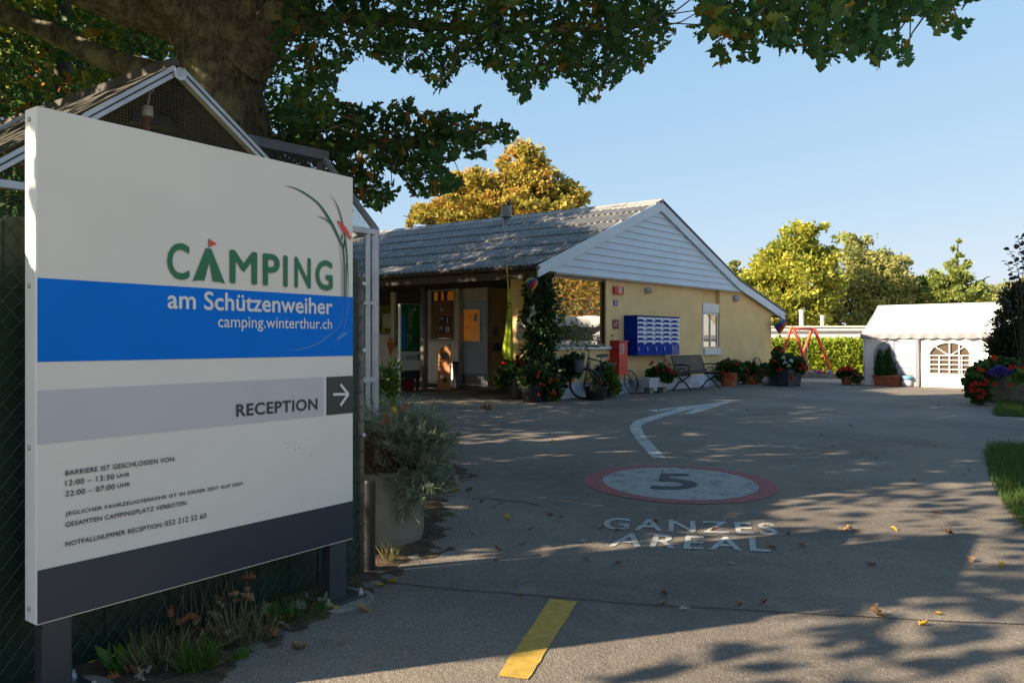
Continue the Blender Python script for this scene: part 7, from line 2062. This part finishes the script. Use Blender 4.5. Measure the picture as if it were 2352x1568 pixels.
leaves('upper_crown', SH, rng.normal(size=SH.shape) + np.array([0, 0, -.3]), .22 + .12 * rng.random(len(SH)), 'plain', M_OAK, ok, rng.random(len(SH)) ** 1.4, nup=1.0)

def tree(name, label, Y, blobs, n, size, m, base=None, kind='plain', shell=.45, ry=None, group=None, up=.25, trunk_r=.22, clump=.35):
    bl = [Bp(b[0], b[1], Y + (b[4] if len(b) > 4 else 0), b[2], b[3]) for b in blobs]
    bx = base if base else (sum(b[0] for b in bl) / len(bl), Y, 0)
    t = thing(name, label, 'tree', (bx[0], bx[1], 0), 0, group)
    # clumps of leaves, not one smooth skin
    vol = np.array([b[3] * b[4] * b[5] for b in bl]); nc = max(20, n // 70)
    C, d, idx = blob_points(bl, nc, shell)
    ci = rng.integers(0, nc, n); rc = np.array([min(b[3], b[5]) for b in bl])[idx][ci]
    P = C[ci] + rng.normal(size=(n, 3)) * (rc * clump * .5)[:, None] * np.array([1.15, 1.15, .7]); P[:, 2] = np.maximum(P[:, 2], .3)
    cl = rng.random(nc)[ci]
    leaves('crown', P, d[ci] + rng.normal(size=(n, 3)) * .8 + np.array([0, 0, up]), size * (.6 + .8 * rng.random(n)), kind, m, t, np.clip(.55 * cl + .45 * rng.random(n), 0, 1), nup=.6)
    mb = MB(); top = max(b[2] for b in bl)
    mb.tube(smooth_path([(bx[0], bx[1], -.1), (bx[0] + .1, bx[1], top * .4), (bx[0], bx[1], top * .85)], 6), list(np.linspace(trunk_r, trunk_r * .3, 13)), 10)
    for b in bl:
        mb.tube(smooth_path([(bx[0], bx[1], max(.4, b[2] * .45)), ((bx[0] + b[0]) / 2, bx[1], b[2] * .8), (b[0], b[1], b[2]), (b[0] + (b[0] - bx[0]) * .2, b[1], b[2] + b[5] * .6)], 4), list(np.linspace(trunk_r * .45, trunk_r * .08, 13)), 6)
    mb.build('trunk', M_BARK2, t, smooth=True)
    return t
M_MAPLE = leaf_mat('autumn_maple_leaf', [(0, (0.146, 0.146, 0.036)), (.3, (0.329, 0.293, 0.055)), (.6, (0.488, 0.366, 0.067)), (.82, (0.512, 0.305, 0.067)), (1, (0.464, 0.195, 0.061))], .42)
M_YG = leaf_mat('yellow_green_leaf', [(0, (0.135, 0.189, 0.036)), (.4, (0.324, 0.351, 0.050)), (.75, (0.540, 0.499, 0.073)), (1, (0.700, 0.594, 0.120))], .45)
M_OLIVE = leaf_mat('olive_leaf', [(0, (0.149, 0.189, 0.066)), (.5, (0.311, 0.324, 0.100)), (1, (0.486, 0.446, 0.161))], .42)
M_LARCH = leaf_mat('larch_needle', [(0, (0.135, 0.203, 0.059)), (.5, (0.270, 0.324, 0.080)), (1, (0.432, 0.459, 0.120))], .4)
SH2 = np.column_stack([-7.5 + 5.4 * rng.random(5200), 0.8 + 3.9 * rng.random(5200), 2.9 + 4.2 * rng.random(5200)])
CL = np.array([-4.7, 3.95, 2.5]) + unit(rng.normal(size=(1500, 3))) * (rng.random(1500) ** .5)[:, None] * np.array([.8, .60, 1.1])  # dense unseen leaf clump, added only to shade the concrete planter
g2_ = np.sin(SH2[:, 0] * 2.6 + 2) * np.sin(SH2[:, 1] * 2.3) * np.sin(SH2[:, 2] * 2.2 + 1)
SL = np.column_stack([-10.5 + 5.2 * rng.random(5200), 4.2 + 5.2 * rng.random(5200), 2.2 + 3.2 * rng.random(5200)])  # low unseen leaves, added to close sun gaps on the road
SL = SL[np.sin(SL[:, 0] * 2.1) * np.sin(SL[:, 1] * 2.5 + 1) * np.sin(SL[:, 2] * 2.2) > -.25]
CL = np.concatenate([CL, SL])
SH2 = np.concatenate([SH2[(g2_ > .05) & outside_frame(SH2)], CL[outside_frame(CL)]])
leaves('front_shade_leaves', SH2, rng.normal(size=SH2.shape) + np.array([0, 0, -.3]), .13 + .08 * rng.random(len(SH2)), 'plain', M_OAK, ok, rng.random(len(SH2)) ** 1.4, nup=1.0)
knobbly([W(470, 90, 8.3), Vector((-4.2, 6.5, 5.6)), Vector((-4.8, 4, 5.2)), Vector((-4.6, 1.0, 5.0))], [.25, .17, .11, .04], 16, .03).build('limb', M_BARK, ok, smooth=True)
tree('maple_tree', 'golden orange autumn maple behind the ridge of the corrugated roof', 40, [(1180, 430, 85, 60), (1100, 455, 95, 50), (1260, 455, 80, 50), (1010, 492, 55, 32), (1190, 375, 45, 42), (1310, 480, 45, 30), (1065, 425, 45, 35), (1225, 400, 55, 45), (965, 508, 26, 20), (1150, 500, 190, 40), (1290, 440, 35, 30), (1195, 350, 22, 20)], 30000, .20, M_MAPLE, kind='maple')
tree('tall_tree', 'tall bright yellow green tree behind the low white building', 56, [(1830, 560, 55, 42), (1850, 532, 30, 26), (1790, 620, 60, 45), (1835, 650, 95, 60), (1735, 660, 42, 38), (1880, 590, 42, 50), (1800, 715, 90, 45), (1720, 700, 40, 40)], 30000, .24, M_YG)
tree('tall_tree', 'wispy olive coloured tree between the bright yellow tree and the white tent', 60, [(1985, 590, 42, 42), (2000, 650, 80, 55), (2045, 610, 36, 36), (1968, 548, 24, 22), (1940, 690, 60, 55), (2030, 700, 60, 50), (2060, 655, 34, 34), (1955, 740, 80, 30)], 26000, .22, M_OLIVE, shell=.3)
lar = [(2200, 566, 7, 16), (2196, 590, 16, 12), (2200, 612, 26, 12), (2190, 634, 40, 13), (2200, 656, 50, 14), (2190, 680, 66, 16), (2240, 668, 26, 12), (2150, 640, 16, 18), (2148, 664, 26, 16), (2262, 640, 10, 7)]
tree('larch_tree', 'spiky larch with a narrow leaning top rising above the tent ridge', 58, lar, 12000, .28, M_LARCH, shell=.2, kind='lance', clump=.5)
tree('round_tree', 'broad yellow green tree crown directly behind the tent roof', 62, [(2120, 690, 60, 36), (2190, 705, 70, 30), (2110, 660, 30, 26), (2075, 720, 50, 36)], 14000, .24, M_YG)
tree('round_tree', 'pale far tree crown between the larch and the dark bush', 75, [(2275, 690, 45, 30), (2330, 680, 46, 32), (2300, 710, 70, 30)], 10000, .26, M_OLIVE)
tree('round_tree', 'small greyish far tree beside the roof edge of the yellow building', 95, [(1695, 625, 16, 22), (1700, 660, 26, 30), (1675, 690, 26, 30)], 2200, .5, M_OLIVE)
# trees left of the oak: bright in the sun, seen through its leaves; they also throw the shade on the roof
tree('bright_tree', 'sunlit yellow green tree seen through the oak leaves at the upper left', 19.5, [(60, 110, 260, 190), (200, 470, 240, 110), (-150, 450, 260, 140), (130, 640, 200, 110), (-180, 660, 220, 120), (150, 680, 210, 130, 3.5), (-60, 690, 230, 140, 4.5), (330, 200, 160, 150), (-260, 60, 260, 240), (180, -60, 260, 150), (430, 330, 120, 120)], 40000, .22, M_YG, trunk_r=.3)
tree('bright_tree', 'darker green tree filling the far left behind the aviary', 15.5, [(-120, 300, 220, 160), (-400, 200, 220, 220), (60, 420, 120, 120)], 7000, .22, M_OAK, trunk_r=.25, kind='oak')
SH3 = shade_crown((-9.0, 15.5, 9.3), (5.5, 5.5, 4.2), 16000)
SH3 = np.concatenate([SH3, shade_crown((-7.3, 17.5, 11.2), (4.6, 4.2, 3.6), 10000)])
t_ = thing('bright_tree', 'tall green tree whose crown rises above the picture behind the oak', 'tree', (-9.5, 16, 0))
leaves('crown', SH3, rng.normal(size=SH3.shape), .26 + .14 * rng.random(len(SH3)), 'plain', M_OAK, t_, rng.random(len(SH3)) ** 1.4, nup=1.0)
mb = MB(); mb.tube([(-9.5, 16, -.1), (-9.4, 16, 4), (-9, 15.6, 10)], [.3, .24, .08], 10); mb.build('trunk', M_BARK2, t_, smooth=True)
# trees mirrored in the window
for (x, y, r, h_, lab) in ((26, 19.5, 3.6, 5.2, 'golden autumn tree beyond the camper van, left one in the window reflection'), (26.5, 25.5, 3.8, 5.6, 'golden autumn tree beyond the camper van, right one in the window reflection')):
    t = thing('autumn_tree', lab, 'tree', (x, y, 0), 0, 'mirrored autumn trees')
    bl = [(x, y, h_, r, r, r * .9), (x - 1, y - 1.5, h_ * .6, r * .8, r * .8, r * .7), (x - .8, y + 1.6, h_ * .55, r * .8, r * .8, r * .7), (x, y, h_ * 1.4, r * .7, r * .7, r * .6)]
    P, d, idx = blob_points(bl, 15000, .35); P[:, 2] = np.maximum(P[:, 2], .2)
    leaves('crown', P, d + rng.normal(size=(15000, 3)) * .7, .15 + .12 * rng.random(15000), 'plain', M_MAPLE, t)
    mb = MB(); mb.tube([(x, y, 0), (x, y, h_ * 1.2)], [.25, .08], 8); mb.build('trunk', M_BARK2, t)
# ------------------------------------------------------------ fallen leaves, weeds, twigs
M_FALL = [mat('fallen_leaf_tan', (.24, .15, .075), .8, var=.3, scale=20, thin=.1), mat('fallen_leaf_ochre', (.48, .30, .02), .7, var=.3, scale=20, thin=.2), mat('fallen_leaf_brown', (.20, .075, .025), .8, var=.3, scale=20, thin=.1), mat('fallen_leaf_pale', (.34, .29, .23), .8, var=.2, scale=20, thin=.1)]
def fallen_mesh(name, m, seed, curl):
    r = np.random.default_rng(seed); V, Fc = TM['oak']; V = V.copy()
    V[:, 1] -= .5
    V[:, 2] = curl * (np.abs(V[:, 0]) * 1.5 + .6 * V[:, 1] ** 2) + .05 * r.normal(size=len(V)); V[:, 2] -= V[:, 2].min()
    me = bpy.data.meshes.new(name); me.from_pydata([tuple(v) for v in V], [], [tuple(f) for f in Fc]); me.materials.append(m); me.polygons.foreach_set('use_smooth', [True] * len(Fc)); me.update()
    return me
FM_ = [[fallen_mesh('fallen_leaf', m, 10 * i + j, .35 + .35 * j) for j in range(3)] for i, m in enumerate(M_FALL)]
FLAB = ['dry tan oak leaf lying on the asphalt of the driveway', 'yellow fallen leaf lying on the asphalt of the driveway', 'curled brown leaf lying on the asphalt of the driveway', 'pale grey fallen leaf lying on the asphalt of the driveway']
FGRP = ['tan leaves on the asphalt', 'yellow leaves on the asphalt', 'brown leaves on the asphalt', 'pale leaves on the asphalt']
def fallen(px, py, kind, size, label=None, z=.005, tilt=.25):
    g = G(px, py)
    o = bpy.data.objects.new('fallen_leaf', random.choice(FM_[kind])); COL.objects.link(o)
    o.location = (g.x, g.y, z); o.rotation_euler = (random.gauss(0, tilt), random.gauss(0, tilt), random.random() * 6.28); o.scale = (size,) * 3
    o['label'] = label or FLAB[kind]; o['category'] = 'leaf'
    if not label: o['group'] = FGRP[kind]
    return o
for px, py, k, s in ((835, 1403, 0, .085), (900, 1342, 1, .07), (1166, 1190, 1, .09), (1108, 1153, 0, .07), (1196, 1366, 0, .07), (1526, 1365, 2, .06), (1420, 1294, 2, .06), (1523, 1388, 0, .06), (1573, 1400, 3, .05),
                     (2013, 1414, 0, .085), (2125, 1436, 1, .05), (1812, 1226, 0, .06), (1940, 1217, 0, .10), (2053, 1218, 1, .06), (1755, 1388, 2, .06), (1698, 1391, 2, .05), (1048, 1130, 1, .10), (1040, 1054, 2, .10), (1038, 1092, 2, .12),
                     (762, 1402, 1, .07), (872, 1345, 1, .06), (690, 1495, 0, .08), (780, 1478, 0, .05), (1640, 1220, 2, .06), (1505, 1200, 2, .06), (2155, 1412, 1, .04), (2300, 1300, 1, .06), (2150, 1180, 2, .07), (2230, 1290, 0, .07), (1005, 1190, 3, .08), (1085, 1225, 3, .07), (1273, 1015, 1, .10), (1200, 1250, 0, .06), (1380, 1214, 0, .06), (1220, 1216, 0, .05)):
    fallen(px, py, k, s)
for i in range(38):
    px = random.uniform(1060, 2230); py = 905 + 420 * random.random() ** 1.3
    fallen(px, py, random.choice((0, 0, 2, 3, 3)), random.uniform(.04, .085))
o = fallen(1115, 946, 2, .26, 'big orange brown leaf standing up on the asphalt near the porch', .03, .9); o.data = FM_[2][2]; o['group'] = 'brown leaves on the asphalt'
# leaves caught in the herb planter and on the soil below the sign
for px, py, Y, k, s in ((905, 945, 4.75, 1, .07), (928, 938, 4.9, 2, .075), (882, 965, 4.7, 2, .08), (880, 975, 4.72, 0, .05)):
    o = fallen(px, 1400, k, s); o.location = W(px, py, Y); o.rotation_euler = (1.1, .4, random.random() * 3); o['label'] = 'orange autumn leaf caught in the silvery herbs of the concrete planter'; o['group'] = 'leaves in the herb planter'
SLAB = 'dry brown leaf lying on the soil below the sign'
for i in range(46):
    px = random.uniform(250, 760); t = (px - 250) / 510; py = 1568 - 170 * t + random.uniform(-30, 25)
    o = fallen(px, py, random.choice((0, 2, 2, 3)), random.uniform(.05, .09), SLAB, .03, .5); o['group'] = 'dry leaves below the sign'
for i in range(14):
    q = SG.w(.80 + random.gauss(0, .12), .15, .03 + abs(random.gauss(0, .12)))
    o = fallen(500, 1500, random.choice((0, 2)), random.uniform(.05, .085), SLAB, .03, 1.2); o.location = q; o['group'] = 'dry leaves below the sign'
# tufts and weeds
M_WEED = leaf_mat('weed_leaf', [(0, (.03, .08, .012)), (.6, (.06, .13, .02)), (1, (.12, .19, .04))], .3)
M_STRAW = leaf_mat('straw_blade', [(0, (.06, .075, .02)), (.5, (.14, .12, .05)), (1, (.26, .22, .11))], .3)
def tuft(px, py, n, s, m, name, label, kind='blade', spread=.05, out=.7):
    g = G(px, py); a = rng.random(n) * 6.28; r = np.sqrt(rng.random(n)) * spread
    P = np.column_stack([g.x + r * np.cos(a), g.y + r * np.sin(a), np.full(n, .014)])
    D = np.column_stack([np.cos(a) * out * rng.random(n), np.sin(a) * out * rng.random(n), np.ones(n)]) + rng.normal(size=(n, 3)) * .25
    o = leaves(name, P, D, s * (.5 + .8 * rng.random(n)), kind, m, nup=0)
    return tag(o, label, 'grass' if kind == 'blade' else 'weed')
tuft(452, 1540, 420, .09, M_BLADE, 'grass_tuft', 'bright green grass tuft below the middle of the sign', spread=.07)
tuft(560, 1470, 240, .11, M_STRAW, 'grass_tuft', 'straw coloured grass tuft beside the soil below the sign', spread=.13)
tuft(690, 1410, 320, .07, M_BLADE, 'grass_tuft', 'low green grass tuft left of the right sign post', spread=.14)
tuft(370, 1525, 280, .11, M_STRAW, 'grass_tuft', 'dry grass tuft near the left sign post', spread=.12)
tuft(292, 1545, 26, .10, M_WEED, 'weed', 'broad leaved green weed near the left sign post', 'lance', .05, 1.2)
tuft(640, 1430, 40, .075, M_WEED, 'weed', 'leafy green weed in front of the right sign post', 'lance', .06, 1.2)
tuft(520, 1520, 14, .035, M_WEED, 'weed', 'small round leaved weed right of the green grass tuft', 'round', .06, 1.4)
tuft(895, 1292, 60, .10, M_STRAW, 'grass_tuft', 'thin yellow grass tuft at the foot of the concrete planter', spread=.03)
tuft(1000, 1090, 420, .10, M_BLADE, 'grass_tuft', 'green grass tuft right behind the concrete planter', spread=.16)
tuft(985, 1190, 160, .06, M_STRAW, 'grass_tuft', 'sparse grass tuft along the right side of the concrete planter', spread=.12)
p_ = [(x, y) for x, y in soil_poly]
grass('soil_growth', p_, 5000, .03, .07)
mb = MB()
for k in range(26):
    q = SG.w(.80 + random.gauss(0, .10), .15 + random.gauss(0, .02), .01); mb.tube([q, q + Vector((random.gauss(0, .05), random.gauss(0, .03), random.uniform(.08, .30)))], .0022, 4)
o = mb.build('dry_twigs', mat('dry_twig', (.10, .075, .045), .9, var=.3)); tag(o, 'bundle of dry thin stalks growing through the fence below the sign', 'weed')
